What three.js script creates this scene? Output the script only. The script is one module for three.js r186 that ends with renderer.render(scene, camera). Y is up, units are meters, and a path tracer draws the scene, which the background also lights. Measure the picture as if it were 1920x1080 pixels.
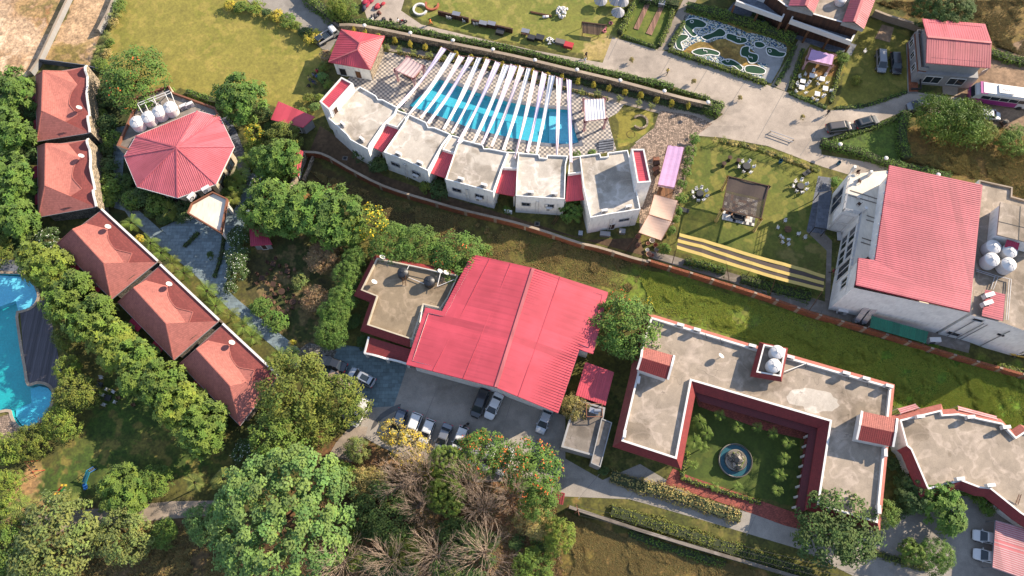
import * as THREE from 'three';
import { MarchingCubes } from 'three/addons/objects/MarchingCubes.js';

// ---------------------------------------------------------------- camera, sky, sun, exposure
const CAM_H = 125, FOCAL = 1500, TILT = Math.atan(548 / 1500), CT = Math.cos(TILT), ST = Math.sin(TILT);
const scene = new THREE.Scene();
const camera = new THREE.PerspectiveCamera(2 * Math.atan(540 / FOCAL) * 180 / Math.PI, 16 / 9,1,3000);
camera.position.set(0, CAM_H, CAM_H * Math.tan(TILT));
camera.lookAt(0,0,0);
scene.add(camera);
const renderer = new THREE.WebGLRenderer({ antialias: true });
renderer.toneMapping = THREE.LinearToneMapping;
renderer.toneMappingExposure = 2.55;
renderer.shadowMap.enabled = true;
const SUN = new THREE.Vector3(0.887,0,-0.461).normalize().multiplyScalar(Math.cos(28 * Math.PI / 180)).setY(Math.sin(28 * Math.PI / 180));
// a hazy bright sky: pale towards the horizon, soft blue above, the same all round
const skyTex = (() => {
  const w = 64, h = 128, d = new Float32Array(w * h * 4);
  for (let y = 0; y < h; y++) { const e = ((y + 0.5) / h - 0.5) * Math.PI, t = Math.pow(Math.max(0, Math.sin(e)),0.6), k = e < 0 ? 0.15 : 0.6; for (let x = 0; x < w; x++) { const o = (y * w + x) * 4; d[o] = k * (0.45 - 0.16 * t); d[o + 1] = k * (0.52 - 0.11 * t); d[o + 2] = k * (0.64 + 0.02 * t); d[o + 3] = 1; } }
  const t = new THREE.DataTexture(d, w, h, THREE.RGBAFormat, THREE.FloatType); t.mapping = THREE.EquirectangularReflectionMapping; t.magFilter = t.minFilter = THREE.LinearFilter; t.needsUpdate = true; return t;
})();
scene.background = skyTex; scene.environment = skyTex;
const sun = new THREE.DirectionalLight(new THREE.Color(1,0.86,0.68),4.8);
sun.position.copy(SUN).multiplyScalar(300); sun.castShadow = true; sun.shadow.radius = 1;
Object.assign(sun.shadow.camera, { left: -150, right: 150, top: 150, bottom: -150, near: 10, far: 700 });
sun.shadow.mapSize.set(4096,4096);
scene.add(sun);

// ---------------------------------------------------------------- small maths
function rng(seed) { let a = seed >>> 0; return () => { a |= 0; a = a + 0x6D2B79F5 | 0; let t = Math.imul(a ^ a >>> 15,1 | a); t = t + Math.imul(t ^ t >>> 7,61 | t) ^ t; return ((t ^ t >>> 14) >>> 0) / 4294967296; }; }
const v3 = (x, y, z) => new THREE.Vector3(x, y, z);
// where a sight line of the survey photograph meets the level h: metres on the ground plan
function G(px, py, h = 0) {
  const x = (px - 960) / FOCAL, y = (py - 540) / FOCAL, t = (CAM_H - h) / (CT + y * ST);
  return [x * t, CAM_H * Math.tan(TILT) - (ST - y * CT) * t];
}
const P3 = (px, py, h = 0) => { const g = G(px, py, h); return v3(g[0], h, g[1]); };
const PG = (list, h = 0) => list.map(p => G(p[0], p[1], h));
const mPer = (py, h) => (CAM_H - h) / (CT + (py - 540) / FOCAL * ST) / FOCAL;      // metres to one photograph pixel at that level
function area2(p) { let s = 0; for (let i = 0; i < p.length; i++) { const a = p[i], b = p[(i + 1) % p.length]; s += a[0] * b[1] - b[0] * a[1]; } return s; }
function ccw(p) { return area2(p) < 0 ? p.slice().reverse() : p; }          // one winding for all plans
function inset(p0, d) {                                                      // moves every edge inwards by d
  const p = ccw(p0), n = p.length, out = [];
  for (let i = 0; i < n; i++) {
    const a = p[(i + n - 1) % n], b = p[i], c = p[(i + 1) % n];
    let ux = b[0] - a[0], uz = b[1] - a[1], vx = c[0] - b[0], vz = c[1] - b[1];
    const lu = Math.hypot(ux, uz), lv = Math.hypot(vx, vz); ux /= lu; uz /= lu; vx /= lv; vz /= lv;
    const nx = -uz - vz, nz = ux + vx, k = Math.max(0.35, (nx * nx + nz * nz) / 2);
    out.push([b[0] + nx * d / k, b[1] + nz * d / k]);
  }
  return out;
}
function inside(p, x, z) { let c = false; for (let i = 0, j = p.length - 1; i < p.length; j = i++) { const a = p[i], b = p[j]; if ((a[1] > z) !== (b[1] > z) && x < (b[0] - a[0]) * (z - a[1]) / (b[1] - a[1]) + a[0]) c = !c; } return c; }
function edgeDist(p, x, z) { let m = 1e9; for (let i = 0, j = p.length - 1; i < p.length; j = i++) { const a = p[j], b = p[i], dx = b[0] - a[0], dz = b[1] - a[1]; let t = ((x - a[0]) * dx + (z - a[1]) * dz) / (dx * dx + dz * dz || 1); t = t < 0 ? 0 : t > 1 ? 1 : t; const ex = a[0] + dx * t - x, ez = a[1] + dz * t - z, d = ex * ex + ez * ez; if (d < m) m = d; } return Math.sqrt(m); }
function smooth(list, n = 6, closed = false) { const c = new THREE.CatmullRomCurve3(list.map(p => v3(p[0],0, p[1])), closed, 'centripetal'); const o = c.getPoints((list.length - (closed ? 0 : 1)) * n).map(v => [v.x, v.z]); if (closed) o.pop(); return o; }

// periodic value noise
const perm = (() => { const r = rng(77), a = []; for (let i = 0; i < 65536; i++) a.push(r()); return Float32Array.from(a); })();
const hash2 = (x, y, s) => perm[(Math.imul(x, 7919) ^ Math.imul(y, 104729) ^ Math.imul(s, 1299709)) & 65535];
function vnoise(x, y, per, s = 0) {
  const xi = Math.floor(x), yi = Math.floor(y), fx = x - xi, fy = y - yi, u = fx * fx * (3 - 2 * fx), v = fy * fy * (3 - 2 * fy);
  const w = per ? (k => ((k % per) + per) % per) : (k => k);
  const x0 = w(xi), x1 = w(xi + 1), y0 = w(yi), y1 = w(yi + 1);
  const a = hash2(x0, y0, s), b = hash2(x1, y0, s), c = hash2(x0, y1, s), d = hash2(x1, y1, s);
  return a + (b - a) * u + (c - a + (a - b - c + d) * u) * v;
}
function fbm(x, y, per, oct = 4, s = 0) { let t = 0, a = 0.5, n = 0; for (let i = 0; i < oct; i++) { t += a * vnoise(x, y, per, s + i * 13); n += a; x *= 2; y *= 2; if (per) per *= 2; a *= 0.5; } return t / n; }
const clamp = (x, a = 0, b = 1) => x < a ? a : x > b ? b : x;
const lerp = (a, b, t) => a + (b - a) * t;
const sstep = (a, b, x) => { const t = clamp((x - a) / (b - a)); return t * t * (3 - 2 * t); };

// ---------------------------------------------------------------- colours: what an sRGB tone seen in this sunlight means as a base colour
const SUNLIT = 1.75;
const lin = c => { c /= 255; return c <= 0.04045 ? c / 12.92 : Math.pow((c + 0.055) / 1.055,2.4); };
const srgb = c => 255 * (c <= 0.0031308 ? c * 12.92 : 1.055 * Math.pow(c, 1 / 2.4) - 0.055);
const A = (r, g, b, k = SUNLIT) => new THREE.Color().setRGB(Math.min(0.9, lin(r) / k), Math.min(0.9, lin(g) / k), Math.min(0.9, lin(b) / k));
const Ab = c => { const a = A(c[0], c[1], c[2]); return [srgb(a.r), srgb(a.g), srgb(a.b)]; };

// ---------------------------------------------------------------- textures (one pattern each, its real size in metres)
function tex(n, metres, fn, isColor = true, m = n) {
  const d = new Uint8Array(n * m * 4);
  for (let y = 0; y < m; y++) for (let x = 0; x < n; x++) { const c = fn(x / n, y / m), o = (y * n + x) * 4; d[o] = clamp(c[0],0,255); d[o + 1] = clamp(c[1],0,255); d[o + 2] = clamp(c[2],0,255); d[o + 3] = 255; }
  const t = new THREE.DataTexture(d, n, m); t.wrapS = t.wrapT = THREE.RepeatWrapping; t.magFilter = THREE.LinearFilter; t.minFilter = THREE.LinearMipmapLinearFilter; t.generateMipmaps = true;
  if (isColor) t.colorSpace = THREE.SRGBColorSpace;
  t.repeat.set(1 / metres, 1 / metres); t.needsUpdate = true; return t;
}
const grey = v => [v, v, v];
const T = {};
T.concrete = tex(1024,21, (u, v) => {                    // weathered cement: pale strokes, brown-grey patches, specks, hairline cracks
  const w = fbm(u * 4, v * 4,4,3,31), a = fbm(u * 6 + w, v * 6,6,5,1), b = fbm(u * 22, v * 22,22,4,9), c = vnoise(u * 300, v * 300,300,5), st = 1 - Math.abs(2 * fbm(u * 9 + 1.5 * w, v * 9 - w, 9,4,71) - 1);
  const pale = sstep(0.84,0.985, st) * (0.35 + b), dark = sstep(0.46,0.34, a), k = Math.abs(fbm(u * 5 + 0.2 * w, v * 5,5,3,51) - 0.5) < 0.002 ? 0.82 : 1;
  const l = (0.84 + 0.11 * pale - 0.1 * dark + 0.16 * (b - 0.5) + 0.08 * (c - 0.5) + 0.12 * (a - 0.5)) * k;
  return [240 * l, (236 - 3 * dark) * l, (230 - 7 * dark + 4 * pale) * l];
});
T.road = tex(1024,31, (u, v) => {
  const a = fbm(u * 6, v * 6,6,5,2), b = fbm(u * 40, v * 40,40,3,8), c = vnoise(u * 400, v * 400,400,4), s = sstep(0.56,0.66, fbm(u * 4, v * 9,0 || 4,3,17));
  const l = 0.88 + 0.26 * (a - 0.5) + 0.12 * (b - 0.5) + 0.1 * (c - 0.5) - 0.06 * s;
  return [235 * l, 232 * l, 228 * l];
});
T.soil = tex(1024,17, (u, v) => {
  const a = fbm(u * 6, v * 6,6,5,3), b = fbm(u * 40, v * 40,40,3,7), c = vnoise(u * 260, v * 260,260,6);
  const l = 0.82 + 0.4 * (a - 0.5) + 0.3 * (b - 0.5) + (c > 0.93 ? -0.25 : 0.12 * (c - 0.5));
  return [236 * l, 230 * l, 224 * l];
});
T.checker = tex(1024,6.9, (u, v) => {                 // white and slate deck tiles, each a little different
  const i = Math.floor(u * 16), j = Math.floor(v * 16), fu = u * 16 - i, fv = v * 16 - j, r = hash2(i, j, 3), n = fbm(u * 30, v * 30,30,3,4);
  const joint = fu < 0.035 || fv < 0.035, l = (0.9 + 0.14 * (r - 0.5) + 0.16 * (n - 0.5));
  return joint ? grey(150) : (i + j) & 1 ? [146 * l, 148 * l, 156 * l] : [240 * l, 236 * l, 230 * l];
});
T.pave = tex(1024,9.6, (u, v) => {                        // sawn slate slabs in courses
  const j = Math.floor(v * 16), o = (j & 1) * 0.5, i = Math.floor(u * 10 + o), fu = u * 10 + o - i, fv = v * 16 - j, r = hash2(i % 10, j, 5), n = fbm(u * 30, v * 30,30,3,6);
  const l = (0.86 + 0.16 * (r - 0.5) + 0.2 * (n - 0.5)) * (fu < 0.04 || fv < 0.06 ? 0.72 : 1);
  return [228 * l, 234 * l, 238 * l];
});
T.cobble = tex(1024,6.4, (u, v) => {                      // irregular setts and rubble: cells of a jittered grid
  const N = 20, x = u * N, y = v * N; let b1 = 9, b2 = 9, id = 0;
  for (let dy = -1; dy < 2; dy++) for (let dx = -1; dx < 2; dx++) { const i = Math.floor(x) + dx, j = Math.floor(y) + dy, iw = (i + N) % N, jw = (j + N) % N, cx = i + 0.5 + 0.7 * (hash2(iw, jw, 1) - 0.5), cy = j + 0.5 + 0.7 * (hash2(iw, jw, 2) - 0.5), d = Math.hypot(cx - x, cy - y); if (d < b1) { b2 = b1; b1 = d; id = hash2(iw, jw, 8); } else if (d < b2) b2 = d; }
  const l = (0.74 + 0.4 * (id - 0.5) + 0.15 * (fbm(u * 40, v * 40,40,2,3) - 0.5)) * sstep(0.0,0.16, b2 - b1) + 0.12;
  return [236 * l, 230 * l, 222 * l];
});
T.cobbleH = tex(512,6.4, (u, v) => { const N = 20, x = u * N, y = v * N; let b1 = 9, b2 = 9; for (let dy = -1; dy < 2; dy++) for (let dx = -1; dx < 2; dx++) { const i = Math.floor(x) + dx, j = Math.floor(y) + dy, iw = (i + N) % N, jw = (j + N) % N, cx = i + 0.5 + 0.7 * (hash2(iw, jw, 1) - 0.5), cy = j + 0.5 + 0.7 * (hash2(iw, jw, 2) - 0.5), d = Math.hypot(cx - x, cy - y); if (d < b1) { b2 = b1; b1 = d; } else if (d < b2) b2 = d; } return grey(255 * sstep(0,0.25, b2 - b1)); }, false);
T.brick = tex(512,2.4, (u, v) => { const j = Math.floor(v * 24), o = (j & 1) * 0.5, i = Math.floor(u * 10 + o), fu = u * 10 + o - i, fv = v * 24 - j, r = hash2(i % 10, j, 5); const m = fu < 0.06 || fv < 0.14; const l = 0.85 + 0.4 * (r - 0.5); return m ? [205,195,185] : [225 * l, 200 * l, 185 * l]; });
T.shingle = tex(1024,7.2, (u, v) => {                     // flat clay shingles, rows of 0.3 m
  const j = Math.floor(v * 24), o = (j & 1) * 0.5, i = Math.floor(u * 24 + o), fu = u * 24 + o - i, fv = v * 24 - j, r = hash2(i % 24, j, 5), n = fbm(u * 7, v * 7,7,4,6), s = fbm(u * 60, v * 60,60,2,2);
  const l = (0.9 + 0.1 * (r - 0.5) + 0.08 * (n - 0.5) + 0.06 * (s - 0.5)) * (fv < 0.12 ? 0.84 : 1) * (fu < 0.06 ? 0.92 : 1);
  return [240 * l, 230 * l, 228 * l];
});
T.sheet = tex(1024,12, (u, v) => {                         // painted steel sheets: slight fading from sheet to sheet, dust, spots
  const i = Math.floor(u * 10), r = hash2(i, 3,5), n = fbm(u * 7, v * 7,7,5,6), s = vnoise(u * 200, v * 200,200,2), j = Math.floor(v * 2), q = hash2(i, j, 9);
  const dirt = sstep(0.56,0.76, fbm(u * 36, v * 3,3,3,21)), l = 0.92 + 0.1 * (r - 0.5) + 0.12 * (n - 0.5) - 0.05 * dirt + 0.05 * (q - 0.5) + (s > 0.975 ? -0.12 : 0);
  return [244 * l, 242 * l * (1 + 0.05 * (n - 0.5)),242 * l * (1 + 0.06 * (n - 0.5))];
});
T.plaster = tex(512,8, (u, v) => { const n = fbm(u * 5, v * 5,5,5,6), b = fbm(u * 40, v * 12,12,3,3), s = sstep(0.6,0.75, fbm(u * 24, v * 3,3,3,12)); const l = 0.92 + 0.12 * (n - 0.5) + 0.08 * (b - 0.5) - 0.1 * s; return [246 * l, 244 * l, 240 * l]; });
T.fabric = tex(256,2, (u, v) => { const n = fbm(u * 4, v * 4,4,4,6), b = vnoise(u * 3, v * 50,0,3); const l = 0.93 + 0.1 * (n - 0.5) + 0.06 * (b - 0.5); return grey(246 * l); });
T.bark = tex(256,1, (u, v) => { const n = fbm(u * 24, v * 5,0,4,6); return grey(150 + 160 * (n - 0.35)); });
T.water = tex(512,9, (u, v) => { const n = fbm(u * 12, v * 12,12,3,6); return grey(255 * n); }, false);
T.pooltile = tex(1024,12, (u, v) => { const i = Math.floor(u * 60), j = Math.floor(v * 60), r = hash2(i, j, 4), n = fbm(u * 5, v * 5,5,4,6), fu = u * 60 - i, fv = v * 60 - j; const l = (0.9 + 0.08 * (r - 0.5) + 0.06 * (n - 0.5)) * (fu < 0.08 || fv < 0.08 ? 0.93 : 1); return [225 * l, 240 * l, 246 * l]; });
T.wood = tex(512,3, (u, v) => { const i = Math.floor(u * 16), r = hash2(i, 2,5), n = fbm(u * 40, v * 5,5,4,3); const l = 0.82 + 0.3 * (r - 0.5) + 0.3 * (n - 0.5); return [236 * l, 228 * l, 216 * l]; });
T.pebble = tex(512,5, (u, v) => { const N = 24, x = u * N, y = v * N; let b = 9, id = 0; for (let dy = -1; dy < 2; dy++) for (let dx = -1; dx < 2; dx++) { const i = Math.floor(x) + dx, j = Math.floor(y) + dy, iw = (i + N) % N, jw = (j + N) % N, d = Math.hypot(i + 0.5 + 0.8 * (hash2(iw, jw, 1) - 0.5) - x, j + 0.5 + 0.8 * (hash2(iw, jw, 2) - 0.5) - y); if (d < b) { b = d; id = hash2(iw, jw, 8); } } return id < 0.45 ? [228,226,218] : id < 0.68 ? [48,88,128] : id < 0.82 ? [70,130,150] : id < 0.93 ? [60,66,78] : [176,168,120]; });

// ---------------------------------------------------------------- materials
const M = {};
function std(c, o = {}) { return new THREE.MeshStandardMaterial({ color: c, roughness: 0.85,...o }); }
function mapped(c, t, o = {}) { return std(c, { map: t, ...o }); }
M.plaza = mapped(A(240,224,208), T.road, { roughness: 0.95 });
M.asphalt = mapped(A(212,204,194), T.road, { roughness: 0.92 });
M.path = mapped(A(214,198,182), T.road, { roughness: 0.95 });
M.soil = mapped(A(214,182,150), T.soil, { roughness: 1 });
M.soilDark = mapped(A(150,122,92), T.soil, { roughness: 1 });
M.pavers = mapped(A(214,190,172), T.cobble, { roughness: 0.9 });
M.checker = mapped(A(255,244,232), T.checker, { roughness: 0.6 });
M.slateTeal = mapped(A(150,172,174), T.pave, { roughness: 0.7 });
M.slate = mapped(A(172,190,196), T.pave, { roughness: 0.75 });
M.darkpave = mapped(A(150,152,164), T.pave, { roughness: 0.75 });
M.deckwood = mapped(A(120,118,134), T.wood, { roughness: 0.7 });
M.redpath = mapped(A(206,122,112), T.brick, { roughness: 0.9 });
M.roof = mapped(A(222,206,188), T.concrete, { roughness: 0.95 });
M.roofPale = mapped(new THREE.Color(0.64,0.59,0.53), T.concrete, { roughness: 0.95 });
M.roofWarm = mapped(A(196,176,148), T.concrete, { roughness: 0.95 });
M.roofDim = mapped(A(184,174,164), T.concrete, { roughness: 0.95 });
M.white = mapped(new THREE.Color(0.9,0.9,0.89), T.plaster, { roughness: 0.8 });
M.whiteTrim = std(A(252,248,242), { roughness: 0.6 });
M.cream = mapped(A(240,226,200), T.plaster, { roughness: 0.85 });
M.greyWall = mapped(A(196,196,198), T.plaster, { roughness: 0.85 });
M.pink = mapped(A(252,128,138), T.sheet, { roughness: 0.5 });
M.pinkDeep = mapped(A(250,96,112), T.sheet, { roughness: 0.48 });
M.pinkOld = mapped(A(240,128,132), T.sheet, { roughness: 0.6 });
M.crimson = mapped(A(206,40,84), T.sheet, { roughness: 0.5 });
M.pinkStripe = mapped(A(246,196,196), T.sheet, { roughness: 0.55 });
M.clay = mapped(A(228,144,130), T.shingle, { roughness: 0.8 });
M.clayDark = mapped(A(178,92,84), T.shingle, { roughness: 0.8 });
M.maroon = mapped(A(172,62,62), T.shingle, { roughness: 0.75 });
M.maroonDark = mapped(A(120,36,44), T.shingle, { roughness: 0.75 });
M.green = mapped(A(20,140,104), T.sheet, { roughness: 0.5 });
M.stone = mapped(A(220,204,182), T.cobble, { roughness: 0.95, bumpMap: T.cobbleH, bumpScale: 0.03 });
M.stoneGrey = mapped(A(172,168,162), T.cobble, { roughness: 0.95, bumpMap: T.cobbleH, bumpScale: 0.03 });
M.brick = mapped(A(196,128,92), T.brick, { roughness: 0.95 });
M.coping = mapped(A(226,206,184), T.road, { roughness: 0.95 });
M.glass = std(new THREE.Color(0.02,0.028,0.035), { roughness: 0.12, metalness: 0 });
M.dark = std(new THREE.Color(0.012,0.012,0.014), { roughness: 0.7 });
M.black = std(new THREE.Color(0.02,0.02,0.022), { roughness: 0.5 });
M.steel = std(A(196,196,200), { roughness: 0.4, metalness: 0.6 });
M.rust = std(A(150,96,70), { roughness: 0.8 });
M.tank = std(A(246,242,238), { roughness: 0.55 });
M.tankBlack = std(new THREE.Color(0.018,0.019,0.022), { roughness: 0.45 });
M.timber = mapped(A(170,120,80), T.wood, { roughness: 0.8 });
M.timberDark = mapped(A(110,74,54), T.wood, { roughness: 0.8 });
M.wicker = mapped(A(190,150,120), T.wood, { roughness: 0.9 });
M.bark = mapped(A(150,124,100), T.bark, { roughness: 0.95 });
M.twig = mapped(new THREE.Color(0.85,0.64,0.48), T.bark, { roughness: 0.95 });
M.poolBlue = mapped(new THREE.Color(0.08,0.54,0.64), T.pooltile, { roughness: 0.5 });
M.poolPale = mapped(new THREE.Color(0.2,0.66,0.78), T.pooltile, { roughness: 0.5 });
M.poolTeal = mapped(new THREE.Color(0.02,0.44,0.42), T.pooltile, { roughness: 0.5 });
M.water = new THREE.MeshPhysicalMaterial({ color: new THREE.Color(0.88,0.97,1), roughness: 0.05, transmission: 1, thickness: 0, ior: 1.33, bumpMap: T.water, bumpScale: 0.006 });
const cloth = (c, tr = 0.35) => new THREE.MeshPhysicalMaterial({ color: c, map: T.fabric, roughness: 0.95, transmission: tr, thickness: 0, side: THREE.DoubleSide });
M.clothWhite = cloth(new THREE.Color(0.86,0.83,0.83),0.12); M.clothPink = cloth(new THREE.Color(0.86,0.68,0.7),0.12); M.clothLilac = cloth(new THREE.Color(0.78,0.66,0.8),0.12);
M.tentPink = cloth(A(250,196,198),0.12); M.tentPale = cloth(A(252,222,220),0.12); M.tentLilac = cloth(A(248,200,246),0.1); M.tentPeach = cloth(A(255,216,194),0.1);
M.yellowCloth = cloth(A(255,222,130),0.1); M.netCloth = cloth(new THREE.Color(0.085,0.06,0.05),0.1); M.blackCloth = cloth(new THREE.Color(0.055,0.042,0.04),0.1);

// ---------------------------------------------------------------- mesh builder
class MB {
  constructor() { this.p = []; this.n = []; this.u = []; this.c = []; this.col = null; this.any = false; }
  v(p, n, u) { this.p.push(p.x, p.y, p.z); this.n.push(n.x, n.y, n.z); this.u.push(u[0], u[1]); const c = this.col; if (c) { this.any = true; this.c.push(c[0], c[1], c[2]); } else this.c.push(1,1,1); }
  tri(a, b, c, uv) {
    const n = b.clone().sub(a).cross(c.clone().sub(a)); if (n.lengthSq() < 1e-12) return this; n.normalize();
    if (!uv) { const w = q => Math.abs(n.y) > 0.55 ? [q.x, q.z] : [(q.x * n.z - q.z * n.x) / Math.hypot(n.x, n.z), q.y]; uv = [w(a), w(b), w(c)]; }
    this.v(a, n, uv[0]); this.v(b, n, uv[1]); this.v(c, n, uv[2]); return this;
  }
  quad(a, b, c, d) { return this.tri(a, b, c).tri(a, c, d); }
  // a planar polygon; uv follow the slope: v runs up the roof, u along the eave
  face(pts, along) {
    const n = v3(0,0,0); for (let i = 0; i < pts.length; i++) { const a = pts[i], b = pts[(i + 1) % pts.length]; n.x += (a.y - b.y) * (a.z + b.z); n.y += (a.z - b.z) * (a.x + b.x); n.z += (a.x - b.x) * (a.y + b.y); }
    if (n.y < 0) { pts = pts.slice().reverse(); n.negate(); } n.normalize();
    const e1 = (along ? along.clone() : Math.abs(n.y) > 0.999 ? v3(1,0,0) : v3(0,1,0).cross(n)); e1.addScaledVector(n, -e1.dot(n)).normalize(); const e2 = n.clone().cross(e1);
    const q = pts.map(p => new THREE.Vector2(p.dot(e1), p.dot(e2)));
    for (const t of THREE.ShapeUtils.triangulateShape(q, [])) { const [a, b, c] = t; const s = (q[b].x - q[a].x) * (q[c].y - q[a].y) - (q[b].y - q[a].y) * (q[c].x - q[a].x); const o = s > 0 ? [a, b, c] : [a, c, b]; for (const k of o) this.v(pts[k], n, [q[k].x, q[k].y]); }
    return this;
  }
  flat(plan, y, holes = []) {
    const c = plan.map(p => new THREE.Vector2(p[0], p[1])), hs = holes.map(h => h.map(p => new THREE.Vector2(p[0], p[1]))), all = [...plan, ...holes.flat()], up = v3(0,1,0);
    for (const [i, j, k] of THREE.ShapeUtils.triangulateShape(c, hs)) { const a = all[i], b = all[j], d = all[k], s = (b[0] - a[0]) * (d[1] - a[1]) - (b[1] - a[1]) * (d[0] - a[0]); for (const q of s < 0 ? [a, b, d] : [a, d, b]) this.v(v3(q[0], y, q[1]), up, [q[0], q[1]]); }
    return this;
  }
  walls(plan0, y0, y1, inwards = false) {
    const plan = ccw(plan0); let L = 0;
    for (let i = 0; i < plan.length; i++) {
      const a = plan[i], b = plan[(i + 1) % plan.length], l = Math.hypot(b[0] - a[0], b[1] - a[1]); if (l < 1e-4) continue;
      const A0 = v3(a[0], y0, a[1]), B0 = v3(b[0], y0, b[1]), A1 = v3(a[0], y1, a[1]), B1 = v3(b[0], y1, b[1]);
      const n = v3((b[1] - a[1]) / l, 0,-(b[0] - a[0]) / l); if (inwards) n.negate();
      const uv = [[L, y0],[L + l, y0],[L + l, y1],[L, y1]], q = [A0, B0, B1, A1];
      for (const k of inwards ? [0,1,2,0,2,3] : [0,2,1,0,3,2]) this.v(q[k], n, uv[k]);
      L += l;
    }
    return this;
  }
  prism(plan, y0, y1) { this.walls(plan, y0, y1); this.flat(plan, y1); return this; }
  ring(plan, inner, y0, y1, yi = y0) { this.walls(plan, y0, y1); this.walls(inner, yi, y1, true); this.flat(plan, y1,[inner]); return this; }
  geo(g, m) {
    const h = g.index ? g.toNonIndexed() : g, p = h.attributes.position, n = h.attributes.normal, u = h.attributes.uv, nm = m ? new THREE.Matrix3().getNormalMatrix(m) : null, a = v3(), b = v3();
    for (let i = 0; i < p.count; i++) { a.fromBufferAttribute(p, i); b.fromBufferAttribute(n, i); if (m) { a.applyMatrix4(m); b.applyMatrix3(nm).normalize(); } this.v(a, b, u ? [u.getX(i), u.getY(i)] : [0,0]); }
    return this;
  }
  box(cx, cy, cz, sx, sy, sz, ry = 0) { const m = new THREE.Matrix4().makeRotationY(ry).setPosition(cx, cy, cz); const q = (x, y, z) => v3(x * sx / 2, y * sy / 2, z * sz / 2).applyMatrix4(m); const F = [[[1,-1,1],[1,-1,-1],[1,1,-1],[1,1,1]],[[-1,-1,-1],[-1,-1,1],[-1,1,1],[-1,1,-1]],[[-1,1,1],[1,1,1],[1,1,-1],[-1,1,-1]],[[-1,-1,-1],[1,-1,-1],[1,-1,1],[-1,-1,1]],[[-1,-1,1],[1,-1,1],[1,1,1],[-1,1,1]],[[1,-1,-1],[-1,-1,-1],[-1,1,-1],[1,1,-1]]]; for (const f of F) this.quad(...f.map(k => q(...k))); return this; }
  // a bar between two points
  bar(a, b, w, h = w, up = v3(0,1,0)) {
    const d = b.clone().sub(a), l = d.length(); if (l < 1e-5) return this; d.normalize(); let s = d.clone().cross(up); if (s.lengthSq() < 1e-6) s = d.clone().cross(v3(1,0,0)); s.normalize(); const t = s.clone().cross(d);
    const q = (o, x, y) => o.clone().addScaledVector(s, x * w / 2).addScaledVector(t, y * h / 2);
    const A = [q(a, -1,-1), q(a, 1,-1), q(a, 1,1), q(a, -1,1)], B = [q(b, -1,-1), q(b, 1,-1), q(b, 1,1), q(b, -1,1)];
    for (let i = 0; i < 4; i++) { const j = (i + 1) % 4; this.quad(A[j], A[i], B[i], B[j]); } this.quad(A[0], A[1], A[2], A[3]); this.quad(B[3], B[2], B[1], B[0]); return this;
  }
  rod(a, b, r0, r1 = r0, seg = 6) {
    const d = b.clone().sub(a).normalize(); let s = d.clone().cross(v3(0,1,0)); if (s.lengthSq() < 1e-4) s = v3(1,0,0); s.normalize(); const t = d.clone().cross(s), L = a.distanceTo(b);
    for (let i = 0; i < seg; i++) { const A1 = i / seg * 6.28318, A2 = (i + 1) / seg * 6.28318, n1 = s.clone().multiplyScalar(Math.cos(A1)).addScaledVector(t, Math.sin(A1)), n2 = s.clone().multiplyScalar(Math.cos(A2)).addScaledVector(t, Math.sin(A2)); const p = [a.clone().addScaledVector(n1, r0), a.clone().addScaledVector(n2, r0), b.clone().addScaledVector(n2, r1), b.clone().addScaledVector(n1, r1)], nn = [n1, n2, n2, n1], uv = [[i / seg, 0],[(i + 1) / seg, 0],[(i + 1) / seg, L],[i / seg, L]]; for (const k of [0,1,2,0,2,3]) this.v(p[k], nn[k], uv[k]); }
    return this;
  }
  cyl(x, z, y0, y1, r0, r1 = r0, seg = 16, cap = true) { this.rod(v3(x, y0, z), v3(x, y1, z), r0, r1, seg); if (cap) { const pts = []; for (let i = 0; i < seg; i++) pts.push(v3(x + r1 * Math.cos(i / seg * 6.28318), y1, z + r1 * Math.sin(i / seg * 6.28318))); this.face(pts); } return this; }
  lathe(prof, x, y, z, seg = 20) { return this.geo(new THREE.LatheGeometry(prof.map(p => new THREE.Vector2(p[0], p[1])), seg), new THREE.Matrix4().makeTranslation(x, y, z)); }
  // trapezoid ribs on a planar roof face, running along dir
  ribs(pts, dir, pitch, h = 0.05, w = 0.12, off = 0) {
    const n = v3(); for (let i = 0; i < pts.length; i++) { const a = pts[i], b = pts[(i + 1) % pts.length]; n.x += (a.y - b.y) * (a.z + b.z); n.y += (a.z - b.z) * (a.x + b.x); n.z += (a.x - b.x) * (a.y + b.y); } if (n.y < 0) n.negate(); n.normalize();
    const e2 = dir.clone().addScaledVector(n, -dir.dot(n)).normalize(), e1 = e2.clone().cross(n), o = pts[0];
    const q = pts.map(p => { const d = p.clone().sub(o); return [d.dot(e1), d.dot(e2)]; });
    const lo = Math.min(...q.map(p => p[0])), hi = Math.max(...q.map(p => p[0]));
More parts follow.
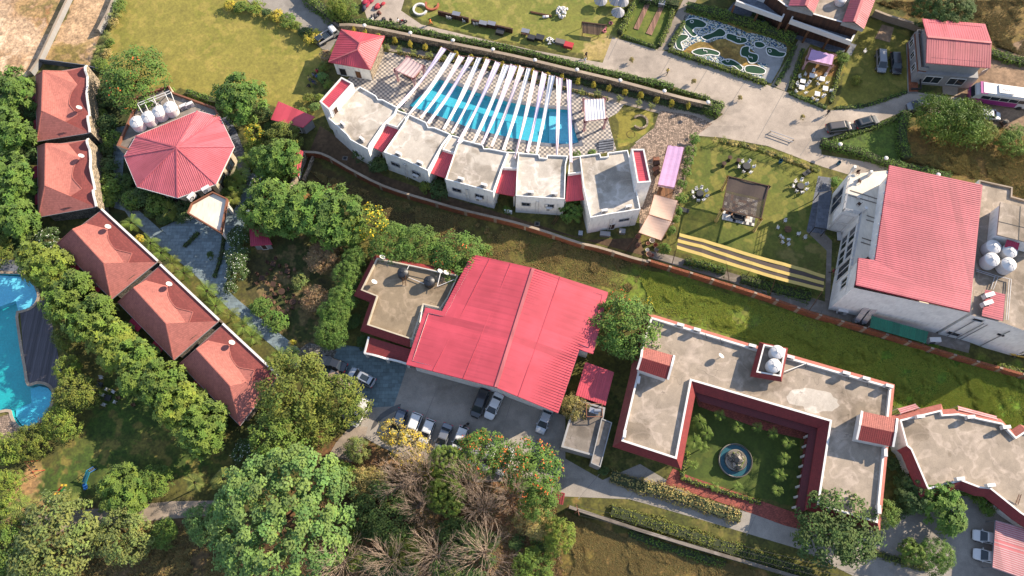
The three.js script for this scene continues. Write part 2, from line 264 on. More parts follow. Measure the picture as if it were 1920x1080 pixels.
    for (let u = lo + pitch * (0.5 + off); u < hi; u += pitch) {
      const xs = []; for (let i = 0; i < q.length; i++) { const a = q[i], b = q[(i + 1) % q.length]; if ((a[0] > u) !== (b[0] > u)) xs.push(a[1] + (b[1] - a[1]) * (u - a[0]) / (b[0] - a[0])); } xs.sort((a, b) => a - b);
      for (let k = 0; k + 1 < xs.length; k += 2) {
        if (xs[k + 1] - xs[k] < 0.1) continue;
        const c = (x, y, z) => o.clone().addScaledVector(e1, u + x).addScaledVector(e2, y).addScaledVector(n, z), y0 = xs[k] + 0.01, y1 = xs[k + 1] - 0.01;
        const a0 = c(-w / 2, y0,0.002), a1 = c(-w / 4, y0, h), a2 = c(w / 4, y0, h), a3 = c(w / 2, y0,0.002), b0 = c(-w / 2, y1,0.002), b1 = c(-w / 4, y1, h), b2 = c(w / 4, y1, h), b3 = c(w / 2, y1,0.002);
        const U = (p) => { const d = p.clone(); return [d.dot(e1), d.dot(e2)]; };
        for (const f of [[a0, a1, b1, b0],[a1, a2, b2, b1],[a2, a3, b3, b2]]) { this.tri(f[0], f[1], f[2],[U(f[0]), U(f[1]), U(f[2])]); this.tri(f[0], f[2], f[3],[U(f[0]), U(f[2]), U(f[3])]); }
      }
    }
    return this;
  }
  geometry(o) {
    const g = new THREE.BufferGeometry(), p = new Float32Array(this.p); if (o) for (let i = 0; i < p.length; i += 3) { p[i] -= o.x; p[i + 1] -= o.y; p[i + 2] -= o.z; }
    g.setAttribute('position', new THREE.BufferAttribute(p, 3)); g.setAttribute('normal', new THREE.BufferAttribute(new Float32Array(this.n),3)); g.setAttribute('uv', new THREE.BufferAttribute(new Float32Array(this.u),2));
    if (this.any) g.setAttribute('color', new THREE.BufferAttribute(new Float32Array(this.c),3));
    return g;
  }
  local(name, mat, parent) { return mesh(name, this.geometry(), mat, parent); }
  build(name, mat, parent = scene) { let o = null; if (parent !== scene) { o = v3(); for (let q = parent; q && q !== scene; q = q.parent) o.add(q.position); } return mesh(name, this.geometry(o), mat, parent); }
}
const used = {};
function numbered(n) { const k = used[n] = (used[n] ?? -1) + 1; return k ? `${n}_${String(k).padStart(3, '0')}` : n; }
function mesh(name, geo, mat, parent = scene) { const m = new THREE.Mesh(geo, mat); m.name = parent === scene ? numbered(name) : name; m.castShadow = m.receiveShadow = true; parent.add(m); return m; }
function tag(o, label, category, group) { o.userData = { label, category }; if (group) o.userData.group = group; return o; }
function thing(name, label, category, at = [0,0,0], group, turn = 0) { const o = new THREE.Group(); o.name = numbered(name); scene.add(o); o.position.set(...at); o.rotation.y = turn; return tag(o, label, category, group); }
function ground(name, mb, mat, kind = 'structure') { const m = mb.build(name, mat); m.userData = { kind }; return m; }
function copyOf(src, label, group) { const c = src.clone(); c.name = numbered(src.name.replace(/_\d\d\d$/, '')); c.userData = { ...src.userData, label: label ?? src.userData.label }; if (group) c.userData.group = group; scene.add(c); return c; }
const stuff = o => { o.userData.kind = 'stuff'; return o; };
const mid = p => p.reduce((s, q) => [s[0] + q[0] / p.length, s[1] + q[1] / p.length],[0,0]);
const at0 = (p, y = 0) => [p[0], y, p[1]];
const SPH = new THREE.SphereGeometry(1,12,9), TOR = new THREE.TorusGeometry(0.3,0.12,8,18);
// ================================================================ GROUND
// one colour map for everything that grows or lies bare: dry pasture, lawns, soil, beds; edges broken up by noise
const MX0 = -112, MZ0 = -72, MW = 224, MH = 132, MPX = 2048, MPY = 1208;
const LAWN_A = [[236,-30],[420,-30],[470,8],[505,26],[540,45],[590,80],[606,100],[606,130],[585,160],[590,215],[560,225],[500,196],[420,190],[330,166],[240,160],[196,120],[205,60]];
const LAWN_B = [[770,-20],[1185,-20],[1160,60],[1132,112],[1000,88],[880,64],[800,42],[765,26]];
const LAWN_C = [[1190,-10],[1268,-10],[1258,40],[1232,90],[1165,68]];
const GOLF = [[1284,24],[1380,42],[1478,70],[1470,110],[1444,158],[1340,126],[1256,92]];
const LAWN_D = [[1506,84],[1592,92],[1574,150],[1555,203],[1520,186],[1476,172]];
const LAWN_E = [[1632,32],[1700,62],[1712,100],[1702,172],[1640,190],[1562,206],[1580,150],[1600,88]];
const LAWN_F = [[1304,258],[1352,262],[1440,276],[1540,314],[1526,438],[1560,442],[1548,500],[1546,552],[1480,538],[1380,510],[1262,470],[1272,440],[1290,330]];
const LAWN_P = [[1152,207],[1210,208],[1228,212],[1222,236],[1196,264],[1160,274]];          // round lawn by the pool
const LAWN_Q = [[1300,742],[1330,750],[1500,800],[1500,870],[1486,952],[1440,940],[1272,888]];   // courtyard
const LAWN_S = [[20,905],[120,860],[170,770],[200,700],[330,760],[410,840],[430,880],[330,905],[200,920],[80,980],[20,960]];
const GARDEN = [[440,500],[520,440],[640,462],[640,500],[600,590],[590,640],[560,660],[500,600],[446,560]];
const groundTex = (() => {
  const n = new Uint8Array(MPX * MPY * 4);
  const Z = (list, c, soft, jag = 0.6) => { const p = PG(list); const xs = p.map(q => q[0]), zs = p.map(q => q[1]); return { p, c: c.map(Ab), soft, jag, b: [Math.min(...xs) - 4, Math.max(...xs) + 4, Math.min(...zs) - 4, Math.max(...zs) + 4] }; };
  // [polygon, [tone, second tone, third tone], softness in metres, raggedness]
  const zones = [
    Z([[560,280],[650,330],[760,380],[870,408],[1010,440],[960,510],[880,480],[760,440],[690,400],[580,360]],[[84,68,36],[96,76,44],[74,66,32]],2.4,2),
    Z([[560,360],[620,340],[640,390],[600,400]],[[168,110,66],[150,108,66],[140,104,60]],2,2),
    Z([[870,420],[1010,440],[1215,492],[1180,540],[1140,548],[1000,500],[885,478]],[[112,106,46],[96,100,40],[128,114,58]],2.5,2),
    Z([[1190,500],[1250,500],[1500,580],[1640,620],[1620,690],[1450,660],[1225,590],[1150,545]],[[104,122,36],[120,138,46],[122,118,58]],3,2.5),
    Z([[1640,620],[1930,700],[1930,820],[1760,770],[1690,760],[1620,690]],[[104,134,36],[118,148,42],[94,120,36]],3,2),
    Z([[0,-40],[138,-40],[136,0],[78,114],[60,140],[-20,140]],[[214,180,148],[196,158,122],[226,198,170]],0.6,0.6),
    Z([[40,10],[140,-10],[120,50],[90,60]],[[196,140,92],[150,130,80],[190,150,110]],3,3),
    Z([[138,-40],[226,-40],[190,62],[165,126],[80,116],[136,4]],[[206,170,134],[184,148,108],[214,180,146]],0.4,0.4),
    Z([[100,85],[160,82],[150,120],[100,116]],[[150,130,72],[140,122,66],[176,142,100]],2,2),
    Z([[1636,-60],[1960,-60],[1960,130],[1740,40],[1700,30]],[[132,108,60],[144,116,66],[118,102,52]],1.5,2),
    Z([[1690,240],[1960,236],[1960,420],[1900,380],[1830,340],[1700,318]],[[126,100,50],[138,108,58],[104,90,42]],1.2,1.5),
    Z([[1540,268],[1650,240],[1700,215],[1690,300],[1600,290]],[[82,104,40],[98,118,44],[74,96,38]],0.6,0.6),
    Z([[0,960],[440,930],[620,1100],[-40,1100]],[[118,96,66],[96,84,50],[132,108,78]],3,2),
    Z([[520,800],[1060,900],[1050,960],[1100,1120],[430,1120],[560,900]],[[128,92,60],[104,84,46],[150,112,74]],1.5,2),
    Z([[1040,960],[1300,1010],[1480,1090],[1480,1120],[1060,1120]],[[140,112,62],[128,112,54],[160,126,80]],1,1.5),
    Z([[420,480],[640,455],[600,640],[560,660]],[[74,70,36],[62,70,30],[98,84,56]],1,1),
    Z(GARDEN, [[84,78,42],[70,78,34],[132,108,76]],2,2.5),
    Z([[180,180],[440,200],[470,300],[440,420],[300,500],[180,400],[160,260]],[[66,74,32],[54,68,28],[78,76,42]],1,1),
    Z(LAWN_S, [[74,96,32],[96,106,42],[136,118,62]],1.5,2),
    Z([[20,900],[70,875],[90,905],[60,940],[20,930]],[[206,164,116],[190,150,104],[150,130,80]],1.5,1.5),
    Z([[10,935],[150,935],[170,985],[10,1000]],[[180,146,104],[150,130,80],[170,140,96]],1.5,1.5),
    Z(LAWN_A, [[156,146,68],[142,138,58],[168,150,78]],0.3,0.5),
    Z(LAWN_B, [[140,140,64],[122,130,54],[164,150,84]],0.3,0.5),
    Z([[1090,78],[1150,60],[1160,110],[1060,110]],[[196,170,114],[180,158,100],[170,150,90]],2,2),
    Z(LAWN_C, [[112,122,44],[98,114,40],[126,128,54]],0.2,0.3),
    Z(GOLF, [[160,126,64],[144,120,60],[176,142,80]],0.3,0.3),
    Z(LAWN_D, [[134,120,50],[122,114,46],[148,126,60]],0.3,0.5),
    Z([[1520,120],[1570,125],[1560,145],[1515,140]],[[150,108,56],[140,104,54],[150,112,60]],0.6,0.6),
    Z(LAWN_E, [[134,128,52],[114,114,44],[150,136,66]],0.3,0.5),
    Z(LAWN_F, [[122,124,52],[104,114,44],[144,134,66]],0.3,0.4),
    Z([[1260,470],[1290,425],[1400,470],[1548,490],[1546,552]],[[96,106,40],[84,98,34],[112,114,50]],2,1.5),
    Z([[1440,470],[1560,470],[1550,530],[1480,510]],[[126,120,62],[108,112,50],[150,134,80]],2,2),
    Z(LAWN_P, [[150,140,60],[132,134,54],[170,150,76]],0.2,0.3),
    Z(LAWN_Q, [[78,94,32],[66,84,27],[94,102,40]],0.2,0.3),
  ];
  const base = [[100,98,44],[86,90,38],[118,106,56]].map(Ab);
  const kept = [LAWN_A, LAWN_B, LAWN_C, LAWN_D, LAWN_E, LAWN_F, LAWN_P, LAWN_Q].map(l => PG(l)), calm = (x, z) => kept.some(p => inside(p, x, z)) ? 0.5 : 1;      // mown lawns are smoother
  for (let j = 0; j < MPY; j++) for (let i = 0; i < MPX; i++) {
    const x = MX0 + (i + 0.5) / MPX * MW, z = MZ0 + (j + 0.5) / MPY * MH;
    const a = fbm(x * 0.16 + 50, z * 0.16 + 50,0,4,2), b = fbm(x * 0.7 + 9, z * 0.7,0,3,5), f = vnoise(x * 5.5, z * 5.5,0,7), f2 = vnoise(x * 2.3, z * 2.3,0,3);
    const wob = (b - 0.5) * 2, w1 = sstep(0.42,0.6, a + 0.25 * wob), w2 = sstep(0.54,0.68, b + 0.3 * (a - 0.5));
    const tone = c => [0,1,2].map(k => lerp(lerp(c[0][k], c[1][k], w1), c[2][k], w2 * 0.7));
    let col = tone(base);
    for (const q of zones) {
      if (x < q.b[0] || x > q.b[1] || z < q.b[2] || z > q.b[3]) continue;
      const inn = inside(q.p, x, z), d = edgeDist(q.p, x, z) * (inn ? 1 : -1) + wob * q.jag * 1.4 + (a - 0.5) * q.jag * 2;
      const w = sstep(-q.soft * 0.5, q.soft * 0.5, d); if (w <= 0) continue;
      const t = tone(q.c); col = col.map((v, k) => lerp(v, t[k], w));
    }
    const q = calm(x, z), l = 1 + (0.36 * (f - 0.5) + 0.24 * (f2 - 0.5) + 0.18 * wob) * q, o = (j * MPX + i) * 4;
    n[o] = clamp(col[0] * l, 0,255); n[o + 1] = clamp(col[1] * l, 0,255); n[o + 2] = clamp(col[2] * l * 0.98,0,255); n[o + 3] = 255;
  }
  const t = new THREE.DataTexture(n, MPX, MPY); t.colorSpace = THREE.SRGBColorSpace; t.magFilter = THREE.LinearFilter; t.minFilter = THREE.LinearMipmapLinearFilter; t.generateMipmaps = true;
  t.wrapS = t.wrapT = THREE.RepeatWrapping; t.repeat.set(1 / MW, 1 / MH); t.offset.set(-MX0 / MW, -MZ0 / MH); t.needsUpdate = true; return t;
})();
M.turf = std(new THREE.Color(1,1,1), { map: groundTex, roughness: 1 });
M.wild = mapped(A(128,116,60), T.soil, { roughness: 1 });
const POOL = [[825,149],[858,161],[892,173],[926,184],[960,193],[1000,200],[1030,204],[1064,206],[1085,268],[1060,270],[1030,269],[995,265],[960,259],[920,250],[880,240],[845,226],[805,212],[767,198]];
const POOL2 = [[-60,500],[-10,512],[24,514],[46,516],[62,534],[70,556],[60,574],[40,582],[31,584],[34,630],[44,690],[52,724],[70,720],[88,724],[98,738],[92,764],[78,786],[56,800],[36,798],[24,780],[20,768],[-10,772],[-60,790]];
const poolPlan = PG(POOL), poolKerb = inset(poolPlan, -0.7), pool2Plan = smooth(PG(POOL2),3, true), pool2Kerb = inset(pool2Plan, -0.45);
ground('terrain', new MB().flat([[-900,-900],[900,-900],[900,900],[-900,900]],-0.03,[inset(poolPlan, -0.5), inset(pool2Plan, -0.3)]), M.wild);
ground('ground', new MB().flat([[MX0 + 0.2, MZ0 + 0.2],[MX0 + MW - 0.2, MZ0 + 0.2],[MX0 + MW - 0.2, MZ0 + MH - 0.2],[MX0 + 0.2, MZ0 + MH - 0.2]],0,[inset(poolPlan, -0.5), inset(pool2Plan, -0.3)]), M.turf);
let lawnY = 0.012;
for (const l of [LAWN_A, LAWN_B, LAWN_C, LAWN_D, LAWN_E, LAWN_F, LAWN_P, LAWN_Q]) ground('lawn', new MB().flat(smooth(PG(l),4, true), lawnY), M.turf);
// hard surfaces, each sheet 4 mm and more above the one it overlaps
const sheet = (name, list, mat, y, holes) => ground(name, new MB().flat(PG(list), y, holes), mat);
sheet('road', [[420,-40],[560,-40],[572,8],[640,46],[632,74],[618,96],[604,92],[540,34],[470,6]], M.asphalt, 0.02);
sheet('road', [[664,-40],[770,-40],[752,20],[790,46],[900,72],[1000,94],[1130,118],[1148,70],[1236,94],[1262,98],[1440,160],[1478,174],[1526,196],[1556,208],[1600,200],[1660,186],[1712,172],[1800,184],[1830,204],[1790,216],[1700,206],[1640,232],[1540,262],[1540,290],[1640,306],[1680,318],[1600,330],[1540,312],[1440,274],[1352,258],[1302,254],[1262,262],[1190,268],[1226,240],[1238,205],[1340,226],[1356,214],[1262,162],[1100,128],[960,94],[860,72],[760,52],[690,40]], M.plaza, 0.024);
sheet('path', [[1286,-10],[1312,-10],[1290,30],[1258,92],[1232,96]], M.path, 0.03);
sheet('path', [[1500,70],[1526,74],[1500,110],[1474,172],[1446,160]], M.path, 0.031);
sheet('road', [[1760,130],[1960,60],[1960,260],[1880,240],[1800,214],[1720,190],[1790,180]], M.soil, 0.018);
sheet('path', [[716,76],[800,86],[900,106],[1000,132],[1100,156],[1200,178],[1290,200],[1340,222],[1330,232],[1240,214],[1170,196],[1080,176],[960,146],[850,112],[730,96]], M.path, 0.032);
sheet('pavement', [[1238,207],[1300,216],[1336,232],[1304,256],[1300,300],[1284,336],[1264,420],[1200,440],[1196,340],[1222,336],[1180,280],[1226,240]], M.pavers, 0.034);
sheet('road', [[698,690],[762,684],[1060,780],[1060,860],[1130,900],[1200,870],[1300,930],[1480,984],[1620,1010],[1640,960],[1760,960],[1800,930],[1960,930],[1960,1100],[1640,1100],[1500,1030],[1300,970],[1180,936],[1040,930],[980,900],[900,905],[800,880],[700,830],[660,806],[640,780]], M.asphalt, 0.02);
sheet('path', [[656,800],[690,800],[676,850],[620,900],[596,890],[630,830]], M.path, 0.03);
sheet('pavement', [[636,646],[684,652],[764,684],[752,722],[738,762],[700,764],[640,748],[596,700]], M.slateTeal, 0.03);
sheet('pavement', [[580,642],[632,658],[616,690],[560,670],[552,660]], M.stoneGrey, 0.036);
// slate walks round the eight-sided restaurant and along the cottages
sheet('path', [[232,392],[262,396],[300,430],[350,470],[400,520],[446,562],[520,622],[572,662],[560,690],[500,640],[430,580],[360,510],[300,462],[246,414]], M.slate, 0.026);
sheet('path', [[300,428],[340,410],[398,392],[436,400],[424,470],[418,540],[394,516],[340,466]], M.slate, 0.029);
sheet('path', [[436,400],[460,350],[480,310],[496,300],[488,350],[458,420],[434,500],[420,540],[414,470]], M.slate, 0.0325);
sheet('path', [[212,240],[236,236],[230,330],[236,396],[214,390]], M.slate, 0.023);
// lower left: garden path by the wood
sheet('path', [[-30,1000],[90,962],[200,952],[320,940],[430,938],[440,962],[330,972],[240,980],[120,1000],[40,1022],[-30,1040]], M.path, 0.02);
// back yard of the white villas
sheet('yard', [[578,290],[600,236],[640,262],[720,330],[830,366],[960,406],[1100,450],[1200,446],[1210,480],[1118,456],[964,416],[872,396],[804,378],[720,352],[654,320],[606,296]], M.soilDark, 0.016);
sheet('path', [[1216,470],[1262,480],[1400,520],[1560,570],[1600,560],[1820,640],[1816,662],[1625,612],[1510,580],[1440,556],[1372,530],[1292,506],[1216,482]], M.roofDim, 0.022);
sheet('pavement', [[1534,330],[1560,334],[1546,440],[1512,434]], M.darkpave, 0.026);
sheet('path', [[1512,434],[1548,440],[1560,452],[1556,580],[1546,580],[1550,470]], M.roofDim, 0.0275);
// courtyard
sheet('path', [[1262,878],[1296,894],[1390,926],[1480,958],[1530,970],[1530,1000],[1470,985],[1380,952],[1246,908]], M.redpath, 0.033);
sheet('path', [[1302,740],[1322,752],[1440,792],[1530,812],[1524,880],[1510,960],[1490,956],[1502,880],[1508,824],[1430,806],[1310,762]], M.redpath, 0.036);
// wet patch, concrete joints
sheet('wet_patch', [[752,757],[750,767],[734,775],[716,786],[704,800],[694,808],[700,792],[714,776],[734,763]], mapped(A(118,116,114), T.road, { roughness: 0.25 }),0.026);
[[1160,70,1140,112],[1262,100,1220,170],[1330,124,1290,190],[1400,148,1352,222],[1470,172,1420,262],[1560,206,1500,292],[1128,884,1084,936],[1216,880,1180,934],[1330,945,1318,975],[1416,968,1400,1004],[830,704,790,800],[960,748,930,850]].forEach(([a, b, c, d]) => { const p = G(a, b), q = G(c, d), l = Math.hypot(q[0] - p[0], q[1] - p[1]), nx = -(q[1] - p[1]) / l * .05, nz = (q[0] - p[0]) / l * .05; ground('road_joint', new MB().flat([[p[0] + nx, p[1] + nz],[q[0] + nx, q[1] + nz],[q[0] - nx, q[1] - nz],[p[0] - nx, p[1] - nz]],0.029), M.greyJoint ??= std(A(150,142,134))); });
// mud plot and slabs
sheet('slab', [[1654,46],[1676,52],[1668,80],[1640,72]], M.soil, 0.06);

// ---------------------------------------------------------------- swimming pool under the drapes
const DECK = [[640,160],[706,96],[740,100],[800,112],[880,124],[960,146],[1060,170],[1130,186],[1170,196],[1158,212],[1140,222],[1150,262],[1156,282],[1110,292],[1060,300],[960,290],[860,262],[760,222],[700,190],[660,182]];
{
  const pw = poolPlan, kerb = poolKerb;
  ground('pool_deck', new MB().flat(PG(DECK),0.04,[kerb]), M.checker);
  const t = thing('swimming_pool', 'bright blue curved swimming pool beneath the rows of pale cloth strips', 'swimming pool', at0(mid(pw)));
  new MB().ring(kerb, pw, 0,0.07,-0.05).build('coping', M.darkpave, t);
  const split = 12, deepP = [...pw.slice(0,7),...pw.slice(10)], shal = [pw[6], pw[7], pw[8], pw[9], pw[10]];
  void split;
  new MB().walls(pw, -1.3,-0.05, true).build('basin_wall', M.poolBlue, t);
  new MB().flat(deepP, -1.3).build('basin_floor', M.poolBlue, t);
  new MB().flat(shal, -0.9).walls([pw[6], pw[10],[(pw[10][0] * 0.99 + pw[9][0] * 0.01), (pw[10][1] * 0.99 + pw[9][1] * 0.01)],[(pw[6][0] * 0.99 + pw[7][0] * 0.01), (pw[6][1] * 0.99 + pw[7][1] * 0.01)]],-1.3,-0.9).build('basin_floor', M.poolPale, t);
  const w = new MB().flat(pw, -0.12).build('water', M.water); w.userData = { kind: 'structure' };
  // terrace step lines round the deck
  const st = thing('pool_steps', 'dark stone steps at the corner of the checked pool deck', 'steps', at0(G(1137,272)));
  for (let i = 0; i < 5; i++) { const a = G(1122,266 + i * 4.2), b = G(1150,262 + i * 4.2), c = G(1150,265 + i * 4.2), d = G(1122,269 + i * 4.2); new MB().prism([a, b, c, d],0,0.5 - i * 0.09).build('step', M.darkpave, st); }
}
// ---------------------------------------------------------------- second pool, left edge
{
  const ring = pool2Plan, kerb = pool2Kerb, outer = ring;
  const t = thing('garden_pool', 'turquoise free form pool with two round bays at the left edge', 'swimming pool', at0(mid(outer)));
  new MB().ring(kerb, ring, 0,0.09,-0.05).build('coping', M.coping, t);
  new MB().walls(ring, -1.4,-0.05, true).build('basin_wall', M.poolTeal, t);
  new MB().flat(ring, -1.4).build('basin_floor', M.poolTeal, t);
  // the round bays are shallower
  const bay1 = PG([[-58,504],[-10,514],[24,516],[46,518],[60,534],[68,556],[58,572],[40,580],[31,582],[26,562],[0,572],[-58,590]]), bay2 = PG([[53,727],[70,722],[86,726],[96,738],[90,763],[77,784],[56,798],[37,796],[25,780],[26,766],[55,754]]);
  new MB().prism(bay1,-1.4,-0.5).build('shallow_floor', M.poolPale, t); new MB().prism(bay2,-1.4,-0.6).build('shallow_floor', M.poolBlue, t);
  new MB().flat(ring, -0.1).build('water', M.water).userData = { kind: 'structure' };
  sheet('pool_deck', [[38,586],[66,576],[76,562],[92,566],[100,620],[116,700],[112,730],[100,734],[88,721],[70,717],[54,721],[46,690]], M.deckwood, 0.03);
  sheet('pool_deck', [[-60,800],[18,776],[26,796],[44,806],[30,826],[-60,830]], M.pavers, 0.03);
  sheet('pool_deck', [[-60,480],[30,488],[48,508],[60,520],[40,514],[-60,496]], M.darkpave, 0.028);
}
{ const t = thing('boardwalk', 'dark slatted boardwalk along the right of the octagonal restaurant', 'boardwalk', at0(G(448,290))), L = smooth(PG([[418,222],[432,250],[446,286],[458,320],[456,356]]),7); for (let i = 0; i + 1 < L.length; i++) { const a = L[i], b = L[i + 1], l = Math.hypot(b[0] - a[0], b[1] - a[1]), nx = -(b[1] - a[1]) / l * 1.1, nz = (b[0] - a[0]) / l * 1.1, q = (p, s, k) => [lerp(a[0], b[0], k) + nx * s, lerp(a[1], b[1], k) + nz * s]; new MB().prism([q(a, -1,.06), q(a, 1,.06), q(a, 1,.94), q(a, -1,.94)],0.03,0.14).build('plank', M.darkpave, t); } }
// ================================================================ BUILDINGS
// a window on the wall from a to b: s metres from a, sill at y; the frame stands proud of the wall, the pane sits in the frame
function opening(name, parent, a, b, s, y, w, h, away, o = {}) {
  const l = Math.hypot(b[0] - a[0], b[1] - a[1]), dx = (b[0] - a[0]) / l, dz = (b[1] - a[1]) / l; let nx = -dz, nz = dx;
  if ((a[0] + dx * s - away[0]) * nx + (a[1] + dz * s - away[1]) * nz < 0) { nx = -nx; nz = -nz; }
  const q = (u, v, d) => v3(a[0] + dx * (s + u) + nx * d, y + v, a[1] + dz * (s + u) + nz * d), f = o.f ?? 0.09;
  const m = new MB(); for (const [p, r] of [[q(-w / 2,0,0.03), q(-w / 2, h, 0.03)],[q(w / 2,0,0.03), q(w / 2, h, 0.03)],[q(-w / 2, h, 0.03), q(w / 2, h, 0.03)],[q(-w / 2,0,0.03), q(w / 2,0,0.03)]]) m.bar(p, r, f, 0.14, v3(nx, 0, nz));
  if (o.mullion) m.bar(q(0,0,0.02), q(0, h, 0.02), f * 0.7,0.1, v3(nx, 0, nz));
  const fr = m.build(name, o.frame ?? M.whiteTrim, parent);
  new MB().quad(q(-w / 2,0,0.012), q(w / 2,0,0.012), q(w / 2, h, 0.012), q(-w / 2, h, 0.012)).build(o.leaf ?? 'pane', o.pane ?? M.glass, fr);
  return fr;
}
const dishGeo = (() => { const m = new MB(); m.lathe([[0.02,0.0],[0.25,0.04],[0.45,0.16],[0.44,0.18],[0.24,0.07],[0.02,0.03]],0,0,0,14); return m.geometry(); })();
function dish(px, py, h, label, group) {
  const p = P3(px, py, h), t = thing('satellite_dish', label, 'satellite dish', [p.x, h, p.z], group);
  new MB().rod(v3(0,0,0), v3(0,0.75,0),0.04).bar(v3(0,0.75,0), v3(-0.1,0.9,0.1),0.06).local('mast', M.steel, t);
  const d = mesh('reflector', dishGeo, M.tank, t); d.position.set(-0.1,0.85,0.1); d.rotation.set(-0.55,0,-0.5); d.scale.setScalar(1.1);
  new MB().bar(v3(0.05,0.9,0), v3(0.15,1.35,0.35),0.03).local('feed_arm', M.steel, t);
}
function waterTank(x, y, z, r, h, label, mat, group) {
  const t = thing('water_tank', label, 'water tank', [x, y, z], group), m = new MB(), pr = [[0.02,0],[r * 0.98,0],[r, 0.06]];
  for (let i = 0; i < 5; i++) { const a = 0.06 + (h * 0.78) * i / 5, b = 0.06 + (h * 0.78) * (i + 1) / 5; pr.push([r, a + 0.02],[r * 1.03, (a + b) / 2],[r, b - 0.02]); }
  pr.push([r * 0.98, h * 0.8],[r * 0.72, h * 0.92],[r * 0.34, h * 0.99],[0.01, h]);
  m.lathe(pr, 0,0,0,22).local('body', mat, t);
  const rb = new MB(); for (let i = 0; i < 6; i++) { const a = i / 6 * 6.283; rb.bar(v3(Math.cos(a) * r * 0.34, h * 1.0, Math.sin(a) * r * 0.34), v3(Math.cos(a) * r * 0.9, h * 0.855, Math.sin(a) * r * 0.9),0.09,0.08); } rb.local('rib', mat, t);
  new MB().cyl(0,0, h * 0.98, h + 0.1, r * 0.27, r * 0.25,14).local('lid', mat, t);
  return t;
}
const acBox = (() => { const b = new MB(); b.box(0,0.42,0,1.0,0.72,0.42); const g = new MB(); g.geo(new THREE.TorusGeometry(0.24,0.03,6,16), new THREE.Matrix4().makeTranslation(-0.15,0.42,0.225)); for (let i = 0; i < 3; i++) g.bar(v3(-0.38,0.3 + i * 0.12,0.222), v3(0.08,0.3 + i * 0.12,0.222),0.015); const f = new MB(); f.box(-0.35,0.03,0,0.1,0.06,0.5).box(0.35,0.03,0,0.1,0.06,0.5); return [b.geometry(), g.geometry(), f.geometry()]; })();
function acUnit(p, y, turn, label, group, s = 1) { const t = thing('air_conditioner', label, 'air conditioner', [p[0], y, p[1]], group, turn); mesh('case', acBox[0], M.tank, t); mesh('fan_grille', acBox[1], M.black, t); mesh('foot', acBox[2], M.steel, t); t.scale.setScalar(s); return t; }
// flat concrete roof with parapet
function flatBlock(t, plan, h, par, o = {}) {
  const inn = inset(plan, o.th ?? 0.28);
  new MB().walls(plan, o.y0 ?? 0, h + par).build('wall', o.wall ?? M.white, t);
  new MB().walls(inn, h, h + par, true).flat(ccw(plan), h + par, [inn]).build('parapet', o.trim ?? o.wall ?? M.white, t);
  new MB().flat(inn, h).build('roof', o.roof ?? M.roof, t);
}
function pitched(name, t, pts, along, mat, o = {}) {          // one roof slope of ribbed sheet: along = direction of the ribs
  const m = new MB(); m.face(pts, along.clone().cross(v3(0,1,0))); if (o.rib !== 0) m.ribs(pts, along, o.rib ?? 0.42, o.h ?? 0.035, o.w ?? 0.12);
  return m.build(name, mat, t);
}
const lift = (p, dy) => v3(p.x, p.y + dy, p.z);
function edgeTrim(name, t, pts, w, h, mat, closed = true) { const m = new MB(); for (let i = 0; i < pts.length - (closed ? 0 : 1); i++) m.bar(pts[i], pts[(i + 1) % pts.length], w, h); return m.build(name, mat, t); }

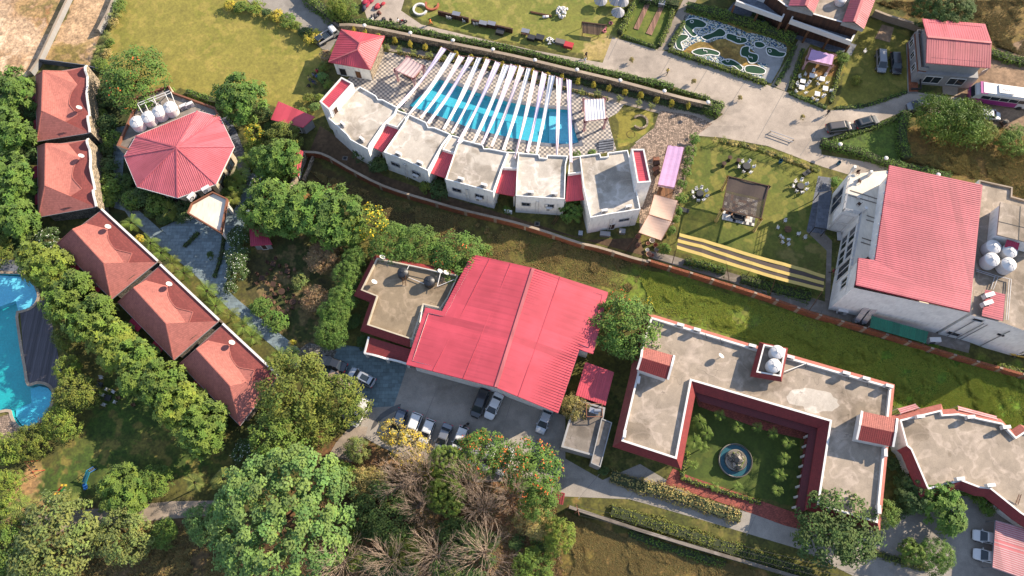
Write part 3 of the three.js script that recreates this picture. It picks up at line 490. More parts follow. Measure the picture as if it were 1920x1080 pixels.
// ---------------------------------------------------------------- five tiled cottages on the left
function cottage(label, L, Tp, Rt, Bt, wavy, dishAt, rb = 0.62) {
  const hE = 3.4, hP = 4.3, hR = 5.9, pL = P3(...L, hE), pB = P3(...Bt, hE), pT = P3(...Tp, hP), pR = P3(...Rt, hP);
  const ab = (a, b, h) => { const q = pT.clone().multiplyScalar((1 - a) * (1 - b)).addScaledVector(pR, a * (1 - b)).addScaledVector(pL, (1 - a) * b).addScaledVector(pB, a * b); q.y = h; return q; };
  const t = thing('cottage', label, 'cottage', [(pL.x + pR.x) / 2,0, (pL.z + pR.z) / 2]);
  const plan = [ab(0.03,0.03,0), ab(0.97,0.03,0), ab(0.95,0.9,0), ab(0.05,0.9,0)].map(p => [p.x, p.z]);
  new MB().walls(plan, 0, hE + 0.1).build('wall', M.stoneGrey, t);
  for (const [i, j] of [[1,2],[3,0]]) { const a = plan[i], b = plan[j], m = [(a[0] + b[0]) / 2, (a[1] + b[1]) / 2]; new MB().tri(v3(a[0], hE, a[1]), v3(b[0], hE, b[1]), v3(m[0],4.4, m[1])).build('gable', M.stoneGrey, t); }
  const R1 = ab(0.085, rb - 0.02, hR), R2 = ab(0.68, rb + 0.02, hR), mM = hP + 0.12, q = (a, b, h = mM) => ab(a, b, h);
  const k1 = q(0.05,0.36), k2 = q(0.27,0.17), arc = [[0.335,0.244],[0.38,0.29],[0.441,0.319],[0.5,0.335],[0.556,0.332],[0.61,0.29],[0.65,0.251],[0.721,0.19]].map(p => q(...p)), k3 = q(0.818,0.42), eT = ab(0,0, hP), eR = ab(1,0, hP);
  const S = (name, polys, mat) => { const m = new MB(); for (const p of polys) { const c = p.length === 4 ? [[p[0], p[1], p[2]],[p[0], p[2], p[3]]] : [p]; for (const f of c) m.face(f); } return m.build(name, mat, t); };
  S('roof_slope', [[pL, pB, R2, R1]], M.clay);
  { const m = new MB(); const poly = [R1, k1, k2,...arc, k3, R2]; const o = THREE.ShapeUtils.triangulateShape(poly.map(p => new THREE.Vector2(p.x, p.z)),[]); for (const f of o) m.face(f.map(i => poly[i])); m.build('roof_slope', M.clay, t); }
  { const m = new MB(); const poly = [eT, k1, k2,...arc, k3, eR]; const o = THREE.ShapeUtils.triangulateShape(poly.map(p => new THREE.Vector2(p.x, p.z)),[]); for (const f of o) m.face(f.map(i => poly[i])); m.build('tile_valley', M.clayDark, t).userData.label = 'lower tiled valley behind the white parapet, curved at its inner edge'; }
  S('roof_slope', [[pL, R1, k1, eT]], M.clay); S('roof_slope', [[R2, pB, eR, k3]], M.clay);
  const rim = new MB(); for (const p of [[R1, R2],[pL, R1],[pB, R2],[R1, k1],[R2, k3],[k3, arc[7]]]) rim.bar(lift(p[0],0.02), lift(p[1],0.02),0.16,0.09); for (let i = 0; i < 7; i++) rim.bar(lift(arc[i],0.03), lift(arc[i + 1],0.03),0.14,0.1); rim.build('ridge_cap', M.clay, t);
  edgeTrim('fascia', t, [eR, pB, pL, eT].map(p => lift(p, -0.09)),0.1,0.16, M.greyWall, false);
  // white front parapet; on two cottages its top swings up and down
  const N = 36, m = new MB(), fw = new MB(), dirx = pR.x - pT.x, dirz = pR.z - pT.z, ln = Math.hypot(dirx, dirz), nx = dirz / ln * 0.34, nz = -dirx / ln * 0.34;
  const prof = u => wavy ? [[0,0.5],[0.06,1.2],[0.12,1.0],[0.16,0.25],[0.3,0.35],[0.45,0.9],[0.58,0.55],[0.7,0.05],[0.76,0],[0.78,0.9],[0.86,0.8],[0.95,0.3],[1,0.2]].reduce((r, p, i, a) => i && u >= a[i - 1][0] && u <= p[0] ? lerp(a[i - 1][1], p[1], (u - a[i - 1][0]) / (p[0] - a[i - 1][0])) : r, 0.3) : 0.32;
  for (let i = 0; i < N; i++) { const u0 = i / N, u1 = (i + 1) / N, y0 = hP + prof(u0) * 0.85, y1 = hP + prof(u1) * 0.85, a = ab(u0,0, y0), b = ab(u1,0, y1), c = v3(b.x + nx, y1, b.z + nz), d = v3(a.x + nx, y0, a.z + nz), g = p => v3(p.x, 0, p.z), e = p => v3(p.x, hP - 0.1, p.z); const lo = p => v3(p.x, p.y - 0.22, p.z); m.quad(d, c, b, a).quad(lo(d), lo(c), c, d).quad(lo(b), lo(a), a, b); fw.quad(g(d), g(c), lo(c), lo(d)).quad(e(b), e(a), lo(a), lo(b)); if (!i) fw.quad(e(a), g(d), lo(d), lo(a)), m.quad(lo(a), lo(d), d, a); if (i === N - 1) fw.quad(g(c), e(b), lo(b), lo(c)), m.quad(lo(c), lo(b), b, c); }
  m.build('coping', M.whiteTrim, t); fw.build('front_wall', M.stone, t);
  const c0 = mid(plan); for (const s of [2.2,6]) opening('window', t, plan[3], plan[2], s, 0.8,1.3,1.4, c0, { mullion: 1, frame: M.timberDark });
  { const a = ab(0.25,1.0,3.05), b = ab(0.42,1.0,3.05), c = ab(0.42,1.12,2.6), d = ab(0.25,1.12,2.6); pitched('awning', t, [a, b, c, d], c.clone().sub(b), M.crimson, { rib: 0.3 }); }
  { const a = ab(0.65,1.0,3.05), b = ab(0.8,1.0,3.05), c = ab(0.8,1.1,2.6), d = ab(0.65,1.1,2.6); pitched('awning', t, [a, b, c, d], c.clone().sub(b), M.crimson, { rib: 0.3 }); }
  if (dishAt) dish(dishAt[0], dishAt[1],4.42, `white satellite dish on the tiled roof of ${dishAt[2]}`);
}
cottage('topmost red tiled cottage with a wavy white parapet, beside the bare soil plots', [67,141],[162,125],[167,249],[69,265], true, [154,207, 'the topmost cottage'],0.74);
cottage('second red tiled cottage from the top with a wavy white parapet and stone end wall', [70,275],[165,262],[179,388],[72,407], true, [158,297, 'the second cottage from the top'],0.72);
cottage('red tiled cottage with straight white parapet, uppermost of the slanting row of three', [107,457],[190,394],[295,491],[209,561], false, [208,429, 'the uppermost slanting cottage']);
cottage('middle red tiled cottage of the slanting row of three beside the leafy trees', [221,567],[300,498],[410,602],[326,675], false, [322,536, 'the middle slanting cottage']);
cottage('lowest red tiled cottage of the slanting row of three, nearest the car park', [337,682],[417,609],[521,706],[450,798], false, [439,645, 'the lowest slanting cottage']);
// ---------------------------------------------------------------- eight-sided restaurant
{
  const h = 5.4, ap = P3(331,276,8.2), E = [[233,293],[257,350],[333,371],[405,345],[439,275],[412,219],[370,208],[255,255]].map(p => P3(p[0], p[1], h));
  const c = mid(E.map(p => [p.x, p.z])), t = thing('restaurant', 'eight sided restaurant with a pink sheet roof fanning out from its peak', 'restaurant', at0(c));
  for (let i = 0; i < 8; i++) { const a = E[i], b = E[(i + 1) % 8], m = a.clone().lerp(b, 0.5), d = ap.clone().sub(m), e = b.clone().sub(a).normalize(); d.addScaledVector(e, -d.dot(e)); pitched('roof_panel', t, [a, b, ap], d, M.pink, { rib: 0.32 }); }
  const rm = new MB(); for (const e of E) rm.bar(lift(e, 0.04), lift(ap, 0.04),0.26,0.1); rm.build('ridge_cap', M.pink, t);
  edgeTrim('gutter', t, E.map(p => lift(p, -0.1)),0.16,0.18, M.whiteTrim);
  const wp = inset(E.map(p => [p.x, p.z]),0.9); new MB().walls(wp, 0, h + 0.25).build('wall', M.cream, t);
  for (let i = 0; i < wp.length; i++) { const a = wp[i], b = wp[(i + 1) % wp.length], l = Math.hypot(b[0] - a[0], b[1] - a[1]); for (const k of [0.28,0.72]) opening('window', t, a, b, l * k, 1.1, l * 0.3,2.2, c, { mullion: 1, frame: M.timberDark }); }
  const tp = PG([[221,276],[257,196],[252,187],[319,162],[325,175],[405,204],[412,219],[370,240],[300,262],[246,285]],5.0), tc = mid(tp);
  const t2 = thing('tank_terrace', 'grey concrete service terrace with low brown parapet behind the pink octagonal roof', 'roof terrace', at0(tc)); flatBlock(t2, tp, 5.0,0.55, { wall: M.cream, trim: M.rust, roof: M.roofDim });
  const g = ['leftmost', 'second from left', 'third from left', 'rightmost']; [[264,238],[285,229],[305,219],[325,211]].forEach((p, i) => { const q = P3(p[0], p[1],5.02); waterTank(q.x, 5.02, q.z, 1.18,2.2, `white water tank by the octagonal roof, ${g[i]} of the four in a row`, M.tank, 'white tanks beside the octagonal roof'); });
  const q = (x, y, hh) => P3(x, y, hh), pf = thing('pipework', 'white pipes on a frame behind the four white tanks', 'pipework', at0(G(300,185,5))), pm = new MB();
  for (const [a, b] of [[[258,194],[318,170]],[[262,197],[320,174]],[[270,191],[280,212]],[[288,184],[298,206]],[[309,175],[318,194]],[[320,172],[333,207]],[[258,196],[270,217]],[[282,188],[310,202]]]) pm.rod(q(...a, 6.4), q(...b, 6.4),0.07); for (const a of [[258,194],[288,184],[320,172]]) pm.rod(q(...a, 5), q(...a, 6.4),0.07); pm.build('pipes', M.whiteTrim, pf);
  acUnit(G(347,203,5),5.02,0.5, 'left of two grey boxes on the terrace edge by the octagonal roof', 0,1.3); acUnit(G(358,200,5),5.02,0.5, 'right of two grey boxes on the terrace edge by the octagonal roof', 0,1.3);
  // entrance porch
  const pp = PG([[352,401],[360,383],[400,361],[428,374],[416,439]],4.3), pt = thing('porch', 'flat cream porch roof with brown rim in front of the octagonal restaurant', 'porch', at0(mid(pp)));
  const pin = inset(pp, 0.2); new MB().ring(pp, pin, 3.9,4.75,4.3).build('rim', M.rust, pt); new MB().flat(pin, 4.3).build('roof', mapped(new THREE.Color(0.72,0.66,0.57), T.plaster), pt); new MB().walls(inset(pp, 0.1),3.4,3.9).flat(inset(pp, 0.1),3.4).build('soffit_beam', M.whiteTrim, pt);
  for (const p of inset(pp, 0.6)) new MB().box(p[0],1.7, p[1],0.5,3.4,0.5).build('column', M.whiteTrim, pt);
  acUnit(G(364,374,4.3),4.8,0.9, 'left grey condenser on the wall above the porch', 0,1.4); acUnit(G(391,360,4.3),4.8,0.6, 'right grey condenser on the wall above the porch', 0,1.4);
}
// ---------------------------------------------------------------- little pink sheds in the gardens
function shed(label, pts, h, dh, mat = M.pinkDeep) { const q = pts.map((p, i) => P3(p[0], p[1], h + (i < 2 ? dh : 0))), c = mid(q.map(p => [p.x, p.z])), t = thing('shed', label, 'shed', at0(c)); pitched('roof', t, q, q[3].clone().sub(q[0]), mat, { rib: 0.36 }); const pl = inset(q.map(p => [p.x, p.z]),0.35); new MB().walls(pl, 0, h - 0.1).build('wall', M.greyWall, t); edgeTrim('fascia', t, q.map(p => lift(p, -0.08)),0.08,0.12, M.pinkDeep); opening('door', t, pl[2], pl[3],1.2,0,0.9,1.9, c, { pane: M.timberDark, leaf: 'panel' }); return t; }
shed('pink roofed shed half hidden by trees at the lower edge of the party lawn', [[522,190],[590,219],[568,239],[508,224]],2.8,0.4);
shed('small crimson roof among the flowering bushes beside the slate walk', [[468,428],[494,428],[510,458],[470,461]],2.6,0.3, M.crimson);
shed('little red tiled gate roof at the start of the long grey boundary wall', [[1036,920],[1059,925],[1055,946],[1033,941]],2.4,0.2, M.maroon);
shed('narrow pink roof on the stone wall behind the leafy trees', [[556,278],[568,284],[560,330],[548,326]],2.6,0.2);
// ---------------------------------------------------------------- pavilion house above the pool deck
{
  const h = 4.3, E = [[640,55],[721,68],[694,130],[616,116]].map(p => P3(...p, h)), r1 = P3(675,81,6), r2 = P3(671,93,6), c = mid(E.map(p => [p.x, p.z]));
  const t = thing('pool_house', 'square white house with a pink hipped roof at the corner of the pool deck', 'house', at0(c));
  const dn = (a, b, r) => { const e = b.clone().sub(a).normalize(), d = r.clone().sub(a); return d.addScaledVector(e, -d.dot(e)); };
  for (const [a, b, r] of [[E[0], E[1],[r1]],[E[1], E[2],[r2, r1]],[E[2], E[3],[r2]],[E[3], E[0],[r1, r2]]]) pitched('roof_slope', t, [a, b, ...r], dn(a, b, r[0]), M.pinkDeep, { rib: 0.4 });
  const rm = new MB(); for (const [a, b] of [[E[0], r1],[E[1], r1],[E[2], r2],[E[3], r2],[r1, r2]]) rm.bar(lift(a, 0.05), lift(b, 0.05),0.24,0.1); rm.build('ridge_cap', M.pinkOld, t); edgeTrim('fascia', t, E.map(p => lift(p, -0.09)),0.1,0.16, M.pinkDeep);
  const wp = PG([[648,62],[716,72],[698,152],[634,138]],0.0).map(p => p); const wq = inset(E.map(p => [p.x, p.z]),0.55); void wp;
  new MB().walls(wq, 0, h + 0.1).build('wall', M.white, t);
  const w = ccw(wq); for (let i = 0; i < 4; i++) { const a = w[i], b = w[(i + 1) % 4], nx = b[1] - a[1], nz = -(b[0] - a[0]), l = Math.hypot(nx, nz); if (nz / l > 0.7) { opening('door', t, a, b, l * 0.36,0,1.1,2.2, c, { pane: M.timber, leaf: 'panel' }); opening('doorway', t, a, b, l * 0.8,0,1.3,2.2, c, { pane: M.dark }); } if (nx / l > 0.7) { const e = k => [a[0] + (b[0] - a[0]) * k + nx / l * 0.12, a[1] + (b[1] - a[1]) * k + nz / l * 0.12]; new MB().prism([e(0.02), e(0.98),[a[0] + (b[0] - a[0]) * 0.98, a[1] + (b[1] - a[1]) * 0.98],[a[0] + (b[0] - a[0]) * 0.02, a[1] + (b[1] - a[1]) * 0.02]],0, h - 0.4).build('stone_cladding', M.stone, t); } }
}
// ---------------------------------------------------------------- five white villas along the pool
const VILLAS = [
  [[[675,162],[705,179],[709,186],[717,186],[745,201],[740,213],[720,232],[694,270],[690,280],[657,262],[650,252],[615,221],[636,190]], 'leftmost white villa beside the pool house'],
  [[[767,214],[799,229],[803,238],[813,238],[845,251],[830,270],[802,320],[760,300],[719,285],[752,238]], 'second white villa from the left'],
  [[[869,262],[905,271],[908,278],[917,278],[953,285],[940,318],[925,360],[880,348],[835,336],[857,270]], 'middle one of the five white villas'],
  [[[972,286],[1011,289],[1012,295],[1025,296],[1026,290],[1065,292],[1061,308],[1059,373],[1010,370],[967,367],[969,320]], 'fourth white villa from the left'],
  [[[1087,292],[1125,287],[1127,294],[1140,293],[1139,286],[1177,281],[1182,300],[1201,392],[1150,400],[1107,408],[1094,350]], 'rightmost white villa with a big shaded roof corner'],
];
const VH = 5.7;
VILLAS.forEach(([pl, who], i) => {
  const p = PG(pl, VH + 0.6), c = mid(p), t = thing('villa', `${who}, flat grey roof and stepped white parapet`, 'villa', at0(c)); flatBlock(t, p, VH + 0.2,0.4, { th: 0.15, wall: M.white, roof: M.roofPale });
  // garden side: windows with grilles, small door; front facade = the two lowest plan corners
  const a = [[11,8],[8,6],[8,6],[9,7],[9,7]][i];
  const a1 = p[a[0]], b1 = p[a[1]], l = Math.hypot(b1[0] - a1[0], b1[1] - a1[1]);
  if (i < 4) { for (const f of [0.22,0.7]) { opening('window', t, a1, b1, l * f, 2.9,1.5,1.1, c, { mullion: 1, frame: M.steel }); } opening('vent', t, a1, b1, l * 0.45,4.6,0.5,0.4, c, { pane: M.dark }); }
  else { opening('window', t, a1, b1, l * 0.72,2.7,1.7,0.8, c, { frame: M.steel, mullion: 1 }); opening('door', t, a1, b1, l * 0.5,0,1.0,2.1, c, { pane: M.timberDark, leaf: 'panel' }); }
  const pm = new MB(), dx = (b1[0] - a1[0]) / l, dz = (b1[1] - a1[1]) / l; let nx = -dz, nz = dx; if ((a1[0] - c[0]) * nx + (a1[1] - c[1]) * nz < 0) { nx = -nx; nz = -nz; }
  for (const f of [0.42,0.48,0.87]) pm.rod(v3(a1[0] + dx * l * f + nx * 0.08,0, a1[1] + dz * l * f + nz * 0.08), v3(a1[0] + dx * l * f + nx * 0.08,4.4, a1[1] + dz * l * f + nz * 0.08),0.05); pm.build('drain_pipe', M.whiteTrim, t);
  for (const [j, f] of [[0,0.3],[1,0.78]]) acUnit([a1[0] + dx * l * f - nx * 0.75, a1[1] + dz * l * f - nz * 0.75], VH + 0.22, Math.atan2(-dz, dx), `${j ? 'right' : 'left'} air conditioner on the roof edge of the ${who.split(' with')[0].split(' beside')[0]}`, 'air conditioners on the villa roofs', 1.05);
  if (i < 4) acUnit([a1[0] + dx * l * 0.7 + nx * 0.35, a1[1] + dz * l * 0.7 + nz * 0.35],2.5, Math.atan2(-dz, dx), `air conditioner hung on the wall of the ${who.split(' beside')[0]}`, 'air conditioners on the villa walls');
});
// pink passages between the villas
[[[720,234],[746,243],[716,284],[693,272]],[[830,284],[852,291],[834,333],[807,324]],[[942,319],[969,320],[964,367],[930,361]],[[1065,330],[1090,327],[1095,374],[1061,377]]].forEach((q, i) => {
  const n = ['first', 'second', 'third', 'fourth'][i], p = q.map((v, k) => P3(v[0], v[1], k < 2 ? 5.0 : 4.4)), t = thing('passage_roof', `pink sheet roof over the ${n} gap between white villas, counted from the left`, 'canopy', at0(mid(p.map(v => [v.x, v.z]))));
  pitched('roof', t, p, p[3].clone().sub(p[0]), M.pinkDeep, { rib: 0.32 }); edgeTrim('fascia', t, p.map(v => lift(v, -0.09)),0.12,0.16, M.pinkDeep);
  const bk = [p[0], p[1]].map(v => [v.x, v.z]), d = v3(p[0].x - p[3].x, 0, p[0].z - p[3].z).normalize(); const pl = [bk[0], bk[1],[bk[1][0] + d.x * 3.2, bk[1][1] + d.z * 3.2],[bk[0][0] + d.x * 3.2, bk[0][1] + d.z * 3.2]]; flatBlock(t, pl, 5.55,0.22, { th: 0.14, roof: M.roofPale });
  for (const v of [p[2], p[3]]) new MB().box(v.x, 2.1, v.z - 0.3,0.25,4.2,0.25).build('post', M.whiteTrim, t);
});
// stair towers at both ends of the row
function stairTower(label, q, h, door) { const p = PG(q, h), c = mid(p), t = thing('stair_tower', label, 'tower', at0(c)), inn = inset(p, 0.25); new MB().walls(p, 0, h).build('wall', M.white, t); new MB().walls(inn, h - 0.35, h, true).flat(ccw(p), h, [inn]).build('parapet', M.whiteTrim, t); const f = inn.map(a => v3(a[0], h - 0.3, a[1])); pitched('roof', t, f, f[1].clone().sub(f[0]).length() > f[2].clone().sub(f[1]).length() ? f[2].clone().sub(f[1]) : f[1].clone().sub(f[0]), M.pinkDeep, { rib: 0.34 }); if (door) { const w = ccw(p); let best = 0, bi = 0; for (let i = 0; i < w.length; i++) { const b = w[(i + 1) % w.length], nx = b[1] - w[i][1], nz = -(b[0] - w[i][0]), sc = (nx * 0.8 + nz * 0.6) * 1; if (sc > best) { best = sc; bi = i; } } const a = w[bi], b = w[(bi + 1) % w.length], l = Math.hypot(b[0] - a[0], b[1] - a[1]); opening('door', t, a, b, l * door, VH, 0.9,1.9, c, { pane: M.timberDark, leaf: 'panel', f: 0.06 }); } return t; }
stairTower('narrow white tower with sunk pink roof at the left end of the villas', [[640,144],[662,156],[617,206],[599,190]],8.4,0.82);
stairTower('narrow white tower with pink roof at the right end of the villas', [[1184,279],[1208,279],[1221,341],[1195,343]],9.4,0);
// ---------------------------------------------------------------- big pink hall and its flat roofed wing
{
  const eL = 6.2, eR = 6.2, hr = 7.6, a = P3(885,477, eL), b = P3(1000,503, hr), c = P3(1140,548, eR), d = P3(1112,663, eR), e = P3(1086,655, eR), f = P3(1046,774, eR), g = P3(930,726, hr), h = P3(762,683, eL), i = P3(798,577, eL), j = P3(829,584, eL);
  const t = thing('banquet_hall', 'large hall with a broad bright pink gabled sheet roof in the middle', 'hall', at0(mid([a, c, f, h].map(p => [p.x, p.z]))));
  pitched('roof_slope', t, [a, b, g, h, i, j], b.clone().sub(a).add(g).sub(h), M.pinkDeep, { rib: 0.42, h: 0.06, w: 0.16 });
  pitched('roof_slope', t, [b, c, d, e, f, g], c.clone().sub(b).add(f).sub(g), M.pinkDeep, { rib: 0.42, h: 0.06, w: 0.16 });
  new MB().bar(lift(b, 0.06), lift(g, 0.06),0.5,0.12).build('ridge_cap', M.pinkOld, t); edgeTrim('fascia', t, [a, b, c, d, e, f, g, h, i, j].map(p => lift(p, -0.12)),0.1,0.2, M.pinkDeep); for (const k of [0.36,0.7]) { new MB().bar(lift(b.clone().lerp(k < 0.5 ? a : a, k),0.05), lift(g.clone().lerp(h, k),0.05),0.1,0.06).build('sheet_lap', M.pinkDeep, t); if (k < 0.5) new MB().bar(lift(b.clone().lerp(c, k),0.05), lift(g.clone().lerp(f, k),0.05),0.1,0.06).build('sheet_lap', M.pinkDeep, t); }
  const wp = inset([a, b, c, d, e, f, g, h, i, j].map(p => [p.x, p.z]),0.75), cc = mid(wp); new MB().walls(wp, 0,6.35).build('wall', M.white, t);
  const gab = new MB(), W = wp.map(p => v3(p[0],6.35, p[1])); const near = p => W.reduce((m, q) => Math.hypot(q.x - p.x, q.z - p.z) < Math.hypot(m.x - p.x, m.z - p.z) ? q : m); for (const [x, y, z] of [[h, f, g],[a, c, b]]) { const q = near(z).clone(); q.y = 7.35; gab.tri(near(x), near(y), q); } gab.build('gable', M.white, t);
  const H = near(h), Fq = near(f), Gq = near(g); for (const k of [0.2,0.45,0.7,0.9]) opening('vent', t, [H.x, H.z],[Gq.x, Gq.z], H.distanceTo(Gq) * k, 4.9,1.1,0.5, cc, { pane: M.dark, frame: M.dark, f: 0.05 }); for (const k of [0.25,0.7]) opening('vent', t, [Gq.x, Gq.z],[Fq.x, Fq.z], Fq.distanceTo(Gq) * k, 4.9,1.1,0.5, cc, { pane: M.dark, frame: M.dark, f: 0.05 });
  const Eq = near(e), pil = new MB(); for (let k = 0; k < 7; k++) { const s = k / 7 + 0.06; pil.box(lerp(Fq.x, Eq.x, s) + 0.45,2.9, lerp(Fq.z, Eq.z, s),0.5,5.8,0.9); } pil.build('pilaster', M.whiteTrim, t);
  // wing
  const pl = PG([[703,476],[868,511],[845,560],[829,584],[798,577],[778,640],[768,641],[680,612],[698,558],[668,546]],5.6), ct = mid(pl), t2 = thing('hall_wing', 'flat roofed wing with a dark red tiled rim left of the pink hall', 'building', at0(ct));
  flatBlock(t2, inset(pl, 0.5),4.9,0.5, { wall: M.white, roof: M.roofWarm, trim: M.cream, th: 0.22 });
  skirt(t2, inset(pl, 0.5),5.35,4.3,1.0, M.maroon, [2,3,4,5]);
  for (const [x, y, who] of [[719,486, 'at the far left corner of the hall wing roof'],[704,532, 'near the left rim of the hall wing roof'],[827,512, 'left of the pair at the right corner of the hall wing roof'],[838,515, 'right of the pair at the right corner of the hall wing roof']]) dish(x, y, 4.9, `white satellite dish ${who}`);
  const blk = [[757,516, 'left black water tank with a leaning ladder on the hall wing roof'],[806,532, 'right black water tank on the hall wing roof']]; for (const [x, y, l] of blk) { const q = G(x, y, 4.9); waterTank(q[0],4.92, q[1],0.86,1.7, l, M.tankBlack, 'black tanks on the hall wing'); }
  const ld = thing('ladder', 'wooden ladder leaning on the left black water tank', 'ladder', at0(G(757,528,4.9))), lm = new MB(), q = (x, y, hh) => P3(x, y, hh); lm.rod(q(755,534,4.92), q(755,515,6.5),0.05).rod(q(761,536,4.92), q(760,516,6.5),0.05); lm.build('rail', M.timber, ld); for (let k = 1; k < 7; k++) new MB().rod(q(755,534,4.92).lerp(q(755,515,6.5), k / 7), q(761,536,4.92).lerp(q(760,516,6.5), k / 7),0.035).build('rung', M.timber, ld);
  const pf = thing('roof_pipes', 'pale water pipes running between the black tanks', 'pipes', at0(G(790,510,4.9))), pm = new MB(); for (const [A1, B1] of [[[767,497,6],[826,511,6]],[[826,511,6],[820,536,6]],[[767,497,6],[763,506,6]],[[766,520,5.2],[800,534,5.2]],[[820,537,5.2],[852,524,5.2]],[[767,497,4.9],[767,497,6]],[[826,511,4.9],[826,511,6]]]) pm.rod(q(...A1), q(...B1),0.06); pm.build('pipes', M.tank, pf);
  // porch
  const pr = [[692,632],[770,655],[763,683],[684,663]].map((v, k) => P3(v[0], v[1], k < 2 ? 3.9 : 3.2)), t3 = thing('entrance_porch', 'dark red tiled porch with a white scalloped front below the hall wing', 'porch', at0(mid(pr.map(p => [p.x, p.z])))); pitched('roof', t3, pr, pr[3].clone().sub(pr[0]), M.maroon, { rib: 0 });
  const fr = new MB(); for (let k = 0; k < 16; k++) { const s = k / 16, s2 = (k + 1) / 16, y = u => 3.35 + 0.35 * Math.abs(Math.sin(u * 6.283)); fr.bar(lift(pr[3].clone().lerp(pr[2], s), y(s) - 3.2), lift(pr[3].clone().lerp(pr[2], s2), y(s2) - 3.2),0.3,0.34); } fr.bar(lift(pr[0],0.1), lift(pr[3],0.2),0.26,0.3).build('fascia', M.whiteTrim, t3); for (const v of [pr[2], pr[3], pr[2].clone().lerp(pr[3],0.5)]) new MB().box(v.x, 1.6, v.z - 0.35,0.4,3.2,0.4).build('column', M.whiteTrim, t3);
  shed('pink sheet roofed store between the hall and the courtyard block', [[1098,679],[1151,698],[1135,760],[1080,741]],3.4,0.25);
  const sl = PG([[1082,748],[1135,764],[1132,784],[1116,856],[1052,838],[1066,790]],3.2), t4 = thing('generator_house', 'bare concrete flat roof with a rusty machine pit beside the car park', 'outbuilding', at0(mid(sl))); flatBlock(t4, sl, 3.0,0.18, { wall: M.greyWall, roof: M.roofDim, th: 0.3 });
  const s2 = PG([[1128,784],[1148,792],[1126,876],[1108,868]],3.6), t5 = thing('water_trough_roof', 'long narrow grey concrete slab roof at the end of the car park', 'outbuilding', at0(mid(s2))); flatBlock(t5, s2,3.4,0.12, { wall: M.greyWall, roof: M.roofDim, th: 0.15 });
  const gp = P3(1113,772,3.02), gm = thing('generator', 'small grey generator with rusty frame on the concrete roof', 'generator', [gp.x, 3.02, gp.z]); new MB().box(0,0.5,0,1.5,0.7,0.8,-0.3).geo(new THREE.CylinderGeometry(0.3,0.3,1,12), new THREE.Matrix4().makeRotationZ(1.57).setPosition(0.5,1,0)).local('engine', M.steel, gm); const fm = new MB(); for (const [x, z] of [[-1.2,-1],[1.2,-1],[1.2,1],[-1.2,1]]) fm.box(x, 0.6, z, 0.1,1.2,0.1); fm.bar(v3(-1.2,1.2,-1), v3(1.2,1.2,-1),0.1).bar(v3(-1.2,1.2,1), v3(1.2,1.2,1),0.1).bar(v3(-1.2,1.2,-1), v3(-1.2,1.2,1),0.1).bar(v3(1.2,1.2,-1), v3(1.2,1.2,1),0.1).local('frame', M.rust, gm);
}
// sloping tiled skirt roof hung round a plan, from its top y1 down and out to y0
function skirt(t, plan0, y1, y0, out, mat, skip = [], name = 'tiled_skirt') {
  const plan = ccw(plan0), o = inset(plan, -out), flip = area2(plan0) < 0, n = plan.length;
  for (let i = 0; i < n; i++) { const k = flip ? (n - 2 - i + n) % n : i; if (skip.includes(k)) continue; const j = (i + 1) % n; const p = [[plan[i], y1],[plan[j], y1],[o[j], y0],[o[i], y0]].map(([q, y]) => v3(q[0], y, q[1])); const m = new MB(); m.face([p[0], p[1], p[2]]).face([p[0], p[2], p[3]]); m.quad(p[3], p[2], lift(p[2],-0.18), lift(p[3],-0.18)); m.build(name, mat, t); }
  return o;
}
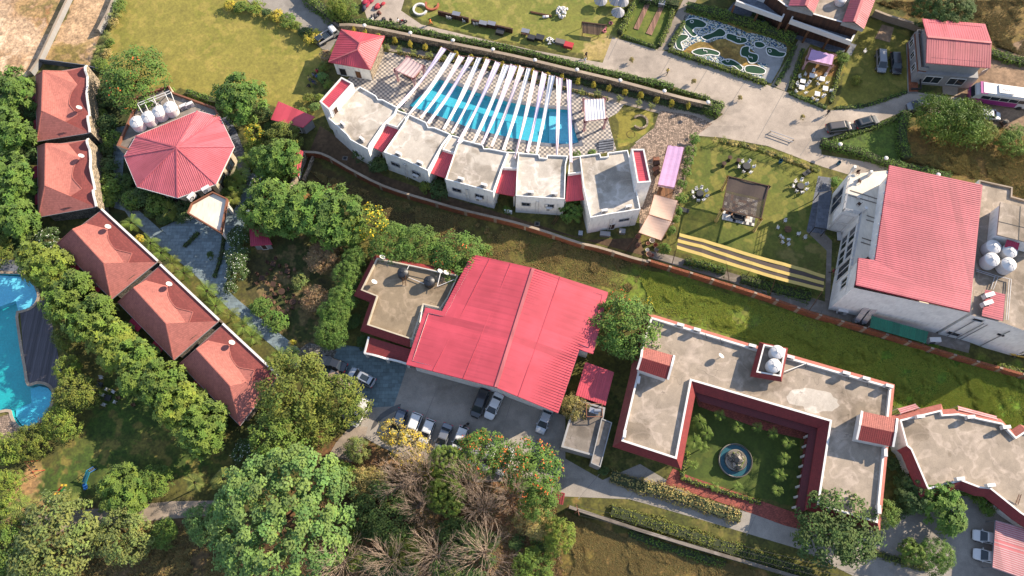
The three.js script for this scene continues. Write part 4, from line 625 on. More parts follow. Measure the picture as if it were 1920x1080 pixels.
// ---------------------------------------------------------------- courtyard block
{
  const D = [[1221,594],[1420,654],[1477,669],[1672,725],[1660,839],[1646,981],[1532,946],[1556,790],[1297,714],[1269,861],[1165,827],[1195,700],[1206,640]], h = 5.0, p = PG(D, h + 0.55);
  const t = thing('courtyard_block', 'U shaped block with weathered flat roof and dark red tiled rim round a garden court', 'building', at0(G(1420,700)));
  const wq = inset(p, 0.25); void wq;
  new MB().walls(p, 0, h + 0.55).build('wall', M.white, t); const inn = inset(p, 0.3);
  new MB().walls(inn, h, h + 0.55, true).flat(ccw(p), h + 0.55,[inn]).build('parapet', M.whiteTrim, t); new MB().flat(inn, h).build('roof', M.roof, t);
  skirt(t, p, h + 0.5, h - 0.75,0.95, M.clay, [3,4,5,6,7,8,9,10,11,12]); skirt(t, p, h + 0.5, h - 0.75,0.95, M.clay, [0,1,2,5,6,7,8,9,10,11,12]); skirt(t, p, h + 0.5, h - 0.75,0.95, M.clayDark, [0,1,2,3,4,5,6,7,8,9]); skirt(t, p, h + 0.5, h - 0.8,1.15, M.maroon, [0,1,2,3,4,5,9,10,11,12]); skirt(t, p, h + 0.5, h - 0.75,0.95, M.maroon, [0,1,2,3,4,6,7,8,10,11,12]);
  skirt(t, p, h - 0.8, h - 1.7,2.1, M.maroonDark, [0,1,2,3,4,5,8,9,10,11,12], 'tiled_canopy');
  const c0 = G(1400,690), q = (i, j, s, y, w, hh, o) => opening('window', t, p[i], p[j], s, y, w, hh, c0, o);
  for (const s of [2,5,7.6]) q(9,10, s, 1.0,1.3,1.3, { mullion: 1 }); { const pr = new MB(); for (let k = 0; k < 9; k++) { const s = k / 8, a = [lerp(p[6][0], p[7][0], s), lerp(p[6][1], p[7][1], s)]; pr.box(a[0] - 1.7,1.7, a[1],0.3,3.4,0.3); } pr.build('pillar', M.whiteTrim, t); }
  // stair heads with little gabled roofs
  const head = (label, nw, ne, se, sw, r1, r2) => { const e = [nw, ne, se, sw].map(v => P3(v[0], v[1],7.3)), a = P3(...r1,7.9), b = P3(...r2,7.9), s = thing('rooftop_hut', label, 'rooftop hut', at0(mid(e.map(v => [v.x, v.z])), h)); pitched('roof_slope', s, [e[0], e[1], b, a], e[0].clone().sub(a), M.clay, { rib: 0.3, h: 0.03, w: 0.05 }); pitched('roof_slope', s, [a, b, e[2], e[3]], e[3].clone().sub(a), M.maroon, { rib: 0.3, h: 0.03, w: 0.05 }); const w = inset(e.map(v => [v.x, v.z]),0.18); new MB().walls(w, h + 0.03,7.25).build('wall', M.whiteTrim, s); for (const [x, y, z] of [[e[0], a, e[3]],[e[1], b, e[2]]]) new MB().bar(lift(x, 0.06), lift(y, 0.06),0.32,0.16).bar(lift(y, 0.06), lift(z, 0.06),0.32,0.16).tri(lift(x, -0.1), lift(y, -0.05), lift(z, -0.1)).build('verge', M.whiteTrim, s); return s; };
  head('left stair head with a small two tone tiled gable on the courtyard block roof', [1205,650],[1264,667],[1252,712],[1195,693],[1202,670],[1259,687]);
  head('right stair head with a small two tone tiled gable on the courtyard block roof', [1616,771],[1682,785],[1674,838],[1606,824],[1612,797],[1679,811]);
  // tank tower
  const tp = PG([[1432,645],[1474,654],[1464,706],[1418,698]],7.2), tt = thing('tank_tower', 'square tank tower with dark red tiled rim on the courtyard block roof', 'tower', at0(mid(tp), h)), ti = inset(tp, 0.22); new MB().walls(tp, h + 0.03,7.2).build('wall', M.whiteTrim, tt); new MB().walls(ti, 6.3,7.2, true).flat(ccw(tp),7.2,[ti]).build('parapet', M.whiteTrim, tt); new MB().flat(ti, 6.3).build('roof', M.roofDim, tt); skirt(tt, tp, 7.15,6.3,0.5, M.maroon);
  [[1453,664, 'upper'],[1447,689, 'lower']].forEach(([x, y, n]) => { const q2 = G(x, y, 6.4); waterTank(q2[0],6.32, q2[1],1.05,1.8, `${n} of the two white water tanks in the red rimmed tower`, M.tank, 'white tanks on the courtyard block'); });
  // condensers along the rear parapet
  for (const [x, y, n] of [[1274,612, 'first from left'],[1305,621, 'second from left'],[1408,651, 'third from left'],[1479,672, 'fourth from left'],[1583,702, 'fifth from left'],[1620,712, 'sixth from left'],[1663,726, 'last on the right']]) acUnit(G(x, y, h + 0.4), h + 0.56,-0.27, `white condenser on the courtyard block's rear parapet, ${n}`, 'condensers on the courtyard block', 1.1);
  for (const [x, y, n] of [[1655,850, 'upper'],[1643,956, 'lower']]) acUnit(G(x, y, h + 0.4), h + 0.56,1.45, `${n} white condenser on the right parapet of the courtyard block`, 'condensers on the courtyard block', 1.2);
  acUnit(G(1196,714, h), h + 0.05,1.4, 'white condenser below the left stair head', 'condensers on the courtyard block', 1.1); acUnit(G(1170,815, h), h + 0.05,1.4, 'white condenser at the lower left roof corner of the courtyard block', 'condensers on the courtyard block', 1.1);
  dish(1350,670, h, 'white satellite dish standing on a bracket in the middle of the courtyard block roof');
  const pp = new MB(); pp.rod(P3(1470,697,6.2), P3(1510,682,5.4),0.07); tag(pp.build('drain_pipe', M.tank), 'white pipe slanting from the tank tower down to the rear parapet', 'pipe');
  { const r = rng(12), q = [...Array(26)].map((_, i) => { const a = i / 26 * 6.283, d = .75 + .5 * vnoise(i * .9,3,0,5) + .1 * r(); return [1528 + Math.cos(a) * 44 * d, 752 + Math.sin(a) * 20 * d + Math.cos(a) * 8]; }); new MB().flat(PG(q, h), h + 0.006).build('cement_patch', M.roofPale, t); }
  // flat pale patch and hairline wires stay in the roof texture; rear service pipes
  const rp = new MB(); for (const [a, b] of [[[1322,625],[1326,636]],[[1350,634],[1354,645]],[[1513,680],[1510,690]],[[1588,700],[1592,712]],[[1625,712],[1627,724]]]) rp.rod(P3(...a, 5.75), P3(...b, 5.1),0.035); tag(rp.build('cable_drop', M.black), 'thin dark cables dropping over the rear parapet of the courtyard block', 'cables');
}
// fountain in the court
{
  const c = P3(1378,864,0), t = thing('fountain', 'round stone fountain with teal basin and planted rock in the courtyard garden', 'fountain', [c.x, 0, c.z]);
  new MB().lathe([[2.42,0],[2.6,0],[2.62,0.45],[2.58,0.55],[2.45,0.55],[2.42,0.45],[2.42,0.1]],0,0,0,40).local('rim', M.stoneGrey, t); new MB().lathe([[0.01,0.12],[2.42,0.12]],0,0,0,40).local('basin', mapped(A(30,110,120), T.pooltile), t); new MB().lathe([[1.5,0.12],[1.72,0.5],[1.6,0.75],[1.3,0.8],[0.01,0.82]],0,0,0,32).local('inner_wall', M.stoneGrey, t);
  new MB().lathe([[0.01,0.4],[2.41,0.4]],0,0,0,40).local('water', M.water, t);
  const r = rng(5), m = new MB(); for (let i = 0; i < 26; i++) { const a = r() * 6.28, d = r() * 1.15, s = 0.3 + r() * 0.45; const g = new THREE.DodecahedronGeometry(s, 0); g.scale(1,0.8 + r() * 0.7,1); m.geo(g, new THREE.Matrix4().makeRotationY(r() * 6).setPosition(Math.cos(a) * d, 0.8 + (1.2 - d) * 0.9 * r(), Math.sin(a) * d)); } m.local('rockery', M.stoneGrey, t);
  globalThis.FOUNTAIN = t;
}
// ---------------------------------------------------------------- east block with zigzag plan
{
  const D = [[1687,787],[1765,768],[1768,777],[1797,775],[1880,793],[1905,819],[1925,806],[1990,830],[1990,1000],[1940,980],[1913,962],[1857,917],[1837,915],[1803,902],[1740,918],[1708,843],[1700,836]], h = 4.6, p = PG(D, h + 0.5), c = mid(p), t = thing('zigzag_block', 'zigzag planned block with weathered flat roof and dark red tiled rim at the right edge', 'building', at0(c));
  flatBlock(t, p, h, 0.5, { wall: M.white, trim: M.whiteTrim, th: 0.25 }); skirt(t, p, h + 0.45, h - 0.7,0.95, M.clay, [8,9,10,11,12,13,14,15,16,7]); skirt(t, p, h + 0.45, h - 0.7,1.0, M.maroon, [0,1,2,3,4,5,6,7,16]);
  opening('window', t, p[10], p[11],3.5,1.2,2.2,1.1, c, { frame: M.dark }); opening('window', t, p[13], p[14],3,1.2,1.4,1.2, c, {});
  for (const [x, y, n] of [[1720,783, 'at the upper left'],[1814,784, 'near the upper middle'],[1880,803, 'at the upper right'],[1794,899, 'left of the two on the lower edge'],[1851,911, 'right of the two on the lower edge']]) acUnit(G(x, y, h + 0.3), h + 0.52,0.1, `white condenser ${n} of the zigzag block roof`, 'condensers on the zigzag block', 1.2);
  const br = thing('brick_stack', 'small heap of red bricks on the zigzag block roof', 'bricks', at0(G(1730,873, h), h)); const r = rng(8); for (let i = 0; i < 14; i++) new MB().box((r() - 0.5) * 0.8,0.06 + Math.floor(i / 7) * 0.1, (r() - 0.5) * 0.5,0.24,0.09,0.12, r() * 3).build('brick', M.brick, br);
  const ld = thing('ladder', 'thin rusty ladder lying on the zigzag block roof at the right edge', 'ladder', at0(G(1908,940, h), h)); const q = (x, y, z) => P3(x, y, z); new MB().rod(q(1904,945, h + 0.1), q(1911,926, h + 0.9),0.05).rod(q(1909,946, h + 0.1), q(1915,927, h + 0.9),0.05).build('rail', M.rust, ld); for (let k = 1; k < 8; k++) new MB().rod(q(1904,945, h + 0.1).lerp(q(1911,926, h + 0.9), k / 8), q(1909,946, h + 0.1).lerp(q(1915,927, h + 0.9), k / 8),0.035).build('rung', M.rust, ld);
  for (const [pts, n] of [[[[1683,766],[1716,757],[1724,765],[1689,776]], 'left'],[[[1796,761],[1868,780],[1870,787],[1797,769]], 'right']]) { const f = pts.map((v, k) => P3(v[0], v[1], k < 2 ? 4.0 : 4.5)), cn = thing('awning', `pink and white striped sheet awning behind the zigzag block, ${n} one`, 'awning', at0(mid(f.map(v => [v.x, v.z])),4)); stripes(cn, f, 0.4); new MB().bar(f[2], v3(f[2].x, 0, f[2].z),0.1).bar(f[3], v3(f[3].x, 0, f[3].z),0.1).bar(f[0], v3(f[0].x, 0, f[0].z),0.08).bar(f[1], v3(f[1].x, 0, f[1].z),0.08).build('post', M.steel, cn); }
  const cp = [[1867,976],[1990,1010],[1990,1110],[1861,1064]].map((v, k) => P3(v[0], v[1], k === 0 || k === 3 ? 3.0 : 3.3)), cs = thing('carport', 'pink and white striped carport roof in the bottom right corner', 'carport', at0(mid(cp.map(v => [v.x, v.z])))); stripes(cs, cp, 0.3); edgeTrim('beam', cs, cp.map(v => lift(v, -0.15)),0.12,0.16, M.steel); for (const v of cp) new MB().rod(v3(v.x + 0.2,0, v.z), v3(v.x + 0.2, v.y - 0.1, v.z),0.08).build('post', M.steel, cs);
}
function stripes(t, f, w) { const a = f[0].clone().lerp(f[3],0.5), d = f[1].clone().sub(f[0]); void a; const m = new MB(); m.face(f); m.build('roof', M.pinkOld, t); const n = Math.round(f[0].distanceTo(f[3]) / w); const m2 = new MB(); for (let i = 0; i < n; i += 1) { if (i % 13 > 8 && i % 2) continue; const s0 = (i + 0.25) / n, s1 = (i + 0.78) / n, q = [f[0].clone().lerp(f[3], s0), f[1].clone().lerp(f[2], s0), f[1].clone().lerp(f[2], s1), f[0].clone().lerp(f[3], s1)]; m2.face(q.map(p => lift(p, 0.03))); } void d; stuff(m2.build('pale_rib', M.pinkStripe, t)); }
// ---------------------------------------------------------------- three storey block on the right with the long pink roof
{
  const B = PG([[1561,363],[1549,430],[1579,437],[1553,580],[1835,660],[1848,600],[1872,440],[1800,420]],0), c = G(1710,480), t = thing('hotel_block', 'tall white block with glazed left front, terrace and long pink sheet roof', 'hotel', at0(c));
  const NE = G(1842,347,10), N1 = G(1668,313,10), low = [B[0], B[1], B[2], B[3], G(1812,590,9.5), G(1838,350,9.5), G(1662,318,7.4)]; void NE; void N1;
  const up = [G(1664,330,10.2), G(1832,360,10.2), low[4], B[3], G(1612,487,10.2), G(1641,492,10.2)];
  new MB().walls(low, 0,7.1).build('wall', M.white, t); new MB().flat(inset(low, 0.01),7.1).build('terrace_floor', mapped(new THREE.Color(0.74,0.67,0.57), T.plaster), t);
  new MB().walls([B[2], B[3], G(1612,536,10.2), G(1615,486,10.2)],0,0.01).build('plinth', M.white, t);
  new MB().walls(up, 7.1,10.4).build('upper_wall', M.white, t);
  // raised wall flush with the left front below the roof end
  const W0 = B[3], Wd = [B[2][0] - B[3][0], B[2][1] - B[3][1]], wl = Math.hypot(...Wd), q = s => [W0[0] + Wd[0] * s / wl, W0[1] + Wd[1] * s / wl];
  const away = c, gl = (s, y, w, h) => opening('window', t, q(0), q(wl), s, y, w, h, away, { frame: M.whiteTrim, f: 0.22, mullion: 1 });
  for (const [s, y, w, h] of [[2.6,4.4,1.8,2.6],[5.6,1.6,2.6,5.2],[8.6,4.0,2.7,2.9],[8.6,0.8,2.7,2.7],[11.5,4.0,2.6,2.9],[11.5,0.8,2.6,2.7]]) if (s < wl - 0.6) gl(s, y, w, h);
  const a0 = B[0], a1 = B[1], la = Math.hypot(a1[0] - a0[0], a1[1] - a0[1]); opening('window', t, a0, a1, la * 0.45,0.8, la * 0.5,5.2, away, { frame: M.whiteTrim, f: 0.25, mullion: 1 }); opening('window', t, a1, B[2],1.3,3.6,1.9,2.6, away, { frame: M.whiteTrim, f: 0.2 }); opening('window', t, a1, B[2],1.3,0.4,1.9,2.6, away, { frame: M.whiteTrim, f: 0.2 });
  // terrace rail with posts and wires
  const rail = [B[0], B[1], B[2], q(4.7)], rm = new MB(), pm = new MB(); for (let i = 0; i < 3; i++) { const a = rail[i], b = rail[i + 1], n = Math.max(2, Math.round(Math.hypot(b[0] - a[0], b[1] - a[1]) / 1.5)); for (const y of [7.5,7.85,8.2]) rm.bar(v3(a[0], y, a[1]), v3(b[0], y, b[1]),0.06,0.06); for (let k = 0; k <= n; k++) pm.box(lerp(a[0], b[0], k / n),7.66, lerp(a[1], b[1], k / n),0.09,1.1,0.09); } for (const [x, y] of [[1603,313],[1634,322],[1624,390]]) { const g = G(x, y, 8.4); pm.box(g[0],7.8, g[1],0.42,1.5,0.42); } rm.build('handrail', M.steel, t); pm.build('rail_post', M.whiteTrim, t);
  for (const [x0, y0, x1, y1] of [[1594,357,1657,377],[1591,366,1656,385],[1625,404,1650,413],[1624,412,1649,420],[1616,446,1643,455],[1614,454,1642,463]]) { const a = G(x0, y0,7.1), b = G(x1, y1,7.1); new MB().bar(v3(a[0],7.14, a[1]), v3(b[0],7.14, b[1]),0.14,0.08).build('floor_joint', M.roofDim, t); }
  // long roof
  const R = [[1668,310],[1842,347],[1818,584],[1605,534],[1610,484],[1641,488]], yh = [10.9,11.5,11.5,10.75,10.75,10.85], f = R.map((v, i) => P3(v[0], v[1], yh[i])); const m = new MB(), m2 = [[0,1,2,5],[5,2,3],[5,3,4]]; const nrm = f[1].clone().sub(f[0]); for (const k of m2) { m.face(k.map(i => f[i])); m.ribs(k.map(i => f[i]), nrm, 0.36,0.035,0.12, k.length === 4 ? 0 : 0.3); } m.build('roof', M.pink, t); edgeTrim('fascia', t, f.map(p => lift(p, -0.14)),0.12,0.22, M.crimson);
  const pu = new MB(); for (let i = 0; i < 9; i++) { const p = f[5].clone().lerp(f[0], i / 9 + 0.04); pu.box(p.x - 0.12, p.y - 0.25, p.z, 0.3,0.14,0.5); } pu.build('purlin_end', M.whiteTrim, t);
  // east wing
  const E = [[1837,336],[1900,350],[1899,367],[1975,388],[1975,634],[1918,618],[1880,604],[1822,590],[1830,450]].map(v => G(v[0], v[1],10.2)); const t2 = thing('hotel_wing', 'white right wing of the tall block with bare concrete roof deck', 'hotel', at0(mid(E))); flatBlock(t2, E, 9.7,0.35, { wall: M.white, roof: M.roof, trim: M.coping, th: 0.22 });
  opening('window', t2, E[7], E[6],1.6,8.4,1.6,1.0, mid(E), { frame: M.whiteTrim }); opening('window', t2, E[6], E[5],2.0,6,0.9,0.4, mid(E), { frame: M.dark }); opening('window', t2, E[7], E[5],1.5,1.2,2.0,1.4, mid(E), {});
  const pd = new MB(); for (const s of [1.2,2.6,3.2,6.5]) { const a = E[7], b = E[5], l = Math.hypot(b[0] - a[0], b[1] - a[1]), p = [lerp(a[0], b[0], s / l), lerp(a[1], b[1], s / l) + 0.12]; pd.rod(v3(p[0],0.3, p[1]), v3(p[0],8.6, p[1]),0.07); } pd.build('drain_pipe', M.steel, t2);
  const bx = PG([[1876,379],[1965,398],[1965,464],[1870,440]],13.0), t3 = thing('lift_house', 'white rooftop stair box with a jointed cream lid on the right wing', 'stair box', at0(mid(bx),9.7)); new MB().walls(inset(bx, 0.2),9.72,12.8).build('wall', M.white, t3); new MB().prism(bx, 12.75,13.0).build('roof', M.roof, t3); const jm = new MB(); jm.bar(v3(lerp(bx[0][0], bx[1][0],.42),13.01, lerp(bx[0][1], bx[1][1],.42)), v3(lerp(bx[3][0], bx[2][0],.42),13.01, lerp(bx[3][1], bx[2][1],.42)),0.12,0.05).bar(v3(lerp(bx[0][0], bx[3][0],.6),13.01, lerp(bx[0][1], bx[3][1],.6)), v3(lerp(bx[1][0], bx[2][0],.6),13.01, lerp(bx[1][1], bx[2][1],.6)),0.12,0.05).build('joint', M.dark, t3);
  const hood = [[1888,449],[1912,456],[1908,470],[1883,463]].map((v, k) => P3(v[0], v[1], k < 2 ? 12.4 : 11.9)); pitched('hood', t3, hood, hood[3].clone().sub(hood[0]), M.crimson, { rib: 0.3 });
  [[1852,470, 'upper left'],[1882,478, 'upper right'],[1849,494, 'lower left'],[1880,503, 'lower right']].forEach(([x, y, n]) => { const g = G(x, y, 9.9); waterTank(g[0],9.8, g[1],1.14,2.3, `${n} of four white water tanks clustered beside the long pink roof`, M.tank, 'white tanks on the right wing'); });
  const pi = thing('pipe_run', 'grey water pipes on the right wing roof below the four white tanks', 'pipes', at0(G(1880,530,9.8),9.8)), pim = new MB(); for (const [a, b] of [[[1830,505],[1872,518]],[[1872,518],[1896,524]],[[1896,524],[1890,600]],[[1872,518],[1862,543]],[[1866,516],[1858,542]],[[1892,524],[1886,600]],[[1830,508],[1868,520]]]) pim.rod(P3(...a, 10.1), P3(...b, 10.1),0.06); pim.build('pipe', M.steel, pi);
  const pr = [[1847,543],[1885,552],[1880,602],[1841,592]].map((v, k) => P3(v[0], v[1], k === 0 || k === 3 ? 10.5 : 10.8)), t4 = thing('plant_roof', 'small pink sheet roof with two condensers at the front of the right wing', 'lean to roof', at0(mid(pr.map(v => [v.x, v.z])),9.7)); pitched('roof', t4, pr, pr[1].clone().sub(pr[0]), M.pink, { rib: 0.35 }); new MB().walls(inset(pr.map(v => [v.x, v.z]),0.2),9.72,10.45).build('wall', M.greyWall, t4);
  acUnit(G(1848,557,10.8),10.9,0.3, 'upper of two condensers on the small pink roof', 0,1.5); acUnit(G(1845,572,10.8),10.9,0.3, 'lower of two condensers on the small pink roof', 0,1.5);
  // green lean-to and service gear behind the block
  const gr = [[1634,592],[1741,622],[1736,644],[1631,614]].map((v, k) => P3(v[0], v[1], k < 2 ? 3.2 : 2.6)), t5 = thing('green_lean_to', 'long dark green sheet lean-to against the foot of the tall white block', 'lean to', at0(mid(gr.map(v => [v.x, v.z])))); pitched('roof', t5, gr, gr[3].clone().sub(gr[0]), M.green, { rib: 0.36 }); for (const k of [2,3]) new MB().box(gr[k].x, 1.25, gr[k].z - 0.2,0.12,2.5,0.12).build('post', M.steel, t5);
  const dk = thing('air_duct', 'pair of galvanised ventilation ducts climbing the wall beside the green lean-to', 'duct', at0(G(1620,590))); for (const [x0, y0, x1, y1] of [[1607,600,1632,566],[1620,603,1646,570]]) { const a = P3(x0, y0,1.2), b = P3(x1, y1,4.6); new MB().bar(a, b, 0.8,0.7).bar(a, v3(a.x, 0, a.z),0.8,0.7, v3(1,0,0)).bar(b, v3(b.x, b.y, b.z - 0.9),0.8,0.7).build('duct', M.steel, dk); const jm2 = new MB(); for (let i = 1; i < 5; i++) { const p = a.clone().lerp(b, i / 5), d = b.clone().sub(a).normalize().multiplyScalar(0.05); jm2.bar(p.clone().sub(d), p.clone().add(d),0.88,0.78); } jm2.build('flange', M.steel, dk); }
  acUnit(G(1748,640,0.8),0.5,0, 'condenser standing at the right end of the green lean-to', 0,1.8); acUnit(G(1576,586),0.1,-0.2, 'condenser at the left rear corner of the tall white block', 0,1.6);
  // dark pergola and steps at the left front
  const pg = thing('slat_pergola', 'dark blue slatted pergola before the glazed left front of the tall block', 'pergola', at0(G(1545,400))), sl = [[1536,362],[1560,358],[1550,430],[1528,426]].map(v => P3(v[0], v[1],2.8)); for (let i = 0; i < 12; i++) new MB().bar(sl[0].clone().lerp(sl[1], (i + 0.5) / 12), sl[3].clone().lerp(sl[2], (i + 0.5) / 12),0.12,0.18).build('slat', M.darkpave, pg); for (const v of sl) new MB().rod(v3(v.x, 0, v.z), v, 0.08).build('post', M.black, pg); for (const k of [0,3]) new MB().bar(sl[k], sl[k ? 2 : 1],0.14,0.2).build('beam', M.black, pg);
  // terrace furniture
  [[1608,325],[1611,341],[1609,371],[1610,383],[1623,488]].forEach((v, i) => { const g = G(v[0], v[1],7.3), s = thing('terrace_chair', ['small brown chair by the top rail of the terrace', 'second small brown chair on the terrace', 'white chair in the middle of the terrace', 'dark chair beside the white terrace chair', 'dark chair at the lower end of the terrace'][i], 'chair', [g[0],7.12, g[1]],0, i * 1.3); const mt = i === 2 ? M.tank : M.timberDark; new MB().box(0,0.42,0,0.5,0.07,0.5).local('seat', mt, s); new MB().box(0,0.72,-0.24,0.5,0.55,0.06).local('backrest', mt, s); for (const [x, z] of [[-1,-1],[1,-1],[1,1],[-1,1]]) new MB().box(x * 0.21,0.2, z * 0.21,0.05,0.4,0.05).local('leg', mt, s); });
}
// ---------------------------------------------------------------- pink gabled house at the top right
{
  const h = 6.6, a = P3(1730,35, h), b = P3(1847,45, h), r1 = P3(1739,69,7.9), r2 = P3(1859,80,7.9), e1 = P3(1737,117, h), e2 = P3(1857,127, h), pl = inset([a, b, e2, e1].map(p => [p.x, p.z]),0.9), c = mid(pl), t = thing('gabled_house', 'grey house with pink gabled roof beside the pink bus', 'house', at0(c));
  pitched('roof_slope', t, [a, b, r2, r1], a.clone().sub(r1), M.pink, { rib: 0.42 }); pitched('roof_slope', t, [r1, r2, e2, e1], e1.clone().sub(r1), M.pinkOld, { rib: 0.42 }); new MB().bar(lift(r1,0.05), lift(r2,0.05),0.4,0.1).build('ridge_cap', M.pinkOld, t); edgeTrim('fascia', t, [a, b, r2, e2, e1, r1].map(p => lift(p, -0.1)),0.1,0.16, M.pink);
  new MB().walls(pl, 3.2, h + 0.3).build('wall', M.greyWall, t); const lo = PG([[1726,62],[1870,78],[1807,158],[1722,150]],0.0), lq = [pl[0], pl[1], pl[2], pl[3]]; void lo; new MB().prism(inset(lq, -0.7),0,3.2).build('lower_storey', M.greyWall, t);
  const w = ccw(inset(lq, -0.7)); for (let i = 0; i < 4; i++) { const p = w[i], q = w[(i + 1) % 4], l = Math.hypot(q[0] - p[0], q[1] - p[1]); if (-(q[0] - p[0]) / l > 0.7) { for (const k of [0.3,0.7]) opening('window', t, p, q, l * k, 0.7,2.9,1.9, c, { mullion: 1 }); } else if ((q[1] - p[1]) / l < -0.7) for (const k of [0.25,0.55,0.85]) opening('window', t, p, q, l * k, 0.9,1.2,1.6, c, { mullion: 1 }); }
  const v = PG([[1701,80],[1717,78],[1722,172],[1704,172]],0.5), tv = thing('veranda', 'long brick floored veranda with a dark rail left of the grey gabled house', 'veranda', at0(mid(v))); new MB().walls(v, 0,0.5).build('plinth', M.greyWall, tv); new MB().flat(v, 0.5).build('floor', M.brick, tv); edgeTrim('rail', tv, v.map(p => v3(p[0],1.4, p[1])),0.12,0.5, M.black, false);
  const bl = PG([[1716,62],[1736,64],[1737,134],[1722,132]],3.4); new MB().prism(bl, 3.0,3.3).build('balcony_floor', M.brick, t); edgeTrim('balcony_rail', t, bl.map(p => v3(p[0],3.95, p[1])),0.1,0.9, M.greyWall);
  const cp = PG([[1767,160],[1796,164],[1795,180],[1768,176]],0.1); tag(new MB().prism(cp, 0,0.12).build('doorstep', M.coping), 'pale paved doorstep below the grey gabled house', 'step');
  const gt = thing('tin_screen', 'upright corrugated tin sheets beside the grey gabled house', 'screen', at0(G(1838,140))), s0 = P3(1830,146,0), s1 = P3(1846,138,0); for (let k = 0; k < 6; k++) { const p = s0.clone().lerp(s1, k / 6), q = s0.clone().lerp(s1, (k + 0.9) / 6); new MB().bar(lift(p, 1.0), lift(q, 1.0),0.05,2.0).build('panel', M.steel, gt); }
}
// ---------------------------------------------------------------- balconied guest house at the top
{
  const h = 6.4, body = PG([[1340,-40],[1495,-40],[1640,-40],[1622,34],[1600,62],[1479,12],[1420,-10]],0), T0 = [[1380,-60],[1660,-60],[1612,52],[1474,12]], c = G(1560,-10), t = thing('guest_house', 'dark timber guest house with white rimmed balconies and pink gabled roofs at the top', 'guest house', at0(c)); void body;
  const pl = PG(T0, h); new MB().walls(pl, 0, h).build('wall', M.timberDark, t); const inn = inset(pl, 0.3); new MB().walls(inn, h - 0.5, h, true).flat(ccw(pl), h, [inn]).build('parapet', M.whiteTrim, t); new MB().flat(inn, h - 0.45).build('roof', M.roof, t);
  const gable = (l0, l1, rr0, rr1, q0, q1, nm) => { const e0 = P3(...l0,6.9), e1 = P3(...l1,6.9), r0 = P3(...rr0,8.4), r1 = P3(...rr1,8.4), f0 = P3(...q0,6.9), f1 = P3(...q1,6.9); pitched('roof_slope', t, [e0, e1, r1, r0], e0.clone().sub(r0), M.pink, { rib: 0.42 }); pitched('roof_slope', t, [r0, r1, f1, f0], f0.clone().sub(r0), M.pink, { rib: 0.42 }); new MB().bar(lift(r0,.06), lift(r1,.06),0.5,0.12).build('ridge_cap', M.pinkOld, t); new MB().tri(lift(e0,-0.1), lift(f0,-0.1), lift(r0,-0.2)).quad(lift(e0,-0.1), lift(f0,-0.1), v3(f0.x, h - 0.4, f0.z), v3(e0.x, h - 0.4, e0.z)).build('gable', M.greyWall, t); void nm; };
  gable([1478,11],[1500,-50],[1511,11],[1533,-50],[1526,24],[1556,-50]); gable([1579,41],[1612,-50],[1602,41],[1634,-50],[1620,54],[1660,-50]);
  // balconies: slab, white parapet, dark posts
  for (const [q, hh, bars] of [[[[1482,37],[1490,18],[1608,56],[1597,78]],3.6,3],[[[1380,2],[1392,-20],[1478,14],[1468,34]],3.6,2]]) { const p = PG(q, hh + 0.9), i2 = inset(p, 0.3); new MB().ring(p, i2, hh - 0.2, hh + 0.9, hh).build('balcony_parapet', M.whiteTrim, t); new MB().flat(i2, hh).build('balcony_floor', M.darkpave, t); for (let k = 0; k <= bars; k++) { const a = [lerp(p[0][0], p[3][0], k / bars), lerp(p[0][1], p[3][1], k / bars)]; new MB().box(a[0], (hh - 0.2) / 2, a[1],0.3, hh - 0.2,0.3).build('pillar', M.timber, t); if (k < bars) { const b = [lerp(p[1][0], p[2][0], (k + 0.5) / bars), lerp(p[1][1], p[2][1], (k + 0.5) / bars)]; new MB().box(b[0], hh + 1.1, b[1] - 0.5,0.35,2.2,0.35).build('pillar', M.timber, t); } } }
  const tr = thing('paved_terrace', 'grey paved terrace in front of the timber guest house', 'terrace', at0(G(1520,70))), tq = PG([[1360,24],[1376,4],[1606,84],[1596,104],[1560,96],[1500,74],[1440,54]],0.2); new MB().prism(tq, 0,0.2).build('floor', M.darkpave, tr);
  const q = G(1575,3, h); waterTank(q[0], h - 0.4, q[1],0.9,1.6, 'white water tank between the pink gables of the guest house', M.tank);
}
// ================================================================ WALLS, LAMPS, CLOTH
function wallRun(name, label, cat, pts, h, th, mat, o = {}) {       // a wall along a line of photograph points on the ground
  const p = pts.map(v => G(v[0], v[1])), c = mid(p), t = thing(name, label, cat, at0(c)), m = new MB(), cp = new MB(), L = [], R = [];
  for (let i = 0; i < p.length; i++) { const a = p[Math.max(0, i - 1)], b = p[Math.min(p.length - 1, i + 1)], l = Math.hypot(b[0] - a[0], b[1] - a[1]), nx = -(b[1] - a[1]) / l, nz = (b[0] - a[0]) / l; L.push([p[i][0] + nx * th / 2, p[i][1] + nz * th / 2]); R.push([p[i][0] - nx * th / 2, p[i][1] - nz * th / 2]); }
  const plan = [...L, ...R.slice().reverse()]; m.walls(plan, 0, h); m.flat(ccw(plan), h); m.build('wall', mat, t);
  for (let i = 0; i + 1 < p.length; i++) cp.bar(v3(p[i][0], h + 0.05, p[i][1]), v3(p[i + 1][0], h + 0.05, p[i + 1][1]), th + 0.12,0.1); if (o.coping) cp.build('coping', o.coping, t);
  if (o.pier) { let d = 0; for (let i = 0; i + 1 < p.length; i++) { const l = Math.hypot(p[i + 1][0] - p[i][0], p[i + 1][1] - p[i][1]); for (; d < l; d += o.pier) { const s = d / l; new MB().box(lerp(p[i][0], p[i + 1][0], s), h / 2 + 0.08, lerp(p[i][1], p[i + 1][1], s), th + 0.2, h + 0.16,0.3,-Math.atan2(p[i + 1][1] - p[i][1], p[i + 1][0] - p[i][0]) + Math.PI / 2 * 0).build('pier', o.pierMat ?? M.coping, t); } d -= l; } }
  return t;
}
